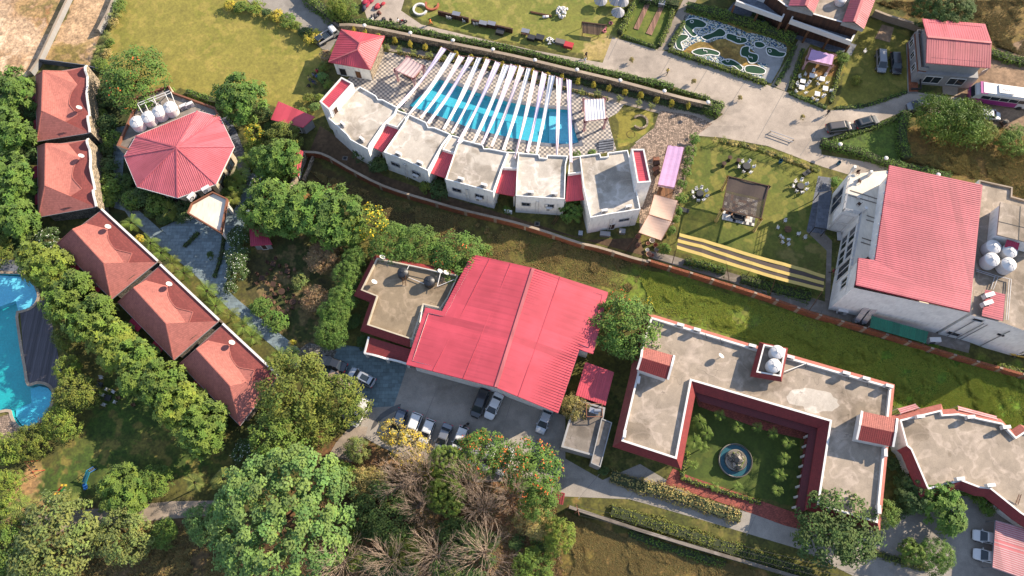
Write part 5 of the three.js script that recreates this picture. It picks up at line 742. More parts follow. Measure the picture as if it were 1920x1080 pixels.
wallRun('brick_wall', 'long curved brick boundary wall with pale coping between villas and pasture', 'wall', smooth([[572,294],[606,297],[656,324],[721,357],[806,384],[873,403],[962,424],[1022,442],[1085,463],[1120,471],[1185,491],[1213,498]],3).map(v => v),1.7,0.3, M.brick, { coping: M.coping, pier: 5.2 });
wallRun('brick_wall', 'straight red brick boundary wall running behind the tall white block', 'wall', [[1214,496],[1294,520],[1372,544],[1440,566],[1512,592],[1627,625],[1737,659],[1823,684],[1960,722]],1.8,0.3, M.brick, { coping: M.brick, pier: 3.6 });
wallRun('stone_wall', 'long rubble stone garden wall between the pool walk and the upper road', 'wall', smooth([[640,58],[662,58],[700,63],[800,83],[960,115],[1060,139],[1160,163],[1280,195],[1330,206]],3),1.75,0.45, M.stone, { coping: M.coping });
wallRun('retaining_wall', 'grey retaining wall along the upper edge of the top left road', 'wall', [[560,-10],[576,8],[606,30],[638,56]],1.0,0.5, M.roofDim, {});
wallRun('plot_wall', 'pale topped wall between the two bare soil plots', 'wall', [[140,-10],[110,54],[80,118],[64,142]],1.3,0.25, M.greyWall, { coping: M.coping });
wallRun('plot_wall', 'pale topped wall between the soil plot and the yellowing lawn', 'wall', [[224,-10],[207,32],[190,64]],1.3,0.25, M.greyWall, { coping: M.coping });
wallRun('plot_wall', 'low dark fence wall below the right soil plot behind the topmost cottage', 'wall', [[78,119],[120,124],[164,130],[190,136]],1.4,0.12, M.darkpave, {});
wallRun('field_wall', 'weathered wall between the timber guest house and the brown field', 'wall', [[1634,30],[1660,40],[1700,52],[1738,66]],1.6,0.3, M.coping, { coping: M.coping });
wallRun('boundary_wall', 'long grey boundary wall below the planted verge at the bottom', 'wall', [[1066,952],[1120,970],[1190,993],[1290,1024],[1400,1056],[1480,1080],[1560,1104]],1.6,0.35, M.stoneGrey, { coping: M.roofDim });
wallRun('stone_retaining_wall', 'short rubble stone wall beside the narrow pink roof at the pasture edge', 'wall', [[574,294],[566,318],[556,346],[548,366]],1.8,0.6, M.stone, {});
wallRun('stone_retaining_wall', 'low rubble wall running down the pasture edge beside the trees', 'wall', [[588,296],[580,318],[570,340]],0.6,0.5, M.stone, {});
wallRun('kerb_wall', 'low pale kerb between the courtyard lane and the wood', 'kerb', [[620,852],[606,880],[596,902]],0.35,0.3, M.coping, {});
wallRun('parapet_wall', 'low white rendered parapet along the back yard between the fourth and last villas', 'wall', [[946,398],[960,401]],1.1,0.25, M.white, {});
function lamp(px, py, y, label, group, hh = 1.0) { const g = G(px, py, y + hh), t = thing('wall_lamp', label, 'lamp', [g[0], y, g[1]], group); new MB().rod(v3(0,0,0), v3(0, hh, 0),0.05).local('pole', M.black, t); new MB().lathe([[0.01,0.26],[0.22,0.22],[0.36,0.1],[0.38,0.02],[0.3,0],[0.01,0]],0, hh - 0.1,0,14).local('lamp_shade', M.tank, t); return t; }
[[683,47],[769,61],[849,75],[924,92],[1003,112],[1082,130],[1163,150],[1246,170],[1328,191]].forEach(v => lamp(v[0], v[1],1.85, 'white saucer lamp standing on the rubble stone garden wall', 'lamps along the stone garden wall'));
[[1576,270],[1662,296],[1760,327]].forEach(v => lamp(v[0], v[1],0, 'white saucer lamp rising from the hedge behind the tall white block', 'lamps in the hedge', 2.6));
// cloth strips over the pool
{
  const S = [[832.5,90,745,202],[850,99,767,214],[866,105,789,221],[884,106,803,231],[899,107.5,832,242],[916,110,847,250],[934,116,860,267],[950,121,888,266],[964,122,904,270],[979,125,922,274],[992,127,944,281],[1005,132,965,297],[1021,137,989,285],[1035,141,1006,288],[1049,145,1044,291],[1067,149,1071,304]];
  const cols = [M.clothLilac, M.clothWhite, M.clothPink, M.clothLilac, M.clothWhite, M.clothPink, M.clothLilac, M.clothWhite, M.clothLilac, M.clothPink, M.clothWhite, M.clothPink, M.clothLilac, M.clothWhite, M.clothPink, M.clothLilac], nm = ['lilac white', 'white', 'pale pink'], r = rng(11);
  const ord = ['first', 'second', 'third', 'fourth', 'fifth', 'sixth', 'seventh', 'eighth', 'ninth', 'tenth', 'eleventh', 'twelfth', 'thirteenth', 'fourteenth', 'fifteenth', 'last'];
  S.forEach((s, i) => {
    const a = P3(s[0], s[1],4.6), b = P3(s[2], s[3],6.1), m = new MB(), N = 16, tw = 0.1 + r() * 0.5, wide = 0.46 + r() * 0.16, nar = 0.16 + r() * 0.1, rows = [];
    for (let k = 0; k <= N; k++) { const u = k / N, c = a.clone().lerp(b, u); c.y -= 0.75 * Math.sin(Math.PI * u); const w = lerp(wide, nar, Math.pow(u, 0.8)) * (1 + 0.1 * Math.sin(u * 9 + i)), an = tw * Math.sin(u * 5 + i * 2), row = []; for (let q = -2; q <= 2; q++) row.push(v3(c.x + Math.cos(an) * w * q / 2 * 0.93, c.y + Math.sin(an) * w * q / 2 + 0.06 * Math.cos(q * 2.6 + u * 4), c.z + w * q / 2 * 0.34)); rows.push(row); }
    for (let k = 0; k < N; k++) for (let q = 0; q < 4; q++) m.quad(rows[k][q], rows[k + 1][q], rows[k + 1][q + 1], rows[k][q + 1]);
    const e = m.build('cloth_strip', cols[i]); tag(e, `${nm[cols[i] === M.clothLilac ? 0 : cols[i] === M.clothWhite ? 1 : 2]} cloth strip stretched over the pool, ${ord[i]} from the left`, 'cloth strip');
  });
  const rp = thing('support_rope', 'rope held on poles along the upper ends of the cloth strips', 'rope', at0(G(950,118))), m = new MB(); let q = P3(833,89,4.65); for (const s of S.slice(1)) { const w = P3(s[0], s[1],4.65); m.rod(q, w, 0.05); q = w; } m.build('rope', M.rust, rp);
  for (const [x, y] of [[849,78],[924,95],[1003,116],[1080,134],[832,90]]) new MB().rod(P3(x, y + 42 * 0,0).setY(0), P3(x, y, 4.8),0.05).build('pole', M.rust, rp);
}
// cloth pavilions
function canopy(name, label, q, h, mat, o = {}) {
  const r = q.map(v => P3(v[0], v[1], h)), c = mid(r.map(v => [v.x, v.z])), t = thing(name, label, o.cat ?? 'pavilion', at0(c)), N = o.n ?? 18, m = new MB(), P = (u, v) => { const p = r[0].clone().multiplyScalar((1 - u) * (1 - v)).addScaledVector(r[1], u * (1 - v)).addScaledVector(r[2], u * v).addScaledVector(r[3], (1 - u) * v); p.y -= (o.sag ?? 0.3) * 16 * u * (1 - u) * v * (1 - v) * 0.6; p.y += (o.fold ?? 0.05) * (Math.round(u * N) % 2 ? 1 : -1); return p; };
  for (let i = 0; i < N; i++) for (let j = 0; j < 8; j++) m.quad(P(i / N, j / 8), P(i / N, (j + 1) / 8), P((i + 1) / N, (j + 1) / 8), P((i + 1) / N, j / 8));
  m.build('roof', mat, t);
  if (o.valance) { const vm = new MB(); for (let k = 0; k < 4; k++) { const a = r[k], b = r[(k + 1) % 4]; for (let i = 0; i < 12; i++) { const p = a.clone().lerp(b, i / 12), s = a.clone().lerp(b, (i + 1) / 12); vm.quad(lift(p, -o.valance * (1 + 0.2 * (i % 2))), lift(s, -o.valance * (1 + 0.2 * ((i + 1) % 2))), s, p); } } vm.build('valance', o.trim ?? mat, t); }
  r.forEach((v, k) => { const g = o.legs?.[k] ? G(...o.legs[k]) : [lerp(v.x, c[0],0.04), lerp(v.z, c[1],0.04)]; if (o.curtain) { const m2 = new MB(), n = 10, d = v3(c[0] - v.x, 0, c[1] - v.z).normalize(); for (let i = 0; i < n; i++) { const A0 = i / n * 6.283, A1 = (i + 1) / n * 6.283, f = (a, y, R) => { const w = R * (1 + 0.3 * Math.cos(a * 3)); return v3(lerp(v.x, g[0],1 - y / h) + Math.cos(a) * w, y, lerp(v.z, g[1],1 - y / h) + Math.sin(a) * w); }; for (const [y0, y1, R0, R1] of [[0.05, h * 0.4,0.26,0.15],[h * 0.4, h - 0.02,0.15, o.curtain]]) m2.quad(f(A0, y0, R0), f(A1, y0, R0), f(A1, y1, R1), f(A0, y1, R1)); } void d; m2.build('curtain', o.trim ?? mat, t); } new MB().rod(v3(g[0],0, g[1]), v3(v.x, v.y, v.z),0.06).build('post', o.post ?? M.timber, t); });
  edgeTrim('frame_rail', t, r.map(v => lift(v, -0.04)),0.09,0.09, o.rail ?? o.post ?? M.timber);
  return t;
}
canopy('cloth_pavilion', 'square pink draped pavilion on the left part of the pool deck', [[764,107],[793,124],[775,146],[741,131]],3.4, M.tentPale, { n: 10, fold: 0.07, sag: 0.2, valance: 0.3, curtain: 0.4, trim: M.tentPink, rail: M.tentPink });
{ const d = PG([[752,140],[776,152],[790,136],[766,124]],0.25), s = thing('day_bed', 'tan day bed under the pink pavilion on the left of the deck', 'day bed', at0(mid(d))); new MB().prism(inset(d, 0.2),0.05,0.4).build('base', M.timber, s); new MB().prism(inset(d, 0.3),0.4,0.5).build('mattress', mapped(A(226,176,130), T.fabric), s); }
canopy('cloth_pavilion', 'white topped pavilion with pink drapes on the right part of the pool deck', [[1095,187],[1133,185],[1136,222],[1097,227]],3.4, M.clothWhite, { n: 14, fold: 0.06, sag: 0.2, valance: 0.25, curtain: 0.38, trim: M.tentPink, rail: M.tentPink });
canopy('cloth_tent', 'long lilac cloth tent beside the last white villa', [[1252,272],[1283,276],[1265,352],[1233,346]],3.0, M.tentLilac, { n: 6, fold: 0.02, sag: 0.1, valance: 0.5, trim: M.tentLilac, cat: 'tent' });
{ const b = PG([[1236,352],[1262,356],[1258,372],[1232,366]],1), s = thing('serving_counter', 'wooden serving counter below the lilac tent', 'counter', at0(mid(b))); new MB().prism(b, 0,1.0).build('body', M.timber, s); new MB().prism(inset(b, -0.1),1.0,1.08).build('top', M.timber, s); }
canopy('shade_sail', 'upper peach coloured shade sail between villa and lawn', [[1227,364],[1271,376],[1260,415],[1216,402]],3.4, M.tentPeach, { n: 12, fold: 0.0, sag: 0.9, cat: 'shade sail' });
canopy('shade_sail', 'lower peach coloured shade sail nearest the brick wall', [[1215.5,402.5],[1259.5,415.5],[1240,451],[1197,436]],3.4, M.tentPeach, { n: 12, fold: 0.0, sag: 0.9, cat: 'shade sail', legs: [null, null, [1243,462],[1172,474]] });
canopy('cloth_tent', 'small pink tent on the lawn with white tables', [[1521,92],[1565,103],[1560,122],[1514,112]],2.9, M.tentLilac, { n: 8, fold: 0.03, sag: 0.1, valance: 0.5, curtain: 0.35, trim: M.tentPink, cat: 'tent' });
// timber gazebo with slatted dark cloth and yellow curtains
{
  const h = 4.1, r = [[1366,331],[1441,349],[1427,410],[1354,393]].map(v => P3(v[0], v[1], h)), c = mid(r.map(v => [v.x, v.z])), t = thing('gazebo', 'open gazebo with dark striped cloth roof and yellow curtains on the lawn', 'gazebo', at0(c)), N = 40;
  for (let i = 0; i < N; i++) { const s = i / N, e = (i + (i < 16 ? 0.9 : 0.72)) / N, m = new MB(), w = u => 0.07 * Math.sin(u * 9.4 + i * 0.12); let p = null; for (let k = 0; k <= 10; k++) { const u = k / 10, a = r[0].clone().lerp(r[3], s), b = r[1].clone().lerp(r[2], s), a2 = r[0].clone().lerp(r[3], e), b2 = r[1].clone().lerp(r[2], e), x = a.lerp(b, u), y = a2.lerp(b2, u), dy = w(u) - 0.12; const q = [lift(x, dy), lift(y, dy - 0.03)]; if (p) m.quad(p[0], p[1], q[1], q[0]); p = q; } m.build('cloth_band', M.netCloth, t); }
  for (let k = 0; k < 4; k++) new MB().bar(lift(r[k],0.05), lift(r[(k + 1) % 4],0.05),0.14,0.16).build('beam', M.timberDark, t); const bar = new MB(); void bar;
  r.forEach((v, k) => { const g = G(...[[1353,357],[1426,374],[1413,434],[1342,415]][k]), m = new MB(); new MB().rod(v3(g[0],0, g[1]), v, 0.08).build('post', M.timberDark, t); for (let i = 0; i < 8; i++) { const A0 = i / 8 * 6.283, A1 = (i + 1) / 8 * 6.283, f = (a, u, R) => v3(lerp(g[0], v.x, u) + Math.cos(a) * R * (1 + 0.3 * Math.cos(3 * a)), u * h, lerp(g[1], v.z, u) + Math.sin(a) * R); for (const [u0, u1, R0, R1] of [[0.02,0.35,0.3,0.2],[0.35,0.97,0.2,0.36]]) m.quad(f(A0, u0, R0), f(A1, u0, R0), f(A1, u1, R1), f(A0, u1, R1)); } m.build('curtain', k === 1 ? M.blackCloth : M.yellowCloth, t); });
  const fl = PG([[1361,362],[1421,376],[1414,424],[1353.5,411]],0.15); const st = thing('stage', 'low stage with black white and brown patchwork tiles under the gazebo', 'stage', at0(mid(fl))); new MB().walls(fl, 0,0.15).build('edge', M.tank, st);
  const rr = rng(4), pal = [A(236,232,226), A(40,44,56), A(150,104,70), A(120,116,112), A(210,196,176)].map(q => std(q, { roughness: 0.6 })); const P = (u, v) => v3((fl[0][0] * (1 - u) + fl[1][0] * u) * (1 - v) + (fl[3][0] * (1 - u) + fl[2][0] * u) * v, 0.152, (fl[0][1] * (1 - u) + fl[1][1] * u) * (1 - v) + (fl[3][1] * (1 - u) + fl[2][1] * u) * v); const nx = 12, nz = 9; for (let i = 0; i < nx; i++) for (let j = 0; j < nz; j++) new MB().face([P((i + .02) / nx, (j + .02) / nz), P((i + .98) / nx, (j + .02) / nz), P((i + .98) / nx, (j + .98) / nz), P((i + .02) / nx, (j + .98) / nz)]).build('tile', pal[j > 6 ? (i + j) % 2 ? 0 : (rr() < 0.7 ? 1 : 0) : Math.floor(rr() * 5)], st);
  sofa(1384,410,2.2,-0.26, 'black sofa on the front edge of the patchwork stage', M.black); sofa(1392,404,0.9,0.4, 'white armchair at the right of the stage sofa', M.tank);
}
function sofa(px, py, w, turn, label, mat) { const g = G(px, py), t = thing('sofa', label, 'sofa', [g[0],0.16, g[1]],0, turn); new MB().box(0,0.25,0, w, 0.3,0.8).local('seat', mat, t); new MB().box(0,0.55,-0.36, w, 0.6,0.2).local('backrest', mat, t); for (const s of [-1,1]) new MB().box(s * (w / 2 - 0.1),0.42,0,0.2,0.4,0.8).local('armrest', mat, t); }
// yellow and black striped awning along the lower edge of that lawn
{
  const h = 3.3, t = thing('striped_awning', 'long awning of yellow and black cloth bands along the lower edge of the gazebo lawn', 'awning', at0(G(1410,490)));
  const bands = [[[1274,440],[1319,451],[1365,465],[1420,482],[1469,495],[1508,506],[1547,519]],[[1271,451],[1316,462],[1362,478],[1412,494],[1458,508],[1505,520],[1545,531]],[[1269,463],[1316,477],[1362,492],[1408,506],[1454,520],[1500,532],[1544,543]]];
  const ed = (b, o) => b.map((v, i) => P3(v[0], v[1] + o, h));
  bands.forEach((b, k) => { const a = ed(b, -3), c = ed(b, 3.2), m = new MB(); for (let i = 0; i < 6; i++) { const q = (u, w) => { const p = a[i].clone().lerp(a[i + 1], u), s = c[i].clone().lerp(c[i + 1], u); const z = p.lerp(s, w); z.y -= 0.06 * Math.sin(u * 3.14); return z; }; for (let n = 0; n < 4; n++) for (let w = 0; w < 2; w++) m.quad(q(n / 4, w / 2), q(n / 4, w / 2 + 0.5), q((n + 1) / 4, w / 2 + 0.5), q((n + 1) / 4, w / 2)); } m.build('yellow_band', M.yellowCloth, t); if (k < 2) { const d = ed(bands[k + 1],-2.8), m2 = new MB(); for (let i = 0; i < 6; i++) { const q = (u, w) => { const p = c[i].clone().lerp(c[i + 1], u).lerp(d[i].clone().lerp(d[i + 1], u),0.06 + w * 0.88); p.y -= 0.12 * Math.sin(u * 3.14) + 0.05; return p; }; for (let n = 0; n < 4; n++) m2.quad(q(n / 4,0), q(n / 4,1), q((n + 1) / 4,1), q((n + 1) / 4,0)); } m2.build('black_band', M.netCloth, t); } });
  for (const [a, b] of [[[1269,463],[1256,509]],[[1362,493],[1369,540]],[[1454,521],[1443,557]],[[1544,543],[1512,590]]]) new MB().rod(P3(...a, h), P3(...b, 0.8),0.06).build('guy_pole', M.timber, t); for (const a of [[1274,440],[1365,465],[1469,495],[1547,519],[1408,506],[1500,532]]) { const p = P3(...a, h); new MB().rod(v3(p.x, 0, p.z), p, 0.05).build('pole', M.timber, t); }
}
// ================================================================ FURNITURE
const chairGeo = (() => { const s = new MB().box(0,0.44,0,0.46,0.07,0.46), b = new MB().box(0,0.72,-0.21,0.46,0.5,0.06), a = new MB().box(-0.22,0.62,0,0.05,0.05,0.42), a2 = new MB().box(0.22,0.62,0,0.05,0.05,0.42), l = new MB().rod(v3(0,0,0), v3(0,0.44,0),0.03,0.03,5); return { s: s.geometry(), b: b.geometry(), a: a.geometry(), a2: a2.geometry(), l: l.geometry() }; })();
function chair(x, z, turn, mat, label, group, y = 0) { const t = thing('garden_chair', label, 'chair', [x, y, z], group, turn); mesh('seat', chairGeo.s, mat, t); mesh('backrest', chairGeo.b, mat, t); mesh('armrest', chairGeo.a, mat, t); mesh('armrest', chairGeo.a2, mat, t); for (const [i, j] of [[-1,-1],[1,-1],[1,1],[-1,1]]) { const q = mesh('leg', chairGeo.l, mat, t); q.position.set(i * 0.19,0, j * 0.19); } t.scale.setScalar(1.02); return t; }
const tabGeo = { round: new THREE.CylinderGeometry(0.62,0.62,0.05,20), square: new THREE.BoxGeometry(0.95,0.05,0.95), leg: new THREE.CylinderGeometry(0.06,0.06,0.72,8), foot: new THREE.CylinderGeometry(0.3,0.34,0.05,12), cloth: new THREE.CylinderGeometry(0.64,0.74,0.68,20,1, true) };
function table(px, py, kind, mat, label, s = 1, clothed = false) { const g = G(px, py), t = thing('garden_table', label, 'table', [g[0],0.01, g[1]],0,-0.25); const top = mesh('tabletop', tabGeo[kind], mat, t); top.position.y = 0.74; const l = mesh('leg', tabGeo.leg, M.black, t); l.position.y = 0.37; const f = mesh('foot', tabGeo.foot, M.black, t); f.position.y = 0.03; if (clothed) { const q = mesh('tablecloth', tabGeo.cloth, mat, t); q.position.y = 0.36; } t.scale.setScalar(s); return g; }
function setOf(px, py, kind, tm, cm, who, angles, s = 1, clothed = false, R = 1.15) { const g = table(px, py, kind, tm, who, s, clothed), r = rng(px * 7 + py); for (const a of angles) { const d = R * (0.95 + 0.2 * r()), x = g[0] + Math.cos(a) * d, z = g[1] + Math.sin(a) * d; chair(x, z, Math.atan2(Math.cos(a), Math.sin(a)) + Math.PI + (r() - 0.5) * 0.5, cm, `${cm === M.tank ? 'white' : cm === M.wicker ? 'tan wicker' : 'dark'} chair at the ${who}`.split(' ').slice(0,16).join(' '), `chairs at the ${who}`); } }
const mBlackTop = M.black, ring = (n, o = 0) => [...Array(n)].map((_, i) => o + i * 6.283 / n);
setOf(1398,315, 'round', mBlackTop, M.tank, 'black clothed table above the gazebo', ring(6),1.1, true);
setOf(1311,366, 'round', mBlackTop, M.tank, 'black clothed table left of the gazebo', ring(8,0.3),1.0, true);
setOf(1499,352, 'round', mBlackTop, M.tank, 'black clothed table right of the gazebo', ring(7,0.5),1.0, true);
setOf(1475,433, 'round', M.timber, M.tank, 'round wooden table near the glazed block', [0.4,1.6,2.4,3.4,4.6],1.0, false, 1.7);
for (const [x, y, n] of [[1355,312, 'left black clothed bar table near the top of the gazebo lawn'],[1382,306, 'right black clothed bar table near the top of the gazebo lawn'],[1366,301, 'rear dark bar table near the top of the gazebo lawn']]) { const g = G(x, y), t = thing('bar_table', n, 'bar table', at0(g)); new MB().lathe([[0.34,0],[0.22,0.5],[0.32,1.08],[0.36,1.12],[0.01,1.12]],0,0,0,16).local('tablecloth', M.black, t); new MB().lathe([[0.4,1.12],[0.4,1.16],[0.01,1.16]],0,0,0,16).local('tabletop', M.timberDark, t); }
for (const [x, y, n] of [[1466,456, 'stray white chair below the round wooden table'],[1466,448, 'stray white chair nearest the round wooden table'],[1477,460, 'lowest stray white chair on the shaded lawn'],[1508,447, 'white chair at the shaded lawn edge by the glazed block']]) { const g = G(x, y); chair(g[0], g[1], x, M.tank, n); }
setOf(1520,146, 'square', M.tank, M.tank, 'white table nearest the small pink tent', ring(4,0.4));
setOf(1539,152, 'square', M.tank, M.tank, 'white table right below the small pink tent', ring(4,0.7));
setOf(1503,156, 'square', M.tank, M.tank, 'white table on the upper left of its lawn', ring(3,0.2));
setOf(1501,168, 'square', M.tank, M.tank, 'white table at the lower left of its lawn', ring(4,1.0));
setOf(1545,170, 'square', M.tank, M.tank, 'white table at the right edge of its lawn', [0.3,1.8]);
setOf(1530,180, 'square', M.tank, M.tank, 'white table at the bottom of its lawn', [0.4,1.7,2.4]);
{ const g = G(1620,99); chair(g[0], g[1],0.6, M.tank, 'lone white chair on the lawn beside the two dark cars'); }
[['pale brown table in the shaded garden, top one', 514,497],['brown table in the shaded garden beside the dry shrubs', 541,511],['dark table near the white flowering bushes', 493,524],['dark table in the middle of the shaded garden', 514,535],['round table high in the sunny patch of the garden', 530,549],['round table at the left of the sunny garden patch', 507,563],['round table at the right of the sunny garden patch', 551,568],['round table at the bottom of the sunny garden patch', 530,589]].forEach(([n, x, y], i) => setOf(x, y, i < 4 ? 'square' : 'round', M.timberDark, i % 2 ? M.wicker : M.timberDark, n, ring(4,0.3 + i),0.9, false, 1.0));
[['dark table under the row of leafy trees, upper one', 190,724],['dark table under the row of leafy trees, lower one', 206,748]].forEach(([n, x, y], i) => setOf(x, y, 'square', M.black, M.tank, n, ring(3 + i, 0.5),1, false, 1.2));
for (const [x, y, n] of [[185,714, 'pale chair left of the upper dark table'],[225,747, 'pale chair right of the lower dark table'],[253,760, 'pale chair in the shade beside the leafy trees']]) { const g = G(x, y); chair(g[0], g[1],2, M.wicker, n); }
// party lawn clutter at the top
function arcBench(px, py, R, a0, a1, mat, label, w = 0.35, n = 22, hh = 0.42) { const g = G(px, py), t = thing('ring_bench', label, 'bench', at0(g)); for (let i = 0; i < n; i++) { const A0 = lerp(a0, a1, i / n) + 0.012, A1 = lerp(a0, a1, (i + 1) / n) - 0.012, q = (a, r) => [Math.cos(a) * r, Math.sin(a) * r]; new MB().prism([q(A0, R - w / 2), q(A1, R - w / 2), q(A1, R + w / 2), q(A0, R + w / 2)],0, hh).local('block', mat, t); } }
arcBench(1200,230,1.3,-2.4,2.5, M.stone, 'broken ring of pale brick seats on the round lawn by the pool');
arcBench(1183,252,0.75,0,6.28, M.timberDark, 'thin brown ring lying on the round lawn by the pool', 0.06,24,0.05);
arcBench(788,19,1.25,0.3,5.6, M.tank, 'white open ring ornament on the upper party lawn'); arcBench(810,10,1.2,-0.2,3.6, mapped(A(226,130,96), T.plaster), 'orange open ring ornament on the upper party lawn');
{ const r = rng(21); for (const [a, b, n, nm] of [[[822,28],[880,42],5, 'left'],[[884,44],[962,62],6, 'right']]) { const t = thing('panel_fence', `low brown panelled stall fence on the upper party lawn, ${nm} stretch`, 'fence', at0(G(...a))); for (let i = 0; i < n; i++) { const p = P3(lerp(a[0], b[0], i / n), lerp(a[1], b[1], i / n),0), q = P3(lerp(a[0], b[0], (i + 0.94) / n), lerp(a[1], b[1], (i + 0.94) / n),0); new MB().bar(lift(p, 0.6), lift(q, 0.6),0.3,1.2).build('panel', M.timberDark, t); } }
  const silver = std(A(170,172,180), { roughness: 0.4, metalness: 0.5 });
  [[856,33, 'first silver topped stall on the upper party lawn'],[906,50, 'second silver topped stall on the upper party lawn'],[922,51, 'third silver topped stall on the upper party lawn'],[985,65, 'silver stall beside the road on the upper party lawn']].forEach(([x, y, n]) => { const g = G(x, y), t = thing('serving_stall', n, 'stall', at0(g),0,-0.25); new MB().box(0,1.15,0,1.5,0.12,0.9).local('top', silver, t); for (const [i, j] of [[-1,-1],[1,-1],[1,1],[-1,1]]) new MB().box(i * 0.68,0.55, j * 0.38,0.08,1.1,0.08).local('leg', M.timberDark, t); new MB().box(0,0.4,0,1.3,0.08,0.7).local('shelf', M.timberDark, t); });
  [[840,35],[845,36],[870,42],[890,47],[895,47]].forEach(v => { const g = G(...v); chair(g[0], g[1], r() * 6, M.tank, 'white chair along the brown panelled stall fence', 'chairs along the stall fence'); });
  const th = thing('thatched_stall', 'thatched straw stall lying on the upper party lawn', 'stall', at0(G(1115,52))); { const q = [[1091,42],[1138,48],[1122,66],[1092,62]].map((v, k) => P3(v[0], v[1], k < 2 ? 1.7 : 0.9)); pitched('straw_roof', th, q, q[3].clone().sub(q[0]), mapped(A(206,172,140), T.wood), { rib: 0.14, h: 0.05, w: 0.08 }); for (const k of q) new MB().rod(v3(k.x, 0, k.z), k, 0.06).build('post', M.timber, th); new MB().bar(lift(q[0],0.08), lift(q[1],0.08),0.2).build('ridge_pole', M.timberDark, th); }
  [[1052,26],[1062,20],[1050,19]].forEach(([x, y], i) => { const g = G(x, y), t = thing('balloon_pile', ['big heap of white balloons on the upper party lawn', 'small white balloon cluster right of the heap', 'small white balloon cluster above the heap'][i], 'balloons', at0(g)); for (let k = 0; k < (i ? 5 : 46); k++) { const a = r() * 6.28, d = Math.sqrt(r()) * (i ? 0.35 : 1.15), s = 0.16 + r() * 0.1; const b = mesh('balloon', SPH, M.tank, t); b.scale.setScalar(s); b.position.set(Math.cos(a) * d * 0.8, s + r() * (i ? 0.1 : 0.5), Math.sin(a) * d * 1.2); } });
  [[1122,12, 'largest grey feathered parasol at the top of the party lawn'],[1150,12, 'upper grey feathered parasol beside the hedge'],[1162,14, 'rightmost grey feathered parasol beside the hedge'],[1154,34, 'lower grey feathered parasol beside the hedge']].forEach(([x, y, n]) => { const g = G(x, y), t = thing('straw_parasol', n, 'parasol', at0(g)); new MB().rod(v3(0,0,0), v3(0.5,2.2,-0.4),0.06).local('pole', M.timber, t); const m = mapped(A(206,204,208), T.fabric), top = v3(0.5,2.4,-0.4); for (let k = 0; k < 16; k++) { const a = k / 16 * 6.283, e = v3(0.3 + Math.cos(a) * 1.25,1.35 + 0.12 * (k % 2),-0.2 + Math.sin(a) * 1.25), f = v3(0.3 + Math.cos(a + 0.36) * 1.25,1.35,-0.2 + Math.sin(a + 0.36) * 1.25); new MB().tri(top, f, e).tri(top, e, lift(f, -0.05)).local('feather', m, t); } });
  const logs = thing('timber_bundle', 'long bundle of brown poles lying on the upper party lawn', 'poles', at0(G(1012,25))); for (let k = 0; k < 5; k++) new MB().rod(P3(995,21 + k * 0.7,0.1 + 0.08 * (k % 2)), P3(1034,29 + k * 0.6,0.1 + 0.1 * (k % 2)),0.08).build('pole', M.timber, logs);
  { const g = G(1023,33), t = thing('cloth_roll', 'white rolled cloth beside the pole bundle', 'cloth roll', [g[0],0.25, g[1]]); t.rotation.set(0,0.1,1.57); new MB().lathe([[0.01,-0.6],[0.22,-0.58],[0.26,0],[0.22,0.58],[0.01,0.6]],0,0,0,12).local('roll', M.clothWhite, t); new MB().lathe([[0.28,-0.05],[0.28,0.05]],0,0,0,12).local('band', M.tentPink, t); }
  [[1127,55],[1133,53],[1133,59],[1145,44]].forEach(([x, y], i) => { const g = G(x, y), o = mesh('painted_tyre', TOR, std(A(222,130,140)), scene); o.position.set(g[0],0.14, g[1]); o.rotation.x = 1.57; tag(o, ['left pink painted tyre by the thatched stall', 'upper pink painted tyre by the thatched stall', 'lower pink painted tyre by the thatched stall', 'lone pink painted tyre below the parasols'][i], 'tyre'); });
  const tb = (x, y, w, d, mat, n, nm = 'buffet_table') => { const g = G(x, y), t = thing(nm, n, 'table', at0(g),0,-0.3); new MB().box(0,0.78,0, w, 0.1, d).local('tabletop', mat, t); for (const [i, j] of [[-1,-1],[1,-1],[1,1],[-1,1]]) new MB().box(i * (w / 2 - 0.08),0.37, j * (d / 2 - 0.08),0.07,0.74,0.07).local('leg', M.timberDark, t); new MB().box(0,0.45, d / 2, w, 0.6,0.03).box(0,0.45,-d / 2, w, 0.6,0.03).local('skirt_cloth', mat, t); };
  tb(1066,88,1.7,1.1, std(A(206,56,66)), 'red clothed table beside the upper road'); tb(1050,82,1.8,1.0, std(A(120,112,108)), 'grey clothed table beside the upper road'); tb(996,74,1.4,1, M.black, 'left black clothed table beside the upper road'); tb(1012,74,1.5,1.1, M.black, 'right black clothed table beside the upper road'); tb(938,63,1.5,1.2, M.black, 'black clothed table at the end of the panelled fence');
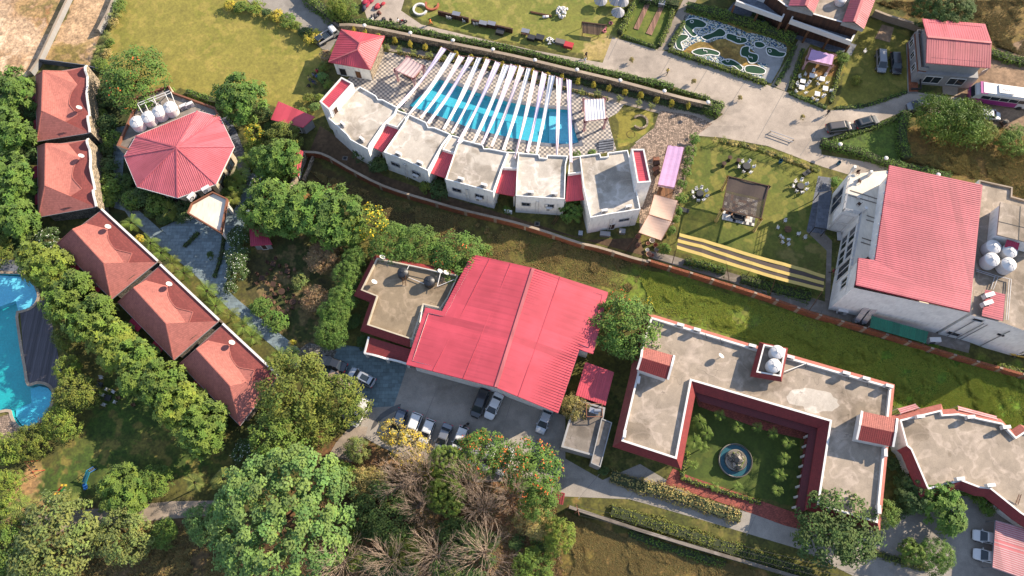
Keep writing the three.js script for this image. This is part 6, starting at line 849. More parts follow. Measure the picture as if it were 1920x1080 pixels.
  const pot = thing('crockery_pile', 'pile of white crockery between the black and grey tables', 'crockery', at0(G(1032,78))); for (let k = 0; k < 30; k++) { const b = mesh('bowl', SPH, k % 5 ? M.tank : M.black, pot); b.scale.set(0.16,0.12,0.16); b.position.set((r() - 0.5) * 1.5,0.15 + r() * 0.5, (r() - 0.5) * 1.3); }
  // unloading corner at the top left of the road
  [[690,6,2.6,1.6, A(176,40,70), 'crimson cloth bundle on the paved corner at the top'],[712,12,2.2,1.2, A(196,60,72), 'red cloth bundle right of the crimson one'],[682,16,2.0,1.2, A(70,70,86), 'dark tarpaulin bundle on the paved corner'],[703,34,1.2,0.9, A(96,90,92), 'grey crate pile near the hedge'],[711,27,1.2,0.8, A(120,76,64), 'brown crate near the hedge'],[721,38,1.0,0.8, A(90,84,84), 'dark crate beside the hedge end'],[699,39,0.8,0.6, A(230,226,222), 'white crate beside the hedge']].forEach(([x, y, w, d, c, n]) => { const g = G(x, y), t = thing('bundle', n, 'bundle', at0(g),0, r() * 2), m = std(c); for (let k = 0; k < 5; k++) { const b = mesh('sack', SPH, m, t); b.scale.set(w * 0.25,0.22 + 0.15 * r(), d * 0.3); b.position.set((r() - 0.5) * w * 0.7,0.25 + 0.12 * k * r(), (r() - 0.5) * d * 0.7); } });
}
// two plank lanes on the small lawn
[[[1211,4],[1219,7],[1197,56],[1188,53], 'left'],[[1236,12],[1244,15],[1222,66],[1211,62], 'right']].forEach(([a, b, c, d, n]) => { const t = thing('bowling_lane', `${n} plank lane with a silver box at its head on the small lawn`, 'lane', at0(G(...a))), q = [a, b, c, d].map(v => P3(v[0], v[1],0.12)); for (let i = 0; i < 4; i++) { const f = (s, e, y) => q[s].clone().lerp(q[e], y); new MB().prism([f(0,1, i / 4 + .01), f(0,1, (i + 1) / 4 - .01), f(3,2, (i + 1) / 4 - .01), f(3,2, i / 4 + .01)].map(p => [p.x, p.z]),0,0.14).build('plank', mapped(A(206,160,140), T.wood), t); } const hd = q[0].clone().lerp(q[1],0.5); new MB().box(hd.x, 0.5, hd.z - 0.4,1.15,0.9,0.9,-0.2).build('box', M.steel, t); new MB().box(hd.x, 0.98, hd.z - 0.4,1.25,0.06,1.0,-0.2).build('lid', M.steel, t); });
// miniature golf: greens with white kerbs on a bed of white and blue pebbles
{
  const S = (l, y, mat, nm, par) => { const p = smooth(PG(l),5, true), k = inset(p, -0.16); const t = thing('golf_green', nm, 'golf green', at0(mid(p))); new MB().flat(p, y).build('turf', mat, t); new MB().ring(k, p, 0, y + 0.07, y - 0.01).build('kerb', M.whiteTrim, t); void par; return t; };
  const bed = (l, y) => ground('pebble_bed', new MB().flat(smooth(PG(l),4, true), y), mapped(A(248,246,240), T.pebble));
  bed([[1286,28],[1330,36],[1374,50],[1400,62],[1382,66],[1366,72],[1346,74],[1330,80],[1312,78],[1290,88],[1280,96],[1262,90],[1270,64],[1280,44]],0.03); bed([[1300,96],[1318,98],[1340,100],[1362,112],[1378,128],[1392,134],[1420,140],[1440,152],[1400,144],[1354,128],[1310,112]],0.031); bed([[1400,62],[1440,70],[1474,86],[1470,108],[1452,140],[1436,130],[1420,120],[1416,100],[1396,84],[1380,74]],0.0315); bed([[1384,122],[1412,132],[1436,146],[1430,150],[1392,140]],0.0335);
  sheet('gravel', [[1440,86],[1474,92],[1464,124],[1446,156],[1428,152],[1440,120],[1424,118],[1412,90]], mapped(A(206,206,206), T.road),0.034);
  const g = std(A(48,92,62), { roughness: 1, map: T.fabric });
  S([[1286,40],[1296,36],[1312,38],[1324,46],[1318,52],[1304,52],[1298,58],[1306,66],[1300,69],[1290,60],[1284,52]],0.06, g, 'curled dark green golf green in the top left of the mini golf');
  S([[1276,66],[1290,68],[1286,74],[1276,80],[1280,94],[1270,90],[1268,76]],0.06, g, 'hooked golf green at the left edge of the mini golf');
  S([[1316,70],[1336,62],[1350,54],[1360,62],[1356,68],[1340,70],[1324,75]],0.06, g, 'winding golf green in the upper middle of the mini golf');
  S([[1364,64],[1376,66],[1386,70],[1398,72],[1400,78],[1386,82],[1370,76],[1362,72]],0.06, g, 'kidney shaped golf green right of the winding one');
  S([[1298,98],[1312,92],[1330,93],[1348,100],[1346,104],[1330,102],[1312,104]],0.06, g, 'arched golf green above the lower white pebbles');
  S([[1352,116],[1366,112],[1378,116],[1392,128],[1388,132],[1376,124],[1360,122]],0.06, g, 'small arched golf green near the lower hedge');
  S([[1392,90],[1404,88],[1404,98],[1420,104],[1418,116],[1406,118],[1400,108],[1390,104]],0.06, g, 'stepped golf green right of the brown turf');
  S([[1398,126],[1414,124],[1434,132],[1432,138],[1412,138],[1398,134]],0.06, g, 'rounded golf green at the lower right of the mini golf');
  S([[1416,80],[1428,80],[1434,86],[1426,90],[1416,87]],0.06, g, 'small oval golf green at the right of the mini golf');
  S([[1438,90],[1452,92],[1462,98],[1472,100],[1468,106],[1452,106],[1440,102]],0.06, g, 'dark golf green at the far right of the mini golf');
  for (const [x, y, k] of [[1297,41,0],[1364,114,0],[1322,96,1],[1385,73,1],[1407,108,1],[1443,96,0]]) { const q = G(x, y), t = thing('golf_obstacle', k ? 'thin white putting obstacle on its green' : 'small white ringed hole cup on its green', 'obstacle', at0(q), k ? 'white putting obstacles' : 'ringed golf holes'); if (k) { new MB().bar(v3(-0.3,0.1,0), v3(0.3,0.1,0),0.1,0.1).bar(v3(-0.3,0.1,-0.4), v3(-0.3,0.1,0),0.1,0.1).bar(v3(0.3,0.1,0), v3(0.3,0.1,0.4),0.1,0.1).local('rail', M.whiteTrim, t); } else { new MB().lathe([[0.35,0.06],[0.35,0.14],[0.25,0.14],[0.25,0.07]],0,0,0,16).local('ring', M.whiteTrim, t); } }
}
// road furniture
{ const t = thing('road_barrier', 'pair of dark bars on short posts lying across the concrete plaza', 'barrier', at0(G(1468,254))); for (const [a, b] of [[[1445,245],[1489,261]],[[1443,250],[1487,266]]]) new MB().bar(P3(...a, 0.5), P3(...b, 0.5),0.1,0.1).build('bar', M.steel, t); for (const p of [[1445,247],[1488,263]]) new MB().rod(P3(...p, 0), P3(...p, 0.55),0.09).build('post', M.black, t); }
{ const t = thing('handcart', 'brown handcart with a bundle beside the white hatchback', 'cart', at0(G(1880,234))); new MB().box(0,0.7,0,1.5,0.3,1.0,0.5).local('bed', M.timberDark, t); for (const s of [-1,1]) new MB().geo(new THREE.TorusGeometry(0.4,0.05,6,16), new THREE.Matrix4().makeRotationY(0.5).setPosition(s * 0.25,0.4, s * 0.55)).local('wheel', M.black, t); new MB().geo(new THREE.SphereGeometry(0.5,10,8), new THREE.Matrix4().makeScale(1.1,0.7,0.8).setPosition(0,1,0)).local('bundle', M.stoneGrey, t); }
[[1571,308, 'blue'],[1462,305, 'teal']].forEach(([x, y, c]) => { const g = G(x, y), t = thing('bin', c === 'teal' ? 'teal drum at the hedge edge of the gazebo lawn' : 'blue drum beside the glazed block', 'bin', at0(g)); new MB().lathe([[0.01,0],[0.3,0],[0.32,0.3],[0.3,0.6],[0.3,0.85],[0.27,0.87],[0.26,0.6]],0,0,0,14).local('drum', std(A(40,110,140)), t); new MB().lathe([[0.33,0.28],[0.34,0.31],[0.33,0.34]],0,0,0,14).local('hoop', M.steel, t); });
[[1283,396, 'dark box bench at the left edge of the gazebo lawn'],[1511,326, 'grey slatted bench below the plaza hedge'],[1572,445, 'white capped box by the glazed block']].forEach(([x, y, n], i) => { const g = G(x, y), t = thing('bench', n, 'bench', at0(g),0,-0.3 + i * 0.9); for (let k = 0; k < 4; k++) new MB().box(0,0.45,-0.3 + k * 0.2,1.5,0.05,0.16).local('slat', i === 2 ? M.tank : M.black, t); for (const s of [-1,1]) new MB().box(s * 0.6,0.22,0,0.08,0.44,0.7).local('leg', M.black, t); });
// rusty props, tubs and lumber behind the last villa
{ const r = rng(31), cols = [A(214,160,130), A(226,210,196), A(190,120,96), A(240,236,230)];
  [[1214,458],[1222,452],[1228,462],[1213,470],[1216,478],[1230,470],[1222,480],[1240,440],[1195,462],[1203,438],[1196,445],[1246,410]].forEach(([x, y], i) => { const g = G(x, y), t = thing('tub', ['small', 'wide', 'tall'][i % 3] + ' round plastic tub in the clutter below the peach shade sails', 'tub', at0(g), `${['small', 'wide', 'tall'][i % 3]} tubs below the shade sails`), s = [0.3,0.45,0.36][i % 3]; new MB().lathe([[0.01,0.02],[s * 0.8,0],[s, 0.4 + (i % 3 === 2 ? 0.3 : 0)],[s * 1.06,0.42 + (i % 3 === 2 ? 0.3 : 0)],[s * 0.9,0.4],[s * 0.7,0.06],[0.01,0.05]],0,0,0,16).local('tub', std(cols[i % 4]), t); new MB().lathe([[s * 1.07,0.36],[s * 1.1,0.42]],0, i % 3 === 2 ? 0.3 : 0,0,16).local('rim', std(cols[(i + 1) % 4]), t); });
  [[1134,441, 'grey metal chest against the garden wall of the last villa', 1.7],[1166,436, 'small crate beside the door of the last villa', 1.0],[1088,440, 'grey drain box below the fourth villa', 0.7],[1007,420, 'square grey manhole frame in the back yard', 0.9],[647,297, 'square manhole frame below the first villa', 0.9]].forEach(([x, y, n, w], i) => { const g = G(x, y), t = thing('chest', n, i > 2 ? 'manhole' : 'chest', at0(g),0,-0.1); const h = i > 2 ? 0.1 : 0.7; new MB().box(0, h / 2,0, w, h, 0.8).local('body', i > 2 ? M.roofDim : M.steel, t); new MB().box(0, h + 0.03,0, w * (i > 2 ? 0.6 : 1.03),0.06, i > 2 ? 0.5 : 0.84).local('lid', i > 2 ? M.dark : M.steel, t); });
  const l = thing('ladder', 'small wooden ladder leaning in the back yard of the fourth villa', 'ladder', at0(G(1040,415))); new MB().rod(P3(1034,420,0), P3(1044,404,1.6),0.05).rod(P3(1038,423,0), P3(1048,406,1.6),0.05).build('rail', M.timber, l); for (let k = 1; k < 6; k++) new MB().rod(P3(1034,420,0).lerp(P3(1044,404,1.6), k / 6), P3(1038,423,0).lerp(P3(1048,406,1.6), k / 6),0.035).build('rung', M.timber, l);
  const pl = thing('pallet_stack', 'rusty rack and pallets between the last tower and the lilac tent', 'pallets', at0(G(1230,310))); for (let k = 0; k < 4; k++) new MB().box(G(1230,300 + k * 9)[0],0.3 + 0.2 * (k % 2), G(1230,300 + k * 9)[1],1.1,0.5,0.7,0.2 * k).build('pallet', k % 2 ? M.timberDark : M.rust, pl);
  const dr = thing('fallen_arch', 'pale fabric arch lying in the dry grass beside the trees', 'arch', at0(G(650,378))); const pts = [[637,386],[638,374],[646,371],[656,378],[664,388]]; for (let i = 0; i < 4; i++) new MB().bar(P3(...pts[i],0.25), P3(...pts[i + 1],0.25),0.35,0.3).build('segment', M.clothWhite, dr);
}
// power pole with wires over the planted verge
{ const t = thing('utility_pole', 'rusty utility pole at the start of the long grey boundary wall, wires running right', 'utility pole', at0(G(1078,962))), b = G(1078,962); new MB().rod(v3(b[0],0, b[1]), v3(b[0],6, b[1]),.12,.09,8).build('pole', M.rust, t); new MB().bar(v3(b[0] - .2,5.6, b[1] - .8), v3(b[0] + .2,5.6, b[1] + .8),.1,.1).build('cross_arm', M.rust, t); for (const k of [-.7,0,.7]) new MB().rod(v3(b[0] + k * .25,5.7, b[1] + k), P3(1640,1096 + k * 16,5.2),.022,.022,4).build('wire', M.black, t); }
// playground, lower left
{ const q = (x, y, h) => P3(x, y, h), s = thing('slide', 'blue and turquoise playground slide on the lower left lawn', 'slide', at0(G(158,905))); const a = q(166,884,1.7), b = q(158,906,0.2), d = b.clone().sub(a), sd = v3(d.z, 0,-d.x).normalize().multiplyScalar(0.3); new MB().quad(a.clone().add(sd), b.clone().add(sd), b.clone().sub(sd), a.clone().sub(sd)).build('chute', std(A(120,206,206), { roughness: 0.4 }), s); for (const k of [-1,1]) new MB().bar(lift(a.clone().addScaledVector(sd, k),0.1), lift(b.clone().addScaledVector(sd, k),0.1),0.06,0.22).build('side_rail', std(A(40,150,176)), s); new MB().bar(b, lift(q(162,918,0),0.15),0.6,0.08).build('run_out', std(A(30,110,190)), s); for (const k of [-1,1]) new MB().rod(a.clone().addScaledVector(sd, k), v3(a.x + sd.x * k, 0, a.z + sd.z * k - 0.8),0.05).build('ladder_rail', std(A(30,110,190)), s); for (let k = 1; k < 5; k++) { const y = k * 0.33, f = 1 - y / 1.7, c = v3(a.x, y, a.z - 0.8 * f); new MB().rod(c.clone().add(sd), c.clone().sub(sd),0.035).build('rung', M.steel, s); }
  [[[104,926],[117,910], A(220,70,40), 'orange see saw on the lower left lawn'],[[111,926],[124,910], A(70,180,80), 'green see saw on the lower left lawn']].forEach(([u, v, c, n]) => { const t = thing('see_saw', n, 'see saw', at0(G(...u))), A0 = q(...u, 0.2), B0 = q(...v, 0.8), m = A0.clone().lerp(B0,0.5); new MB().bar(A0, B0,0.22,0.08).build('plank', std(c), t); new MB().rod(v3(m.x - 0.25,0, m.z), v3(m.x, m.y, m.z),0.05).rod(v3(m.x + 0.25,0, m.z), v3(m.x, m.y, m.z),0.05).build('pivot', M.steel, t); for (const p of [A0, B0]) new MB().box(p.x, p.y + 0.15, p.z, 0.3,0.05,0.3).build('seat', std(A(240,200,60)), t); });
  const w = thing('swing', 'red swing frame on the bare patch at the lower left', 'swing', at0(G(50,880))); const p0 = q(46,866,2.3), p1 = q(60,884,2.3); new MB().rod(p0, p1,0.06).build('top_bar', M.rust, w); for (const p of [p0, p1]) for (const k of [-1,1]) new MB().rod(p, v3(p.x + k * 0.6,0, p.z - k * 0.5),0.05).build('leg', std(A(200,80,60)), w); for (const u of [0.35,0.65]) { const c = p0.clone().lerp(p1, u); new MB().rod(c, v3(c.x, 0.5, c.z),0.02).box(c.x, 0.48, c.z, 0.45,0.05,0.2).build('seat', M.black, w); }
  const h = thing('pool_ladder', 'white pool ladder rail in the lower bay of the garden pool', 'ladder', at0(G(73,788))); for (const k of [0,4]) new MB().rod(q(71 + k, 792,-0.6), q(72 + k, 782,0.8),0.05).rod(q(72 + k, 782,0.8), q(75 + k, 792,0.1),0.05).build('rail', M.tank, h);
}
// ================================================================ VEHICLES
const paint = (c, m = 0) => new THREE.MeshPhysicalMaterial({ color: c, roughness: 0.35, metalness: m, clearcoat: 0.8, clearcoatRoughness: 0.08 });
const PAINT = { white: paint(A(250,248,246)), silver: paint(A(200,204,210),0.4), black: paint(new THREE.Color(0.015,0.016,0.019)), navy: paint(new THREE.Color(0.02,0.032,0.06)), grey: paint(A(140,142,148),0.3), beige: paint(A(206,178,156),0.2), brown: paint(new THREE.Color(0.06,0.052,0.05),0.3), purple: paint(A(190,60,150)), yellow: paint(A(240,190,60)) };
M.lampGlass = std(A(240,240,236), { roughness: 0.2 }); M.tail = std(new THREE.Color(0.45,0.02,0.02), { roughness: 0.25 });
// body shells lofted from stations: [x, half width, floor y, belt y]; the cabin is a second, narrower loft
const SHAPES = {
  sedan: { L: 4.45, st: [[-2.22,.62,.42,.78],[-2.1,.8,.3,.96],[-1.3,.86,.26,1.0],[0,.87,.25,.97],[1.1,.86,.26,.93],[1.75,.82,.28,.82],[2.1,.72,.32,.7],[2.22,.55,.42,.62]], cab: [-1.55,-0.95,.35,1.25], top: 1.46 },
  suv: { L: 4.5, st: [[-2.25,.7,.5,.95],[-2.15,.86,.36,1.08],[-1.3,.9,.32,1.1],[0,.91,.32,1.08],[1.15,.9,.32,1.06],[1.8,.86,.34,.98],[2.15,.76,.38,.84],[2.25,.6,.5,.74]], cab: [-2.1,-1.8,.45,1.3], top: 1.72 },
  hatch: { L: 3.9, st: [[-1.95,.66,.45,.86],[-1.85,.8,.32,.98],[-1,.84,.28,1.0],[0,.85,.27,.98],[.95,.84,.28,.94],[1.55,.8,.3,.86],[1.85,.7,.34,.74],[1.95,.52,.44,.64]], cab: [-1.85,-1.5,.3,1.1], top: 1.5 },
  van: { L: 4.7, st: [[-2.35,.74,.5,1.0],[-2.25,.88,.36,1.1],[-1.3,.91,.32,1.12],[0,.92,.32,1.1],[1.2,.9,.32,1.06],[1.9,.86,.34,.96],[2.25,.74,.38,.82],[2.35,.58,.5,.72]], cab: [-2.25,-2.0,.7,1.6], top: 1.8 },
};
const carGeo = {};
function carShape(k) {
  if (carGeo[k]) return carGeo[k];
  const S = SHAPES[k], b = new MB(), ring = s => { const [x, w, f, t] = s; return [[-w * .86, f],[-w, f + (t - f) * .35],[-w * .99, t - .1],[-w * .86, t],[w * .86, t],[w * .99, t - .1],[w, f + (t - f) * .35],[w * .86, f]].map(p => v3(x, p[1], p[0])); };
  const R = S.st.map(ring); for (let i = 0; i + 1 < R.length; i++) for (let j = 0; j < 8; j++) { const q = (j + 1) % 8; b.quad(R[i][j], R[i][q], R[i + 1][q], R[i + 1][j]); } b.face(R[0].slice()); b.face(R[R.length - 1].slice());
  const [r0, r1, f1, f0] = S.cab, bt = 1.0, wB = .8, wT = .64, T = S.top, base = k === 'sedan' || k === 'hatch' ? .94 : 1.04; void bt;
  const B = [v3(r0, base, -wB), v3(f0, base, -wB), v3(f0, base, wB), v3(r0, base, wB)], U = [v3(r1, T - .06,-wT), v3(f1, T - .06,-wT), v3(f1, T - .06, wT), v3(r1, T - .06, wT)];
  const g = {}; g.body = b.geometry();
  g.windscreen = new MB().quad(B[2], B[1], U[1], U[2]).geometry(); g.rear_window = new MB().quad(B[0], B[3], U[3], U[0]).geometry();
  g.sideL = new MB().quad(B[1], B[0], U[0], U[1]).geometry(); g.sideR = new MB().quad(B[3], B[2], U[2], U[3]).geometry();
  const rf = new MB(), m = .05; const lo = [v3(r1 - m, T - .07,-wT - m), v3(f1 + m, T - .07,-wT - m), v3(f1 + m, T - .07, wT + m), v3(r1 - m, T - .07, wT + m)], hi = lo.map((p, i) => v3(p.x + (i === 0 || i === 3 ? .16 : -.16), T, p.z * .84)); for (let i = 0; i < 4; i++) rf.quad(lo[i], hi[i], hi[(i + 1) % 4], lo[(i + 1) % 4]); rf.quad(hi[3], hi[2], hi[1], hi[0]);
  for (const z of [0,1,2,3]) rf.bar(B[z], U[z],.07,.07); const pm = (a, c, u) => a.clone().lerp(c, u); rf.bar(pm(B[0], B[1],.52), pm(U[0], U[1],.5),.07,.06).bar(pm(B[3], B[2],.52), pm(U[3], U[2],.5),.07,.06); g.roof = rf.geometry();
  const wy = .32, wr = .32; g.wheel = new MB().geo(new THREE.CylinderGeometry(wr, wr, .2,18), new THREE.Matrix4().makeRotationX(1.5708)).geometry(); g.rim = new MB().geo(new THREE.CylinderGeometry(.2,.17,.22,12), new THREE.Matrix4().makeRotationX(1.5708)).geometry(); void wy;
  const n = S.st.length, e = S.st[n - 2], rr = S.st[1]; g.head = new MB().box(0,0,0,.16,.13,.34).geometry(); g.hp = [e[0] - .04, (e[2] + e[3]) / 2 + .08, e[1] * .78]; g.tp = [rr[0] - .06, (rr[2] + rr[3]) / 2 + .18, rr[1] * .78]; g.axle = S.L * .3; g.track = S.st[3][1] - .08;
  g.bumper = new MB().box(S.st[n - 1][0] - .02,.45,0,.1,.12,1.1).geometry(); g.plate = new MB().box(S.st[0][0] - .01,.62,0,.04,.11,.42).geometry();
  g.panoramic = new MB().box((r1 + f1) / 2, T + .005,0, (f1 - r1) * .6,.03, wT * 1.35).geometry(); g.mirror = new MB().box(0,0,0,.12,.12,.2).geometry(); g.mp = [f0 - .25, base + .08, wB + .14];
  return carGeo[k] = g;
}
function car(k, front, rear, color, label, o = {}) {
  const a = G(...front), b = G(...rear), g = carShape(k), t = thing(o.name ?? 'parked_car', label, o.cat ?? 'car', [(a[0] + b[0]) / 2, o.y ?? 0.03, (a[1] + b[1]) / 2],0, Math.atan2(-(a[1] - b[1]), a[0] - b[0])), P = PAINT[color];
  mesh('body', g.body, P, t); mesh('windscreen', g.windscreen, M.glass, t); mesh('rear_window', g.rear_window, M.glass, t); mesh('side_window', g.sideL, M.glass, t); mesh('side_window', g.sideR, M.glass, t); mesh('roof', g.roof, o.roof ? PAINT[o.roof] : P, t); if (o.glassRoof) mesh('sunroof', g.panoramic, M.glass, t);
  for (const s of [-1,1]) { const h = mesh('headlight', g.head, M.lampGlass, t); h.position.set(g.hp[0], g.hp[1], g.hp[2] * s); const l = mesh('tail_light', g.head, M.tail, t); l.position.set(g.tp[0], g.tp[1], g.tp[2] * s); const m = mesh('mirror', g.mirror, P, t); m.position.set(g.mp[0], g.mp[1], g.mp[2] * s); for (const e of [-1,1]) { const w = mesh('wheel', g.wheel, M.black, t); w.position.set(g.axle * e, .32, g.track * s); mesh('rim', g.rim, M.steel, w); } }
  mesh('bumper', g.bumper, M.black, t); mesh('number_plate', g.plate, M.tank, t); return t;
}
car('sedan', [606,676],[649,692], 'black', 'black saloon at the top left of the slate forecourt');
car('suv', [658,698],[702,721], 'silver', 'silver estate with dark glass roof on the slate forecourt', { glassRoof: true });
car('sedan', [619,702],[660,727], 'beige', 'beige car half under the big bushy tree beside the forecourt');
car('van', [664,796],[689,754], 'white', 'white van half under the big bushy tree by the car park lane');
car('suv', [740,814],[755,776], 'navy', 'dark blue car, leftmost of the row parked below the wet patch');
car('suv', [767,822],[783,782], 'white', 'white car with red rear lamps, second in the lower parked row');
car('hatch', [794,828],[808,793], 'white', 'white hatchback, third in the lower parked row');
car('sedan', [824,840],[839,803], 'grey', 'dark grey saloon, fourth in the lower parked row');
car('hatch', [856,842],[870,806], 'white', 'white car mostly hidden by leaves beside the dark grey saloon');
car('suv', [884,868],[898,830], 'silver', 'silver car under the left side of the flame tree');
car('suv', [908,878],[922,838], 'white', 'white car under the middle of the flame tree');
car('suv', [938,886],[954,846], 'white', 'white car under the right side of the flame tree');
car('van', [892,778],[908,738], 'black', 'black car close to the hall wall beside a white saloon');
car('sedan', [916,784],[936,742], 'white', 'white saloon close to the hall wall beside a black car');
car('sedan', [1013,808],[1028,771], 'silver', 'silver saloon with dark rear window by the hall corner');
car('van', [1594,240],[1547,246], 'brown', 'dark brown people carrier parked at the plaza hedge');
car('suv', [1643,228],[1602,239], 'black', 'black car with bright roof rails ahead of the brown people carrier', { glassRoof: true });
car('van', [1650,139],[1648,101], 'grey', 'grey car on the lawn, left of two beside the veranda');
car('suv', [1678,140],[1674,107], 'black', 'black car on the lawn, right of two beside the veranda');
car('van', [1703,204],[1740,200], 'grey', 'grey car half hidden by the bamboo at the lane edge');
car('hatch', [1871,222],[1832,217], 'white', 'white hatchback parked behind the bamboo');
car('sedan', [1823,1003],[1872,1014], 'white', 'white car under the striped carport, upper one');
car('sedan', [1824,1038],[1873,1050], 'white', 'white car under the striped carport, lower one');
car('van', [1894,659],[1940,668], 'yellow', 'yellow car with white roof at the right edge beside the brick wall', { roof: 'white' });
// coach
{
  const a = G(1812,182), b = G(1942,200), dir = Math.atan2(-(a[1] - b[1]), a[0] - b[0]), L = 11.5, u = [(b[0] - a[0]), (b[1] - a[1])], l = Math.hypot(...u), t = thing('coach', 'pink and white coach parked beside the grey gabled house', 'bus', [a[0] + u[0] / l * L / 2,0.02, a[1] + u[1] / l * L / 2],0, dir), W = 1.25, H = 3.3;
  const prof = [[-L / 2,.45],[-L / 2,3.0],[-L / 2 + .3, H - .1],[L / 2 - 1.0, H - .1],[L / 2 - .35,2.6],[L / 2,1.4],[L / 2,.45]], m = new MB(); for (let i = 0; i < prof.length; i++) { const p = prof[i], q = prof[(i + 1) % prof.length]; m.quad(v3(p[0], p[1], W), v3(p[0], p[1],-W), v3(q[0], q[1],-W), v3(q[0], q[1], W)); } for (const s of [-1,1]) { const f = prof.map(p => v3(p[0], p[1], W * s)); const o = THREE.ShapeUtils.triangulateShape(prof.map(p => new THREE.Vector2(p[0], p[1])),[]); for (const k of o) m.tri(...(s > 0 ? k : [...k].reverse()).map(i => f[i])); } m.local('body', PAINT.white, t);
  const pk = new MB(); for (const s of [-1,1]) pk.box(1.6,1.1, s * (W + .012), L - 3.6,1.2,.02); pk.local('pink_panel', PAINT.purple, t); new MB().box(L / 2 - .05,1.0,0,.2,1.0,2 * W + .04).local('nose_panel', PAINT.purple, t);
  for (const s of [-1,1]) for (let i = 0; i < 6; i++) new MB().box(-L / 2 + 1.2 + i * 1.62,2.25, s * (W + .008),1.5,.85,.03).local('window', M.glass, t);
  new MB().quad(v3(L / 2 - .36,2.62, W * .92), v3(L / 2 - .36,2.62,-W * .92), v3(L / 2 + .01,1.42,-W * .92), v3(L / 2 + .01,1.42, W * .92)).local('windscreen', M.glass, t);
  new MB().box(-.2, H + .02,0, L - 2.2,.18,2 * W - .3).local('roof_rack', M.tank, t); new MB().box(0.6, H + .2,0,2.6,.28,1.7).local('roof_unit', M.whiteTrim, t); for (let i = 0; i < 4; i++) new MB().box(0.2 + i * .3, H + .36,-.2 + .1 * (i % 2),.14,.05,.14).local('roof_vent', M.black, t); new MB().box(L / 2 - 1.4, H - .02,0,1.2,.12,2 * W).local('roof_front', PAINT.purple, t);
  for (const x of [-3.2,3.6]) for (const s of [-1,1]) { const w = new MB().geo(new THREE.CylinderGeometry(.5,.5,.3,18), new THREE.Matrix4().makeRotationX(1.5708).setPosition(x, .5, s * (W - .1))).local('wheel', M.black, t); void w; } for (const s of [-1,1]) new MB().box(L / 2 + .03,.95, s * .9,.08,.22,.4).local('headlight', M.lampGlass, t);
}
// light truck
{
  const a = G(633,62), b = G(600,82), t = thing('light_truck', 'white light truck with dark panels on its bed beside the pool house', 'truck', [(a[0] + b[0]) / 2,0.03, (a[1] + b[1]) / 2],0, Math.atan2(-(a[1] - b[1]), a[0] - b[0]));
  const c = [[.75,.4],[.75,1.85],[1.0,1.95],[1.75,1.9],[2.05,1.2],[2.15,1.0],[2.15,.4]], m = new MB(), W = .82; for (let i = 0; i < c.length; i++) { const p = c[i], q = c[(i + 1) % c.length]; m.quad(v3(p[0], p[1], W), v3(p[0], p[1],-W), v3(q[0], q[1],-W), v3(q[0], q[1], W)); } for (const s of [-1,1]) { const f = c.map(p => v3(p[0], p[1], W * s)); m.face(f); } for (const s of [-1,1]) for (const k of THREE.ShapeUtils.triangulateShape(c.map(p => new THREE.Vector2(p[0], p[1])),[])) m.tri(...(s > 0 ? k : [...k].reverse()).map(i => v3(c[i][0], c[i][1], W * s))); m.local('cab', PAINT.white, t);
  new MB().quad(v3(1.79,1.84,.7), v3(1.79,1.84,-.7), v3(2.075,1.22,-.7), v3(2.075,1.22,.7)).local('windscreen', M.glass, t); for (const s of [-1,1]) new MB().box(1.35,1.5, s * .825,.7,.45,.02).local('side_window', M.glass, t);
  new MB().box(-.85,.8,0,3.0,.1,1.7).local('bed', M.black, t); for (const s of [-1,1]) new MB().box(-.85,1.05, s * .85,3.0,.4,.05).local('side_board', M.tank, t); new MB().box(-2.35,1.05,0,.05,.4,1.7).local('tailgate', M.black, t); for (let i = 0; i < 2; i++) new MB().box(-.5 - i * 1.2,1.35 + i * .04,.25 - .5 * i, 1.1,.06,1.0,.1).local('solar_panel', M.glass, t); for (let i = 0; i < 2; i++) new MB().box(-.5 - i * 1.2,1.32 + i * .04,.25 - .5 * i, 1.2,.05,1.1,.1).local('panel_frame', M.steel, t);
  for (const x of [-1.3,1.4]) for (const s of [-1,1]) new MB().geo(new THREE.CylinderGeometry(.33,.33,.2,16), new THREE.Matrix4().makeRotationX(1.5708).setPosition(x, .33, s * .75)).local('wheel', M.black, t); for (const s of [-1,1]) new MB().box(2.16,.75, s * .6,.05,.16,.26).local('headlight', M.lampGlass, t);
}
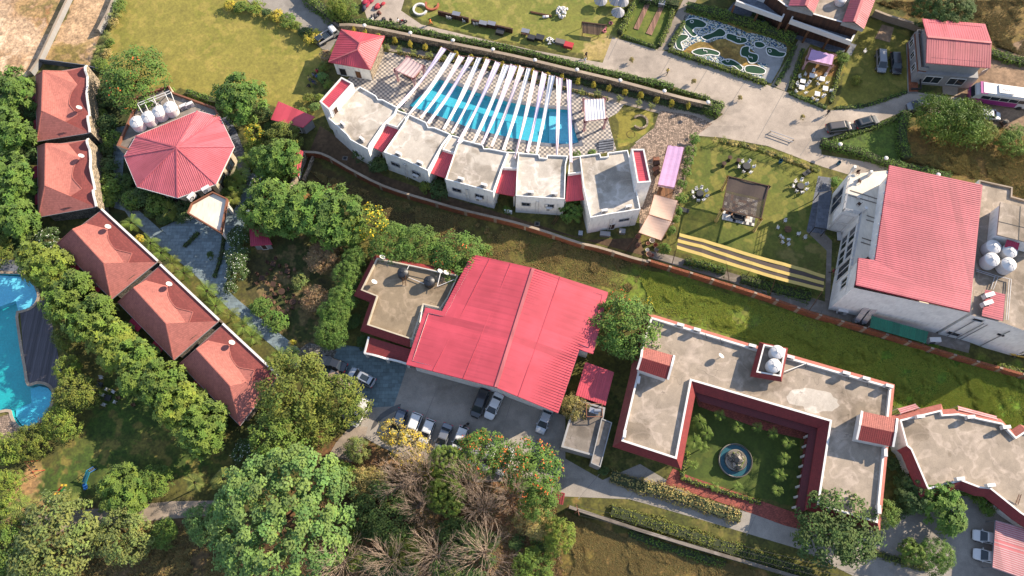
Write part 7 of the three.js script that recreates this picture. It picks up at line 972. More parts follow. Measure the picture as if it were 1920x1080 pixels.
// motorcycle
{ const g = G(754,44), t = thing('motorcycle', 'dark motorcycle on the paved corner with a rider in white beside it', 'motorcycle', at0(g, 0.03),0,0.3); for (const x of [-.65,.65]) { mesh('wheel', TOR, M.black, t).position.set(x, .34,0); } new MB().bar(v3(-.6,.36,0), v3(.1,.5,0),.12,.14).bar(v3(.1,.5,0), v3(.62,.34,0),.08,.1).box(0,.5,0,.4,.35,.24).local('frame', M.steel, t); new MB().box(.15,.82,0,.5,.2,.26).local('tank', std(A(150,40,40)), t); new MB().box(-.35,.82,0,.65,.1,.26).local('saddle', M.black, t); new MB().bar(v3(.62,.36,0), v3(.42,1.05,0),.06).bar(v3(.42,1.05,-.35), v3(.42,1.05,.35),.05).local('handlebar', M.steel, t); new MB().box(.6,.9,0,.12,.16,.16).local('headlight', M.lampGlass, t); }
// two bicycles by the glazed block
[[1534,340, 'bicycle'],[1538,348, 'bicycle']].forEach(([x, y], i) => { const t = thing('bicycle', i ? 'lower bicycle parked on the dark paving by the glazed block' : 'upper bicycle parked on the dark paving by the glazed block', 'bicycle', at0(G(x, y),0.03),0,1.1 + i * .2); const wg = new THREE.TorusGeometry(.32,.025,6,18); for (const k of [-.5,.5]) mesh('wheel', wg, M.black, t).position.set(k, .34,0); new MB().rod(v3(-.5,.34,0), v3(-.15,.85,0),.025).rod(v3(-.15,.8,0), v3(.35,.8,0),.025).rod(v3(.35,.8,0), v3(.5,.34,0),.025).rod(v3(-.05,.35,0), v3(.35,.8,0),.025).rod(v3(-.5,.34,0), v3(-.05,.35,0),.025).local('frame', M.darkpave, t); new MB().box(-.17,.92,0,.25,.05,.14).local('saddle', M.black, t); new MB().rod(v3(.33,1.0,-.25), v3(.33,1.0,.25),.025).local('handlebar', M.steel, t); });

// ================================================================ PEOPLE: one smooth skin over a posed skeleton
function person(x, z, turn, label, pose, col, y = 0.03) {
  const B = pose === 'sit' ? { hip: [0,.22,0], chest: [0,.62,.02], neck: [0,.8,.04], head: [0,.95,.07], kL: [.16,.48,.42], kR: [-.16,.4,.45], fL: [.16,.06,.7], fR: [-.18,.06,.76], eL: [.3,.45,.12], eR: [-.3,.45,.12], hL: [.2,.42,.4], hR: [-.22,.36,.4] }
    : pose === 'stand' ? { hip: [0,.93,0], chest: [0,1.32,0], neck: [0,1.48,.01], head: [0,1.63,.03], kL: [.1,.5,.03], kR: [-.1,.5,.03], fL: [.11,.07,0], fR: [-.11,.07,0], eL: [.27,1.12,0], eR: [-.27,1.12,0], hL: [.24,.86,.12], hR: [-.24,.86,.12] }
      : { hip: [0,.91,0], chest: [0,1.3,.05], neck: [0,1.46,.07], head: [0,1.61,.1], kL: [.1,.5,.24], kR: [-.1,.47,-.02], fL: [.1,.08,.36], fR: [-.1,.14,-.4], eL: [.26,1.1,-.12], eR: [-.26,1.1,.12], hL: [.24,.88,-.02], hR: [-.23,.9,.3] };
  const S = p => v3(p[0], p[1], p[2]), J = {}; for (const k in B) J[k] = S(B[k]); const sL = v3(.17, J.chest.y + .1, J.chest.z), sR = v3(-.17, J.chest.y + .1, J.chest.z), lL = v3(.09, J.hip.y, J.hip.z), lR = v3(-.09, J.hip.y, J.hip.z), toe = f => f.clone().add(v3(0,-.03,.15));
  const skin = [.32,.17,.1], sh = col[0], tr = col[1], hair = [.012,.01,.01], shoe = [.03,.025,.02];
  const bones = [[J.hip, J.chest, .15,.16, sh],[sL, sR, .08,.08, sh],[J.chest, J.neck, .1,.06, skin],[J.head.clone().add(v3(0,-.02,.015)), J.head, .085,.09, skin],[J.head.clone().add(v3(0,.05,-.015)), J.head.clone().add(v3(0,0,-.035)),.095,.095, hair],[J.head.clone().add(v3(0,-.01,.1)), J.head.clone().add(v3(0,-.03,.11)),.022,.022, skin],[sL, J.eL, .062,.048, sh],[J.eL, J.hL, .045,.034, skin],[sR, J.eR, .062,.048, sh],[J.eR, J.hR, .045,.034, skin],[lL, J.kL, .1,.07, tr],[J.kL, J.fL, .066,.045, tr],[lR, J.kR, .1,.07, tr],[J.kR, J.fR, .066,.045, tr],[J.fL, toe(J.fL),.05,.04, shoe],[J.fR, toe(J.fR),.05,.04, shoe]];
  for (const h of [J.hL, J.hR]) for (let f = 0; f < 5; f++) { const o = h.clone().add(v3((f - 2) * .018,-.02,.01)); bones.push([h, o.clone().add(v3((f - 2) * .008, f === 4 ? -.05 : -.09 + Math.abs(f - 1) * .008,.03)),.02,.012, skin]); }
  const N = 60, mc = new MarchingCubes(N, new THREE.MeshBasicMaterial(), false, false, 60000), H = 1.0, c = v3(0,.9,.05); mc.isolation = 0;
  const dist = (p, b) => { const d = b[1].clone().sub(b[0]), t = clamp(p.clone().sub(b[0]).dot(d) / (d.lengthSq() || 1)); return p.distanceTo(b[0].clone().addScaledVector(d, t)) - lerp(b[2], b[3], t); };
  const q = v3(); for (let k = 0; k < N; k++) for (let j = 0; j < N; j++) for (let i = 0; i < N; i++) { q.set((i - N / 2) / (N / 2) * H + c.x, (j - N / 2) / (N / 2) * H + c.y, (k - N / 2) / (N / 2) * H + c.z); let s = 0, near = 9; if (Math.abs(q.x) < .45 && Math.abs(q.z) < .9) for (const b of bones) { const d = dist(q, b); if (d < near) near = d; if (d < .25) s += Math.exp(-d * 45); } mc.field[k * N * N + j * N + i] = s > 0 ? Math.log(s) / 45 : -near; }
  mc.update(); const n = mc.count, P = mc.positionArray.slice(0, n * 3), Nn = mc.normalArray.slice(0, n * 3), C = new Float32Array(n * 3);
  for (let i = 0; i < n; i++) { q.set(P[3 * i] * H + c.x, P[3 * i + 1] * H + c.y, P[3 * i + 2] * H + c.z); P[3 * i] = q.x; P[3 * i + 1] = q.y; P[3 * i + 2] = q.z; let m = 9, w = skin; for (const b of bones) { const d = dist(q, b); if (d < m) { m = d; w = b[4]; } } C.set(w, 3 * i); }
  const g = new THREE.BufferGeometry(); g.setAttribute('position', new THREE.BufferAttribute(P, 3)); g.setAttribute('normal', new THREE.BufferAttribute(Nn, 3)); g.setAttribute('color', new THREE.BufferAttribute(C, 3));
  const o = mesh('person', g, M.figure); o.position.set(x, y, z); o.rotation.y = turn; return tag(o, label, 'person');
}
M.figure = std(new THREE.Color(1,1,1), { vertexColors: true, roughness: 0.9 });
const W_ = [.62,.6,.58], K_ = [.015,.015,.018], D_ = [.05,.06,.1];
[[1096,118,0.3, 'person in white walking on the upper road', 'walk', [W_, [.5,.5,.5]]],[1098,108,0.4, 'person in black walking behind the one in white on the upper road', 'walk', [K_, K_]],[1250,139,2.6, 'person in dark trousers and yellow top crossing the plaza', 'walk', [[.6,.42,.1], K_]],[807,46,1.5, 'person in an orange robe walking at the upper lawn edge', 'walk', [[.75,.16,.03],[.7,.14,.03]]],[748,45,1.4, 'person in white beside the motorcycle', 'stand', [W_, [.4,.4,.4]]],[734,45,0.2, 'person in black standing left of the motorcycle', 'stand', [K_, K_]],[667,21,0.8, 'person in blue bending over goods at the top corner', 'stand', [[.05,.12,.3], D_]],
 [580,148,0.6, 'person in yellow seated on the shaded lawn by the pool house', 'sit', [[.5,.4,.12], D_]],[588,143,2.4, 'person in grey seated on the shaded lawn by the pool house', 'sit', [[.2,.2,.22], K_]],[595,136,3.2, 'person in red seated on the shaded lawn by the pool house', 'sit', [[.5,.05,.06], D_]],[587,155,1.2, 'person in dark blue seated on the shaded lawn', 'sit', [[.03,.05,.12],[.03,.05,.12]]],[582,164,4.2, 'person in black seated lowest on the shaded lawn', 'sit', [K_, K_]],[595,145,4.6, 'person in blue seated near the shaded hedge', 'sit', [[.05,.15,.4], K_]],
 [872,801,0.5, 'person in black standing in the car park, left of a pair', 'stand', [K_, K_]],[878,797,3.4, 'person in black standing in the car park, right of a pair', 'stand', [K_, D_]],[98,940,1, 'person in white bending at the lower left lawn edge', 'stand', [W_, [.2,.2,.25]]],[1549,216,2.2, 'person in dark clothes by the lane corner below the white tables', 'walk', [K_, K_]],[1596,448,1, 'person in dark clothes beside the glazed block foot', 'stand', [K_, K_]],[1558,512,1, 'person in dark red walking along the white block', 'walk', [[.2,.03,.03], K_]]].forEach(p => { const g = G(p[0], p[1]); person(g[0], g[1], p[2], p[3], p[4], p[5]); });
// ================================================================ PLANTS
const leafMat = c => new THREE.MeshPhysicalMaterial({ color: c, vertexColors: true, roughness: 0.9, transmission: 0.22, thickness: 0, side: THREE.DoubleSide });
const LM = Object.fromEntries(Object.entries({ mid: [0.105,0.17,0.016], lime: [0.15,0.205,0.018], deep: [0.045,0.085,0.013], olive: [0.125,0.155,0.014], grey: [0.15,0.185,0.04], fresh: [0.088,0.165,0.016], blue: [0.125,0.215,0.045], gold: [0.4,0.34,0.03], dry: [0.3,0.2,0.1], straw: [0.3,0.25,0.08], forest: [0.06,0.105,0.015] }).map(([k, c]) => [k, leafMat(new THREE.Color(...c))]));
const BL = { orange: std(new THREE.Color(0.62,0.12,0.03), { roughness: 0.9, side: THREE.DoubleSide }), white: std(new THREE.Color(0.7,0.7,0.62), { side: THREE.DoubleSide }), yellow: std(new THREE.Color(0.66,0.46,0.02), { side: THREE.DoubleSide }), lilac: std(new THREE.Color(0.5,0.36,0.5), { side: THREE.DoubleSide }) };
function leaf(mb, p, dir, nrm, len, wid) {                    // a folded pointed leaf
  const s = dir.clone().cross(nrm).normalize().multiplyScalar(wid / 2), b = p, t = p.clone().addScaledVector(dir, len), m = p.clone().addScaledVector(dir, len * 0.5).addScaledVector(nrm, len * 0.1), l = m.clone().add(s), r = m.clone().sub(s);
  mb.tri(b, l, t).tri(b, t, r);
}
const rv = r => { const u = r() * 2 - 1, a = r() * 6.283, q = Math.sqrt(1 - u * u); return v3(q * Math.cos(a), u, q * Math.sin(a)); };
// unit crown: clumps spread through an uneven dome; o: clumps n, clump radius cr, leaves per clump k, leaf size ls, rosettes
function crown(seed, o) {
  const r = rng(seed), mb = new MB(), lobes = [...Array(o.lobes ?? 7)].map(() => [rv(r),0.12 + r() * 0.3]), bl = new MB();
  const bump = d => { let s = 0.74; for (const [q, a] of lobes) s += a * Math.max(0, d.dot(q) - 0.35) * 1.3; return Math.min(1.12, s); };
  for (let i = 0; i < o.n; i++) {
    const d = rv(r); if (d.y < -0.45) d.y *= -0.6; if (o.flat) d.y = Math.abs(d.y) * 0.8 + 0.1; d.normalize();
    const rad = bump(d) * (r() < 0.72 ? 0.84 + 0.2 * r() : 0.35 + 0.45 * r()), c = d.clone().multiplyScalar(rad), tone = 0.74 + 0.5 * r(), yel = 0.84 + 0.34 * r();
    for (let k = 0; k < o.k; k++) {
      const off = rv(r).multiplyScalar(o.cr * Math.cbrt(r())), p = c.clone().add(off), t = tone * (0.88 + 0.24 * r()); mb.col = [t * yel, t, t * (0.7 + 0.5 * r())];
      const nrm = d.clone().multiplyScalar(0.55).add(v3(0.12,0.6,-0.06)).addScaledVector(rv(r),0.55).addScaledVector(off, 0.8 / o.cr).normalize();
      if (o.rosette) { const e1 = nrm.clone().cross(rv(r)).normalize(), e2 = nrm.clone().cross(e1), n = o.rosette; for (let j = 0; j < n; j++) { const a = j / n * 6.283 + r(); const dd = e1.clone().multiplyScalar(Math.cos(a)).addScaledVector(e2, Math.sin(a)).addScaledVector(nrm, 0.25 - 0.35 * r()).normalize(); leaf(mb, p, dd, nrm, o.ls * (0.7 + 0.5 * r()), o.ls * 0.42); } }
      else { const dd = nrm.clone().cross(rv(r)).normalize().addScaledVector(v3(0,-1,0), o.droop ?? 0.15).normalize(); leaf(mb, p, dd, nrm, o.ls * (0.7 + 0.6 * r()), o.ls * (o.wid ?? 0.55)); }
    }
    if (o.bloom && r() < o.bloom && d.y > -0.1) for (let k = 0; k < o.bk; k++) { const p = c.clone().multiplyScalar(1.06).add(rv(r).multiplyScalar(o.bs * 1.6)); leaf(bl, p, rv(r), d.clone().addScaledVector(rv(r),0.5).normalize(), o.bs, o.bs * 0.9); }
  }
  mb.u.fill(0); return [mb.geometry(), o.bloom ? bl.geometry() : null];
}
const mkTrunk = (seed, limbs) => { const r = rng(seed), m = new MB(); let p = v3(0,0,0); for (let i = 0; i < 4; i++) { const q = v3((r() - .5) * .06, (i + 1) * 0.14, (r() - .5) * .06); m.rod(p, q, 0.045 - i * 0.006,0.045 - (i + 1) * 0.006,7); p = q; } for (let i = 0; i < limbs; i++) { const a = i / limbs * 6.283 + r(), e = v3(Math.cos(a) * (.35 + .3 * r()),.7 + .25 * r(), Math.sin(a) * (.35 + .3 * r())), c = p.clone().lerp(e, .5).add(v3(0,-.05,0)), s = v3(p.x, p.y - .12 * r(), p.z); m.rod(s, c, .024,.016,5).rod(c, e, .016,.006,5); for (let j = 0; j < 2; j++) m.rod(c, e.clone().add(v3((r() - .5) * .4,.12 * r(), (r() - .5) * .4)),.011,.004,4); } return m.geometry(); };
const TR = [mkTrunk(1,6), mkTrunk(2,7)];
const K = {
  leafy: [1,2,3].map(s => crown(s * 11, { n: 90, cr: 0.2, k: 8, ls: 0.16, rosette: 6, lobes: 10 })),
  bushy: [4,5,6].map(s => crown(s * 7, { n: 190, cr: 0.15, k: 24, ls: 0.1, wid: 0.55, droop: 0.4, lobes: 10 })),
  puffy: [8].map(s => crown(s * 7, { n: 300, cr: 0.1, k: 56, ls: 0.055, wid: 0.75, lobes: 14 })),
  fine: [9,10].map(s => crown(s * 5, { n: 200, cr: 0.15, k: 24, ls: 0.085, wid: 0.55, lobes: 8, bloom: 0.34, bk: 8, bs: 0.055 })),
  sparse: [11].map(s => crown(s * 5, { n: 200, cr: 0.15, k: 24, ls: 0.085, wid: 0.55, lobes: 9, bloom: 0.06, bk: 8, bs: 0.055 })),
  shrub: [12,13,14].map(s => crown(s * 3, { n: 46, cr: 0.28, k: 18, ls: 0.22, wid: 0.6, lobes: 5 })),
  flower: [15,16].map(s => crown(s * 3, { n: 110, cr: 0.18, k: 14, ls: 0.17, wid: 0.5, lobes: 6, bloom: 0.8, bk: 2, bs: 0.085 })),
  golden: [17].map(s => crown(s * 3, { n: 60, cr: 0.22, k: 12, ls: 0.16, wid: 0.5, lobes: 8, bloom: 0.85, bk: 9, bs: 0.09 })),
  wispy: [18].map(s => crown(s * 3, { n: 150, cr: 0.25, k: 24, ls: 0.22, wid: 0.2, droop: 0.9, lobes: 10 })),
};
function plant(kind, px, py, rpx, h, label, cat, o = {}) {
  const yc = h * (o.low ?? 0.58), g = P3(px, py, yc), rad = rpx * mPer(py, yc) / 1.08, r = rng(Math.round(px * 31 + py * 17)), t = thing(o.name ?? (cat === 'tree' ? 'tree' : cat), label, cat, [g.x, 0, g.z], o.group, r() * 6.283), v = K[kind],[cg, bg] = v[Math.floor(r() * v.length)], ry = Math.max(h - yc, yc * 0.75);
  const tr = mesh('trunk', TR[Math.floor(r() * 2)], M.bark, t); const tw = Math.min(1.4, Math.max(0.35, rad * 0.26)) * 5; tr.scale.set(rad * 0.8 < 1 ? rad : Math.max(rad * 0.75, tw * 0.4), h * 0.92, rad * 0.8 < 1 ? rad : Math.max(rad * 0.75, tw * 0.4));
  const c = mesh('crown', cg, o.mat ?? LM.mid, t); c.position.y = yc; c.scale.set(rad * 1.02, ry, rad * 1.02 * (0.92 + 0.16 * r()));
  if (bg && o.bloom) { const b = mesh('blossom', bg, o.bloom, t); b.position.copy(c.position); b.scale.copy(c.scale); }
  return t;
}
// palms
const palmG = [21,22,23].map(s => { const r = rng(s), mb = new MB(), tk = new MB(); for (let i = 0; i < 15; i++) { const a = i * 2.4 + r() * .4, up = .25 + r() * .9, L = .85 + .25 * r(), d = v3(Math.cos(a),0, Math.sin(a)), sd = v3(-d.z, 0, d.x), P = u => d.clone().multiplyScalar(u * L * (1 - .18 * u)).setY(up * u * .8 - (.55 + .5 * (1 - up)) * u * u), tone = .75 + .5 * r(); for (let k = 0; k < 11; k++) { const u = .12 + k / 11 * .88, p = P(u), q = P(u + .045), w = .26 * Math.sin(Math.PI * Math.min(1, u * .82 + .16)) + .03; mb.col = [tone * (.9 + .3 * r()), tone, tone * .8]; for (const z of [-1,1]) { const tip = p.clone().addScaledVector(sd, z * w).addScaledVector(d, w * .55).add(v3(0,-.1 - .06 * r(),0)); mb.tri(p, q, tip); } } } mb.u.fill(0); for (let i = 0; i < 5; i++) tk.rod(v3(0,-i * .2,0), v3(.01,-(i + 1) * .2,0),.05 + i * .004,.055 + i * .004,7); return [mb.geometry(), tk.geometry()]; });
function palm(px, py, rpx, h, label, group, mat = LM.mid, cat = 'palm') { const g = P3(px, py, h), r = rng(Math.round(px * 13 + py)),[c, k] = palmG[Math.floor(r() * 3)], t = thing('palm', label, cat, [g.x, 0, g.z], group, r() * 6.28), R = rpx * mPer(py, h) * 1.05; const a = mesh('crown', c, mat, t); a.position.y = h; a.scale.set(R, R, R); const b = mesh('trunk', k, M.bark, t); b.position.y = h; b.scale.set(Math.min(1.6, R * 1.1), h, Math.min(1.6, R * 1.1)); return t; }
// leafless trees: branches fanning up and out
const bareG = [31,32,33].map(s => { const r = rng(s), m = new MB(), grow = (p, d, l, w, n) => { let a = p; const segs = 3; for (let i = 0; i < segs; i++) { const b = a.clone().addScaledVector(d, l / segs); m.rod(a, b, w * (1 - i / segs * .5), w * (1 - (i + 1) / segs * .5), n > 2 ? 5 : 3); a = b; d = d.clone().addScaledVector(rv(r),.2).add(v3(0,.04,0)).normalize(); if (n > 0 && i > 0) { const kids = 2; for (let k = 0; k < kids; k++) grow(a, d.clone().addScaledVector(rv(r),.5).normalize(), l * (.55 + .25 * r()), w * .62, n - 1); } } }; for (let i = 0; i < 24; i++) { const a = i * 2.4, e = .3 + .75 * r(); grow(v3(0,.12,0), v3(Math.cos(a) * (1 - e * .5), e, Math.sin(a) * (1 - e * .5)).normalize(),.62 + .2 * r(),.013,2); } m.rod(v3(0,0,0), v3(0,.16,0),.04,.035,7); return m.geometry(); });
function bare(px, py, rpx, h, label) { const g = P3(px, py, h * .5), r = rng(Math.round(px * 3 + py)), t = thing('bare_tree', label, 'bare tree', [g.x, 0, g.z],0, r() * 6.28), b = mesh('branches', bareG[Math.floor(r() * 3)], M.twig, t); const R = rpx * mPer(py, h * .5) * .86; b.scale.set(R, h * 1.25, R); const k = mesh('trunk', TR[0], M.twig, t); k.scale.set(1.2, h * .4,1.2); return t; }
// clipped and loose hedges along a line of photograph points
function hedge(label, line, w, h, mat, o = {}) {
  const p = smooth(PG(line, h * .5),4), c = mid(p), t = thing(o.name ?? 'hedge', label, o.cat ?? 'hedge', at0(c), o.group), r = rng(Math.round(line[0][0] * 7 + line[0][1])), mb = new MB(), core = new MB(), ls = o.ls ?? .36; let D = 0;
  for (let i = 0; i + 1 < p.length; i++) {
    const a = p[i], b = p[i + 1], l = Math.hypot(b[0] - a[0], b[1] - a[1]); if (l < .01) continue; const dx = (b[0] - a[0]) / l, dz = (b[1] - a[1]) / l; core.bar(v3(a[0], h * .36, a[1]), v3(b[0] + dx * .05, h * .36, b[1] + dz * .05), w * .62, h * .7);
    const n = Math.round(l * (w + 2 * h) * (o.dens ?? 16));
    for (let k = 0; k < n; k++) { const u = r() * l, D1 = D + u, f = .78 + .5 * vnoise(D1 * .8 + 3, line[0][1],0,4), ang = (r() * 1.16 - .08) * Math.PI, q = v3(Math.cos(ang), Math.sin(ang),0), sh = .8 + .25 * r(), ox = q.x * w / 2 * f * sh, oy = h * .12 + Math.max(0, q.y) * h * .8 * f * sh; const P = v3(a[0] + dx * u - dz * ox, oy, a[1] + dz * u + dx * ox), nn = v3(-dz * q.x, Math.max(.2, q.y), dx * q.x).addScaledVector(rv(r),.6).normalize(), tone = (.65 + .6 * vnoise(D1 * 1.7, oy * 3 + 9,0,6)) * (.8 + .4 * r()); mb.col = [tone * (.85 + .4 * r()), tone, tone * .9]; leaf(mb, P, nn.clone().cross(rv(r)).normalize(), nn, ls * (.7 + .6 * r()), ls * .5); }
    D += l;
  }
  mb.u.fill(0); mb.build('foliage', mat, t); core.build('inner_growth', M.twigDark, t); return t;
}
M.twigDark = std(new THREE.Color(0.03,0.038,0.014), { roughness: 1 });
const nth = ['first', 'second', 'third', 'fourth', 'fifth', 'sixth', 'seventh', 'eighth', 'ninth', 'tenth', 'eleventh', 'twelfth'];
// ---- the leafy row beside the slanting cottages, and the trees down the left edge
[[82,500,48],[128,556,47],[170,598,46],[214,646,48],[256,688,46],[300,726,46],[342,770,46],[388,806,52]].forEach((v, i) => plant('leafy', ...v, 7.5, `leafy tree in the slanting row by the cottages, ${nth[i]} from the top`, 'tree', { mat: i % 3 ? LM.mid : LM.lime }));
[[30,172,42, 'uppermost'],[20,250,44, 'second'],[30,335,46, 'third'],[26,405,46, 'lowest']].forEach(v => plant('leafy', v[0], v[1], v[2],7.5, `broad leafy tree at the left edge, ${v[3]} of four`, 'tree', { mat: LM.fresh }));
[[70,205,24],[40,290,26]].forEach((v, i) => plant('shrub', ...v, 3.5, `dark bush between the left edge trees, ${i ? 'lower' : 'upper'} one`, 'bush', { mat: LM.deep }));
[[112,586,24],[122,640,24],[132,692,26],[146,742,38],[116,794,32],[62,828,34],[18,844,32],[0,470,30],[14,905,26]].forEach((v, i) => plant('bushy', ...v, i === 3 ? 6 : 4.8, `olive bush by the turquoise pool, ${nth[i]} going down`, 'tree', { mat: i % 2 ? LM.olive : LM.lime, name: 'bushy_tree', low: .5 }));
// ---- middle left trees
[[500,385,52, 'left of three'],[560,396,56, 'middle of three'],[618,406,54, 'right of three']].forEach(v => plant('leafy', v[0], v[1], v[2],8, `big leafy tree beside the dry pasture corner, ${v[3]}`, 'tree', { mat: LM.fresh }));
plant('leafy', 520,300,42,7, 'leafy tree above the slate walk beside the narrow pink roof', 'tree', { mat: LM.fresh }); plant('leafy', 650,432,38,6.5, 'leafy tree left of the yellow flowering tree', 'tree', { mat: LM.mid }); plant('leafy', 448,190,46,8, 'tall leafy tree between octagonal restaurant and yellowing lawn', 'tree', { mat: LM.fresh }); plant('bushy', 530,262,34,5, 'reddish leaved tree hiding part of a pink shed roof', 'tree', { mat: LM.olive });
plant('golden', 698,424,38,7, 'tree covered in bright yellow blossom at the pasture edge', 'tree', { mat: LM.lime, bloom: BL.yellow }); plant('golden', 474,250,20,4, 'small tree with yellow blossom beside the octagonal restaurant', 'tree', { mat: LM.lime, bloom: BL.yellow });
plant('sparse', 250,152,68,8.5, 'wide flame tree with orange blossom at the lawn corner by the cottages', 'tree', { mat: LM.fresh, bloom: BL.orange }); plant('fine', 742,456,46,6.5, 'feathery green tree behind the hall wing, left one', 'tree', { mat: LM.fresh }); plant('fine', 790,462,40,6.5, 'feathery green tree behind the hall wing, middle one', 'tree', { mat: LM.fresh }); plant('sparse', 852,482,54,7, 'flame tree with a few orange blossoms at the hall roof corner', 'tree', { mat: LM.fresh, bloom: BL.orange }); plant('shrub', 908,468,14,3, 'small bush at the top corner of the pink hall roof', 'bush', { mat: LM.fresh });
plant('bushy', 1170,622,62,9, 'dense round green tree between pink hall and courtyard block', 'tree', { mat: LM.fresh }); plant('golden', 1156,568,24,6, 'orange blossoming branchy tree at the right hall corner', 'tree', { mat: LM.fresh, bloom: BL.orange }); plant('golden', 1206,574,18,5.5, 'small yellow blossoming tree above the courtyard block corner', 'tree', { mat: LM.fresh, bloom: BL.yellow });
[[664,490,24],[652,520,27],[640,556,30],[632,590,32],[622,624,32]].forEach((v, i) => plant('fine', ...v, 5.5, `rounded feathery tree left of the hall wing, ${nth[i]} from the top`, 'tree', { mat: LM.deep === 0 ? 0 : LM.fresh }));
[[560,735,72,8.5, 'largest bushy olive tree in front of the lowest cottage'],[640,752,52,7, 'bushy tree overhanging the white van'],[525,815,54,7.5, 'dark bushy tree below the lowest cottage'],[590,800,40,6, 'bushy olive tree above the big cauliflower crowned tree']].forEach((v, i) => plant('bushy', v[0], v[1], v[2], v[3], v[4], 'tree', { mat: i === 2 ? LM.mid : LM.olive }));
plant('puffy', 530,968,122,13, 'huge bright green tree with cauliflower crown at the bottom', 'tree', { mat: LM.blue });
// ---- bottom left
[[92,1018,82,8, 'wide grey green tree in the bottom left corner', 'bushy', LM.grey],[20,1046,50,6, 'dark tree cut by the bottom left corner', 'bushy', LM.mid],[236,1002,52,6, 'grey green tree below the garden path', 'bushy', LM.grey],[240,922,46,5, 'bushy tree on the lower left lawn edge', 'leafy', LM.mid],[18,960,34,5, 'bright bush at the left edge by the garden path', 'bushy', LM.lime],[310,1000,26,4, 'small bush between path and dry bank', 'bushy', LM.mid],[380,985,40,5, 'blue green bush at the foot of the huge cauliflower crowned tree', 'bushy', LM.blue],[290,905,34,4, 'dark bush beside the two small palms', 'bushy', LM.mid]].forEach(v => plant(v[5], v[0], v[1], v[2], v[3], v[4], 'tree', { mat: v[6] }));
[[365,905,22,3.4, 'small palm on the lower lawn, left of two'],[420,898,28,4, 'small palm on the lower lawn, right of two'],[45,955,34,4.5, 'pale palm beside the path at the lower left'],[128,938,26,2.5, 'drooping palm beside the see saws']].forEach(v => palm(...v, 0, LM.grey));
// ---- wood at the bottom
[[716,970,56,4.5, 'dark green bushy tree in the middle of the wood', 'bushy', LM.forest],[838,870,34,7, 'upright green tree between the bare trees, upper part of the wood', 'puffy', LM.mid],[836,930,36,7, 'upright green tree between the bare trees, lower one', 'puffy', LM.mid],[1045,1006,32,5, 'bright green young tree standing alone on the lower field', 'bushy', LM.lime],[668,845,24,4, 'grey green bush beside the lane end', 'bushy', LM.grey],[1000,1066,36,3, 'dark bush at the bottom edge beside the field', 'bushy', LM.mid],[640,890,30,3, 'green thicket beside the lane end', 'bushy', LM.mid],[690,910,34,3, 'yellowing thicket left of the bare trees', 'wispy', LM.straw],[860,1010,40,3, 'dark thicket below the upright trees', 'bushy', LM.deep],[760,1030,34,2.4, 'low thicket in the lower wood', 'bushy', LM.olive],[1000,980,36,3, 'brown green thicket below the flame tree', 'bushy', LM.straw]].forEach(v => plant(v[5], v[0], v[1], v[2], v[3], v[4], 'tree', { mat: v[6], low: .5 }));
[[768,834,36,4.5, 'upper golden leaved tree by the parked row'],[735,812,28,4.5, 'left golden leaved tree above the wood'],[790,862,32,5, 'lower golden leaved tree above the bare trees']].forEach(v => plant('golden', v[0], v[1], v[2], v[3], v[4], 'tree', { mat: LM.straw, bloom: BL.yellow }));
plant('fine', 900,846,50,7, 'spreading green flame tree over the parked cars', 'tree', { mat: LM.fresh, bloom: BL.orange }); plant('fine', 985,880,58,8, 'flame tree thick with orange blossom beside the car park', 'tree', { mat: LM.fresh, bloom: BL.orange }); plant('sparse', 1005,930,44,7, 'lower flame tree with few blossoms at the wood corner', 'tree', { mat: LM.fresh, bloom: BL.orange }); 
[[756,902,48,8, 'large bare tree in the upper wood, left'],[792,884,46,8, 'large bare tree in the upper wood, right'],[880,908,42,7.5, 'bare tree left of the flame trees'],[904,952,42,7.5, 'bare tree below the flame trees'],[958,928,40,8, 'bare tree nearest the flame tree trunks'],[815,1040,52,7.5, 'bare tree at the bottom edge, middle'],[908,1036,62,8, 'widest bare tree at the bottom edge'],[730,1052,50,7, 'bare tree at the bottom edge, left of the middle'],[640,1056,52,7, 'bare tree at the bottom edge beside the huge crown'],[785,948,36,6.5, 'small bare tree in the middle of the wood']].forEach(v => bare(...v));
plant('wispy', 1080,765,26,4, 'feathery pale shrub beside the generator roof', 'bush', { mat: LM.straw });
// ---- right side
plant('bushy', 1572,1000,78,7.5, 'large dark green tree in front of the courtyard block', 'tree', { mat: LM.forest }); plant('bushy', 1655,960,30,5, 'narrow tree at the right corner of the courtyard block', 'tree', { mat: LM.mid }); plant('leafy', 1770,952,46,6, 'leafy tree at the foot of the zigzag block', 'tree', { mat: LM.fresh }); plant('leafy', 1718,930,34,4.5, 'dark leafy tree in the gap beside the zigzag block', 'tree', { mat: LM.deep }); plant('leafy', 1712,1034,24,4, 'rounded bush left of the carport', 'bush', { mat: LM.mid }); plant('fine', 1760,1046,36,5, 'feathery tree left of the carport', 'tree', { mat: LM.fresh });
plant('puffy', 1770,20,50,8, 'dense dark round tree behind the grey gabled house', 'tree', { mat: LM.forest }); plant('wispy', 1760,222,40,6, 'bamboo clump at the lane, left half', 'tree', { mat: LM.mid, name: 'bamboo' }); plant('wispy', 1808,228,48,6.5, 'bamboo clump at the lane, right half', 'tree', { mat: LM.mid, name: 'bamboo' }); plant('bushy', 1900,262,32,4, 'dark bush at the right edge above the brown field', 'bush', { mat: LM.mid }); plant('bushy', 1845,250,26,3, 'yellowing scrub beside the bamboo', 'bush', { mat: LM.olive });
[[1675,870,14],[1690,900,18],[1700,935,20],[1680,960,18]].forEach((v, i) => plant('shrub', ...v, 2.2, `dark shrub right of the courtyard block, ${nth[i]} going down`, 'bush', { mat: LM.deep }));
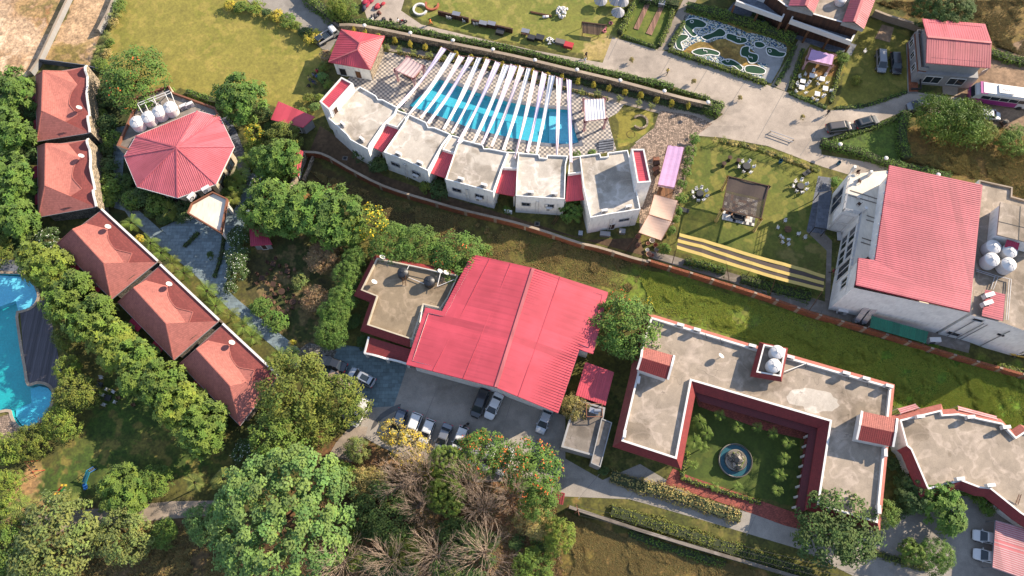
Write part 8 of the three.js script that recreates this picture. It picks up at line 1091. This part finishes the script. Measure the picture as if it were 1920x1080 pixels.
[[1818,915,18],[1836,935,18],[1852,955,16]].forEach((v, i) => plant('shrub', ...v, 2, `shrub along the wall of the zigzag block, ${nth[i]} from the left`, 'bush', { mat: LM.mid }));
// ---- gardens round the restaurant and cottages
[[270,366,26],[296,382,24],[204,312,20],[206,348,24],[200,232,24],[214,262,18],[345,395,18],[250,372,18]].forEach((v, i) => plant('shrub', ...v, 2.8, `dark leafy shrub in the beds beside the octagonal restaurant, ${nth[i]}`, 'bush', { mat: i % 2 ? LM.mid : LM.deep }));
[[318,394,22],[246,418,22],[452,326,24],[446,352,22],[436,372,18],[462,300,20],[282,456,22],[302,474,20],[322,494,20],[345,512,22],[388,546,26],[404,574,24],[432,592,24],[456,612,26],[472,632,22],[528,672,26],[586,690,22],[502,684,20],[548,660,18]].forEach((v, i) => palm(v[0], v[1], v[2],2.2 + (i % 3) * .5, 'small palm in the planting beds along the cottages and the slate walk', 'garden palms along the slate walk', i % 4 ? LM.mid : LM.olive));
[[446,446,24],[446,484,26],[444,508,22],[432,540,14],[86,450,26],[460,846,26]].forEach((v, i) => plant('flower', ...v, 3, `rounded bush dotted with white blossom ${['near the porch', 'in the middle of the slate walk', 'right of the slate walk', 'at the lower slate walk, small', 'behind the second cottage', 'in the shade below the lowest cottage'][i]}`, 'flowering bush', { mat: LM.deep, bloom: BL.white })); plant('flower', 486,352,22,4, 'bush with lilac blossom beside the slate walk', 'flowering bush', { mat: LM.mid, bloom: BL.lilac });
[[604,480,28, 'upper'],[592,562,26, 'lower']].forEach(v => plant('wispy', v[0], v[1], v[2],3, `dry brown shrub in the shaded garden, ${v[3]} one`, 'bush', { mat: LM.dry }));
[[490,574,20, 'upper bright bush beside the lower slate walk', LM.fresh],[516,606,22, 'lower bright bush beside the lower slate walk', LM.fresh],[550,643,8, 'tiny yellow shrub at the garden corner', LM.gold],[560,526,16, 'pale bush between the garden tables', LM.grey],[395,478,8, 'small strip shrub on the slate court', LM.deep],[262,448,9, 'yellow flowering shrub beside the slate walk', LM.gold],[680,640,14, 'shrub beside the entrance porch', LM.deep]].forEach(v => plant('shrub', v[0], v[1], v[2],1.8, v[3], 'bush', { mat: v[4] }));
hedge('strip of low planting across the slate court', [[345,462],[372,436]],.8,.5, LM.deep); hedge('narrow planting strip along the right of the slate court', [[402,520],[414,480],[420,440]],.7,.6, LM.deep); hedge('garden hedge at the foot of the yellowing lawn', [[350,172],[390,186],[420,192],[436,200]],1.6,1.3, LM.fresh);
function understorey(label, group, list, n, rp, mats, seed) { const p = PG(list), r = rng(seed), xs = list.map(v => v[0]), ys = list.map(v => v[1]); let k = 0, tries = 0; while (k < n && tries++ < 4000) { const x = lerp(Math.min(...xs), Math.max(...xs), r()), y = lerp(Math.min(...ys), Math.max(...ys), r()), g = G(x, y); if (!inside(p, ...g)) continue; plant('shrub', x, y, rp * (.7 + .6 * r()),1 + 1.2 * r(), label, 'bush', { mat: mats[k % mats.length], group }); k++; } }
understorey('dark low shrub in the beds round the octagonal restaurant', 'shrubs round the octagonal restaurant', [[232,300],[262,360],[330,384],[350,400],[330,412],[262,400],[226,380]],16,15,[LM.deep, LM.forest],3); understorey('low shrub in the bed between boardwalk and octagonal restaurant', 'shrubs beside the boardwalk', [[438,300],[450,330],[446,372],[420,380],[412,352]],9,12,[LM.forest, LM.olive],4); understorey('low shrub under the trees above the slate walk', 'shrubs under the trees above the slate walk', [[470,200],[520,230],[560,260],[545,330],[500,330],[468,290]],14,16,[LM.forest, LM.mid, LM.deep],5); understorey('dark low shrub along the fronts of the upper cottages', 'shrubs before the upper cottages', [[182,140],[212,190],[214,330],[206,390],[186,380],[180,260]],16,13,[LM.deep, LM.forest, LM.mid],6); understorey('dark shrub in the shade behind the left edge trees', 'shrubs behind the left edge trees', [[0,140],[60,150],[66,270],[70,420],[30,470],[-10,440]],16,20,[LM.deep, LM.forest],7); understorey('dark shrub under the trees beside the hall wing', 'shrubs beside the hall wing', [[660,450],[690,470],[676,560],[670,630],[640,650],[600,640],[640,520]],14,15,[LM.deep, LM.forest],8); understorey('dark undergrowth bush in the lower wood', 'undergrowth in the lower wood', [[620,880],[800,860],[860,1000],[1010,960],[1040,1080],[600,1085]],26,20,[LM.deep, LM.forest, LM.olive],9); understorey('dark shrub in the shade below the slanting cottages', 'shrubs below the slanting cottages', [[120,500],[200,560],[330,690],[450,810],[420,850],[300,760],[160,620]],14,16,[LM.deep],10);
// ---- yellowing lawn borders
[[432,10],[452,12],[478,14],[500,24],[520,30],[538,40],[556,48],[574,60],[588,70]].forEach((v, i) => plant('shrub', v[0], v[1],11 + (i % 3) * 3,1.6, `mixed shrub in the border of the top left road, ${nth[i]} from the left`, 'bush', { mat: [LM.gold, LM.mid, LM.lime, LM.deep][i % 4] }));
[[226,10,14],[214,26,15],[214,42,10],[198,66,12],[206,80,10],[188,92,14],[200,102,12],[178,112,12],[188,122,16]].forEach((v, i) => (i % 2 ? palm(v[0], v[1], v[2],1.4, 'small palm on the left border of the yellowing lawn', 'palms on the left lawn border', LM.grey) : plant('shrub', ...v, 1.8, `shrub on the left border of the yellowing lawn, ${nth[i]} going down`, 'bush', { mat: i % 4 ? LM.straw : LM.mid })));
[[612,104,12, LM.dry],[606,126,12, LM.olive],[604,144,12, LM.blue],[614,160,10, LM.lime],[590,200,10, LM.blue],[598,184,9, LM.lime],[578,182,10, LM.olive],[568,210,10, LM.mid]].forEach((v, i) => plant('shrub', v[0], v[1], v[2],1.6, `shrub between pool house and lawn, ${nth[i]} going down`, 'bush', { mat: v[3] })); plant('bushy', 634,22,18,6, 'tall yellow green column tree at the top wall corner', 'tree', { mat: LM.lime, low: .5 }); plant('bushy', 650,20,20,4, 'dark ivy mass at the top wall corner', 'tree', { mat: LM.mid }); hedge('dark hedge climbing beside the top left road', [[575,-6],[600,14],[630,36]],2.6,2.2, LM.mid); hedge('clipped hedge inside the top wall corner', [[642,38],[680,42],[720,46],[746,50]],1.7,1.4, LM.fresh);
// ---- stone wall planting
hedge('long clipped hedge along the upper road above the rubble stone wall', [[752,52],[800,62],[880,78],[960,92],[1040,112],[1120,132],[1200,150],[1262,164]],1.5,1.3, LM.fresh); hedge('dark low hedge along the foot of the rubble stone wall', [[716,74],[800,90],[960,122],[1060,146],[1160,170],[1280,200],[1330,211]],1.3,.7, LM.deep); hedge('great rounded bush closing the end of the rubble stone wall', [[1322,194],[1336,200],[1352,208]],3.6,2.2, LM.mid, { cat: 'bush', name: 'bush' }); hedge('ragged shrubs behind the end of the rubble stone wall', [[1266,168],[1300,178],[1330,186]],1.0,.9, LM.mid);
[664,684,711,741,769,797,826,855,884,911,940,967,998,1027,1053,1083,1113,1141,1172,1201,1231,1260,1290].forEach(x => { const y = 57 + (x - 664) * .2238 + (x > 700 ? 2 : 0); plant('shrub', x, y + 1,5.2,2.2, 'yellow green column shrub at the foot of the rubble stone wall', 'column shrub', { mat: LM.gold, group: 'column shrubs along the rubble stone wall', name: 'column_shrub', low: .5 }); });
[[725,88],[747,92],[775,98],[805,102],[830,106],[1090,172],[1120,174],[1162,184],[1198,192],[1222,198]].forEach(v => palm(v[0], v[1],9,1.5, 'small palm beside the walk above the pool deck', 'small palms along the pool walk', LM.olive)); hedge('reddish low border between pool deck and walk', [[745,99],[800,108],[880,118],[960,140],[1060,166],[1140,186]],.7,.5, LM.straw);
[[752,212],[848,256],[912,284],[955,290],[1000,292],[1080,290],[1110,288]].forEach((v, i) => plant('shrub', v[0], v[1],9,1.4, `shrub between pool deck and villas, ${nth[i]} from the left`, 'bush', { mat: LM.fresh }));
[[675,286,16,2.6, 'round bush behind the first villa', LM.deep],[712,308,20,2.6, 'spreading bush behind the second villa', LM.deep],[798,350,14,2.2, 'yellow flecked bush behind the third villa', LM.olive],[828,354,20,2.8, 'dark bush at the corner of the third villa', LM.deep],[950,392,9,1.2, 'small bush below the gap beside the fourth villa', LM.mid]].forEach(v => plant('shrub', v[0], v[1], v[2], v[3], v[4], 'bush', { mat: v[5] })); plant('leafy', 1074,396,22,4, 'small leafy tree between the last two villas', 'tree', { mat: LM.fresh });
// ---- gazebo lawn borders
[[1302,262,13],[1294,282,12],[1290,302,10],[1286,322,10],[1278,344,9],[1276,372,13],[1272,396,10],[1266,412,9],[1258,432,10],[1244,468,12]].forEach((v, i) => plant('shrub', ...v, 1.7, `shrub on the left border of the gazebo lawn, ${nth[i]} going down`, 'bush', { mat: i % 2 ? LM.mid : LM.fresh }));
[[1340,262],[1358,262],[1376,268],[1394,270],[1412,276],[1430,280],[1446,288],[1462,290],[1480,298],[1496,302],[1512,310],[1530,316]].forEach((v, i) => palm(v[0], v[1],8 + (i % 3),1.2, 'small spiky plant on the upper border of the gazebo lawn', 'spiky plants on the upper gazebo lawn border', i % 2 ? LM.olive : LM.straw, 'spiky plant')); hedge('low brownish border at the upper edge of the gazebo lawn', [[1352,264],[1420,278],[1480,300],[1536,320]],.7,.4, LM.straw);
hedge('flower bed with green bushes behind the striped awning', [[1284,490],[1320,498],[1360,508]],1.6,.9, LM.fresh, { cat: 'flower bed', name: 'flower_bed' }); [[1300,494],[1318,498],[1330,502],[1346,508]].forEach((v, i) => plant('golden', v[0], v[1],5,.9, `yellow flowers behind the striped awning, ${nth[i]} from the left`, 'flowers', { mat: LM.lime, bloom: BL.yellow, name: 'flowers' })); hedge('dark creeping plants below the right of the striped awning', [[1390,522],[1440,536],[1520,556]],2.4,.7, LM.mid); plant('shrub', 1568,342,14,1.6, 'leafy planter beside the glazed block', 'planter', { mat: LM.fresh, name: 'planter' });
// ---- plaza and golf hedges
hedge('thick hedge along the lane in front of the tall block', [[1540,266],[1570,274],[1610,284],[1650,300],[1690,312],[1740,322],[1780,332]],1.9,1.5, LM.fresh); hedge('hedge climbing to the lane beside the green triangle', [[1700,210],[1692,240],[1694,270],[1700,296]],2.2,1.6, LM.fresh); hedge('loose planting along the lane above the green triangle', [[1560,262],[1600,250],[1640,238],[1680,222]],.9,.7, LM.mid); hedge('wild hedge above the brown field at the right', [[1850,95],[1890,108],[1940,118]],2,1.2, LM.mid);
hedge('tall hedge between mini golf and guest house', [[1288,10],[1330,20],[1380,34],[1440,54],[1490,74]],2.2,1.8, LM.mid); hedge('hedge between mini golf and plaza', [[1254,92],[1300,108],[1360,128],[1400,142],[1436,156]],1.2,.9, LM.lime); hedge('hedge at the left side of the mini golf', [[1282,40],[1270,64],[1256,86]],1,.9, LM.mid); hedge('narrow hedge at the right side of the mini golf', [[1490,84],[1478,118],[1456,158]],.9,.7, LM.mid);
hedge('yellow flecked hedge between party lawn and small lawn', [[1188,6],[1176,34],[1162,60]],1.4,1.4, LM.lime); hedge('hedge at the right of the small lawn', [[1262,16],[1252,50],[1236,84]],1,.9, LM.lime); hedge('low hedge along the foot of the small lawn', [[1168,66],[1200,78],[1230,88]],.8,.6, LM.mid); hedge('dark hedge at the head of the small lawn', [[1200,-4],[1240,2],[1272,8]],2,1.4, LM.deep);
hedge('yellow flecked hedge left of the white tables', [[1506,92],[1494,130],[1482,166]],.9,.7, LM.lime); hedge('low hedge below the white tables', [[1480,174],[1510,186],[1550,202]],.8,.6, LM.mid); hedge('flowering hedge right of the white tables', [[1586,100],[1572,140],[1558,192]],.9,.7, LM.lime); hedge('ground hugging border along the lane below the car lawn', [[1568,202],[1620,198],[1660,186],[1700,172]],.8,.4, LM.mid); plant('bushy', 1578,108,14,2.2, 'round bush at the upper right of the white table lawn', 'bush', { mat: LM.mid }); plant('wispy', 1606,152,10,2, 'thin young tree with a long shadow on the car lawn', 'tree', { mat: LM.olive });
[[1350,30],[1380,44],[1412,58]].forEach((v, i) => hedge(`clipped box hedge on the guest house terrace, ${nth[i]} from the left`, [[v[0] + 60, v[1] - 4],[v[0] + 84, v[1] + 4]],1.3,.9, LM.deep)); [[1184,112],[1301,152],[1387,183],[1505,219]].forEach((v, i) => plant('shrub', v[0], v[1],5,1.3, `small potted plant standing on the plaza, ${nth[i]} from the left`, 'pot plant', { mat: LM.straw, name: 'pot_plant', low: .6 }));
hedge('yellow green scrub along the brick wall at the right edge', [[1866,688],[1890,692],[1940,704]],1.4,.8, LM.lime);
// ---- lower lane and courtyard
hedge('broad straw coloured hedge between lane and courtyard', [[1146,892],[1190,908],[1240,920],[1290,936],[1340,954],[1388,970]],2.4,1.3, LM.straw); hedge('creeper covered verge above the long grey boundary wall', [[1146,958],[1200,974],[1260,994],[1330,1016],[1400,1040],[1470,1060],[1520,1078]],2.4,.9, LM.olive); hedge('weeds at the foot of the long grey boundary wall', [[1180,1000],[1240,1022],[1300,1040],[1360,1058]],1.6,.5, LM.mid); hedge('bright low hedge at the front of the courtyard lawn', [[1276,896],[1320,910],[1370,926],[1426,942]],.7,.6, LM.lime); hedge('bright low hedge on the left of the courtyard lawn', [[1288,846],[1284,870],[1278,892]],.9,.7, LM.lime); hedge('yellow border below the large dark green tree', [[1640,1036],[1680,1050],[1740,1066]],1.2,.6, LM.olive);
[[1312,790,20],[1326,812,18],[1302,828,22],[1318,838,16],[1350,778,16],[1384,800,16],[1420,800,15],[1450,812,15],[1478,830,18],[1470,860,18],[1462,890,18],[1458,920,16],[1340,912,14],[1384,912,14],[1300,872,14]].forEach(v => palm(v[0], v[1], v[2] * .85,2.6, 'palm planted round the courtyard lawn', 'palms round the courtyard lawn', LM.mid)); plant('shrub', 1132,882,10,1.6, 'dark round bush beside the trough roof', 'bush', { mat: LM.deep });
{ const f = FOUNTAIN.position; for (const [x, z, m] of [[-.2,-.6, LM.lime],[.6,.1, LM.olive],[.2,.7, LM.mid]]) { const c = mesh('plant', palmG[0][0], m, FOUNTAIN); c.position.set(x, 1.5, z); c.scale.setScalar(.8); } void f; }
// ---- rough grass, weeds and litter nobody could count
function tufts(name, polys, n, mats, h, seed, blades = 5) {
  const r = rng(seed), mb = new MB(); for (let i = 0; i < blades; i++) { const a = i / blades * 6.283, d = v3(Math.cos(a) * .6,.8, Math.sin(a) * .6).normalize(), s = v3(-Math.sin(a),0, Math.cos(a)).multiplyScalar(.13); mb.tri(s.clone(), s.clone().negate(), d.multiplyScalar(1)); } mb.u.fill(0); const g = mb.geometry();
  for (const [q, share, k] of polys) { const p = PG(q), xs = p.map(v => v[0]), zs = p.map(v => v[1]), b = [Math.min(...xs), Math.max(...xs), Math.min(...zs), Math.max(...zs)], N = Math.round(n * share), im = new THREE.InstancedMesh(g, mats[k], N), mt = new THREE.Matrix4(), qn = new THREE.Quaternion(), c = new THREE.Color(); let i = 0, tries = 0; while (i < N && tries++ < N * 12) { const x = lerp(b[0], b[1], r()), z = lerp(b[2], b[3], r()); if (!inside(p, x, z) || fbm(x * .35 + 7, z * .35,0,3,9) < .25 + .3 * r()) continue; const s = h * (.35 + .6 * r() + 1.3 * sstep(.5,.75, fbm(x * .5, z * .5 + 4,0,3,17))); qn.setFromAxisAngle(v3(0,1,0), r() * 6.28); mt.compose(v3(x, 0, z), qn, v3(s, s * (.7 + .6 * r()), s)); im.setMatrixAt(i, mt); const t = .7 + .6 * r(); im.setColorAt(i, c.setRGB(t * (.85 + .4 * r()), t, t * .9)); i++; } im.count = i; im.name = numbered(name); im.castShadow = im.receiveShadow = true; im.userData = { kind: 'stuff', label: { rough_grass: 'rough grass and weeds covering the open ground', leaf_litter: 'dry leaves and brush on the ground of the wood' }[name], category: 'grass' }; scene.add(im); }
}
const TM = [[.2,.165,.055],[.24,.29,.045],[.21,.165,.065],[.25,.17,.1]].map(c => std(new THREE.Color(...c), { roughness: 1, side: THREE.DoubleSide }));
tufts('rough_grass', [[[[580,320],[720,370],[960,430],[1215,500],[1180,548],[1000,505],[880,478],[760,430],[640,370]],.3,2],[[[1190,500],[1500,592],[1660,640],[1700,775],[1430,645],[1230,585]],.9,1],[[[1640,632],[1930,715],[1930,820],[1760,770],[1690,780]],.9,1],[[[1690,300],[1800,240],[1930,280],[1930,380],[1850,340]],.35,0],[[[1640,4],[1930,0],[1930,110],[1740,40]],.3,2],[[[1060,960],[1180,1010],[1480,1090],[1060,1095]],.5,2]],46000, TM, .26,3);
tufts('leaf_litter', [[[[560,850],[1040,930],[1060,1095],[430,1095],[600,960]],1,3],[[[560,850],[1040,930],[1060,1095],[430,1095],[600,960]],.4,0],[[[-20,985],[440,985],[440,1095],[-20,1095]],.4,2]],22000, TM, .4,5);
renderer.render(scene, camera);
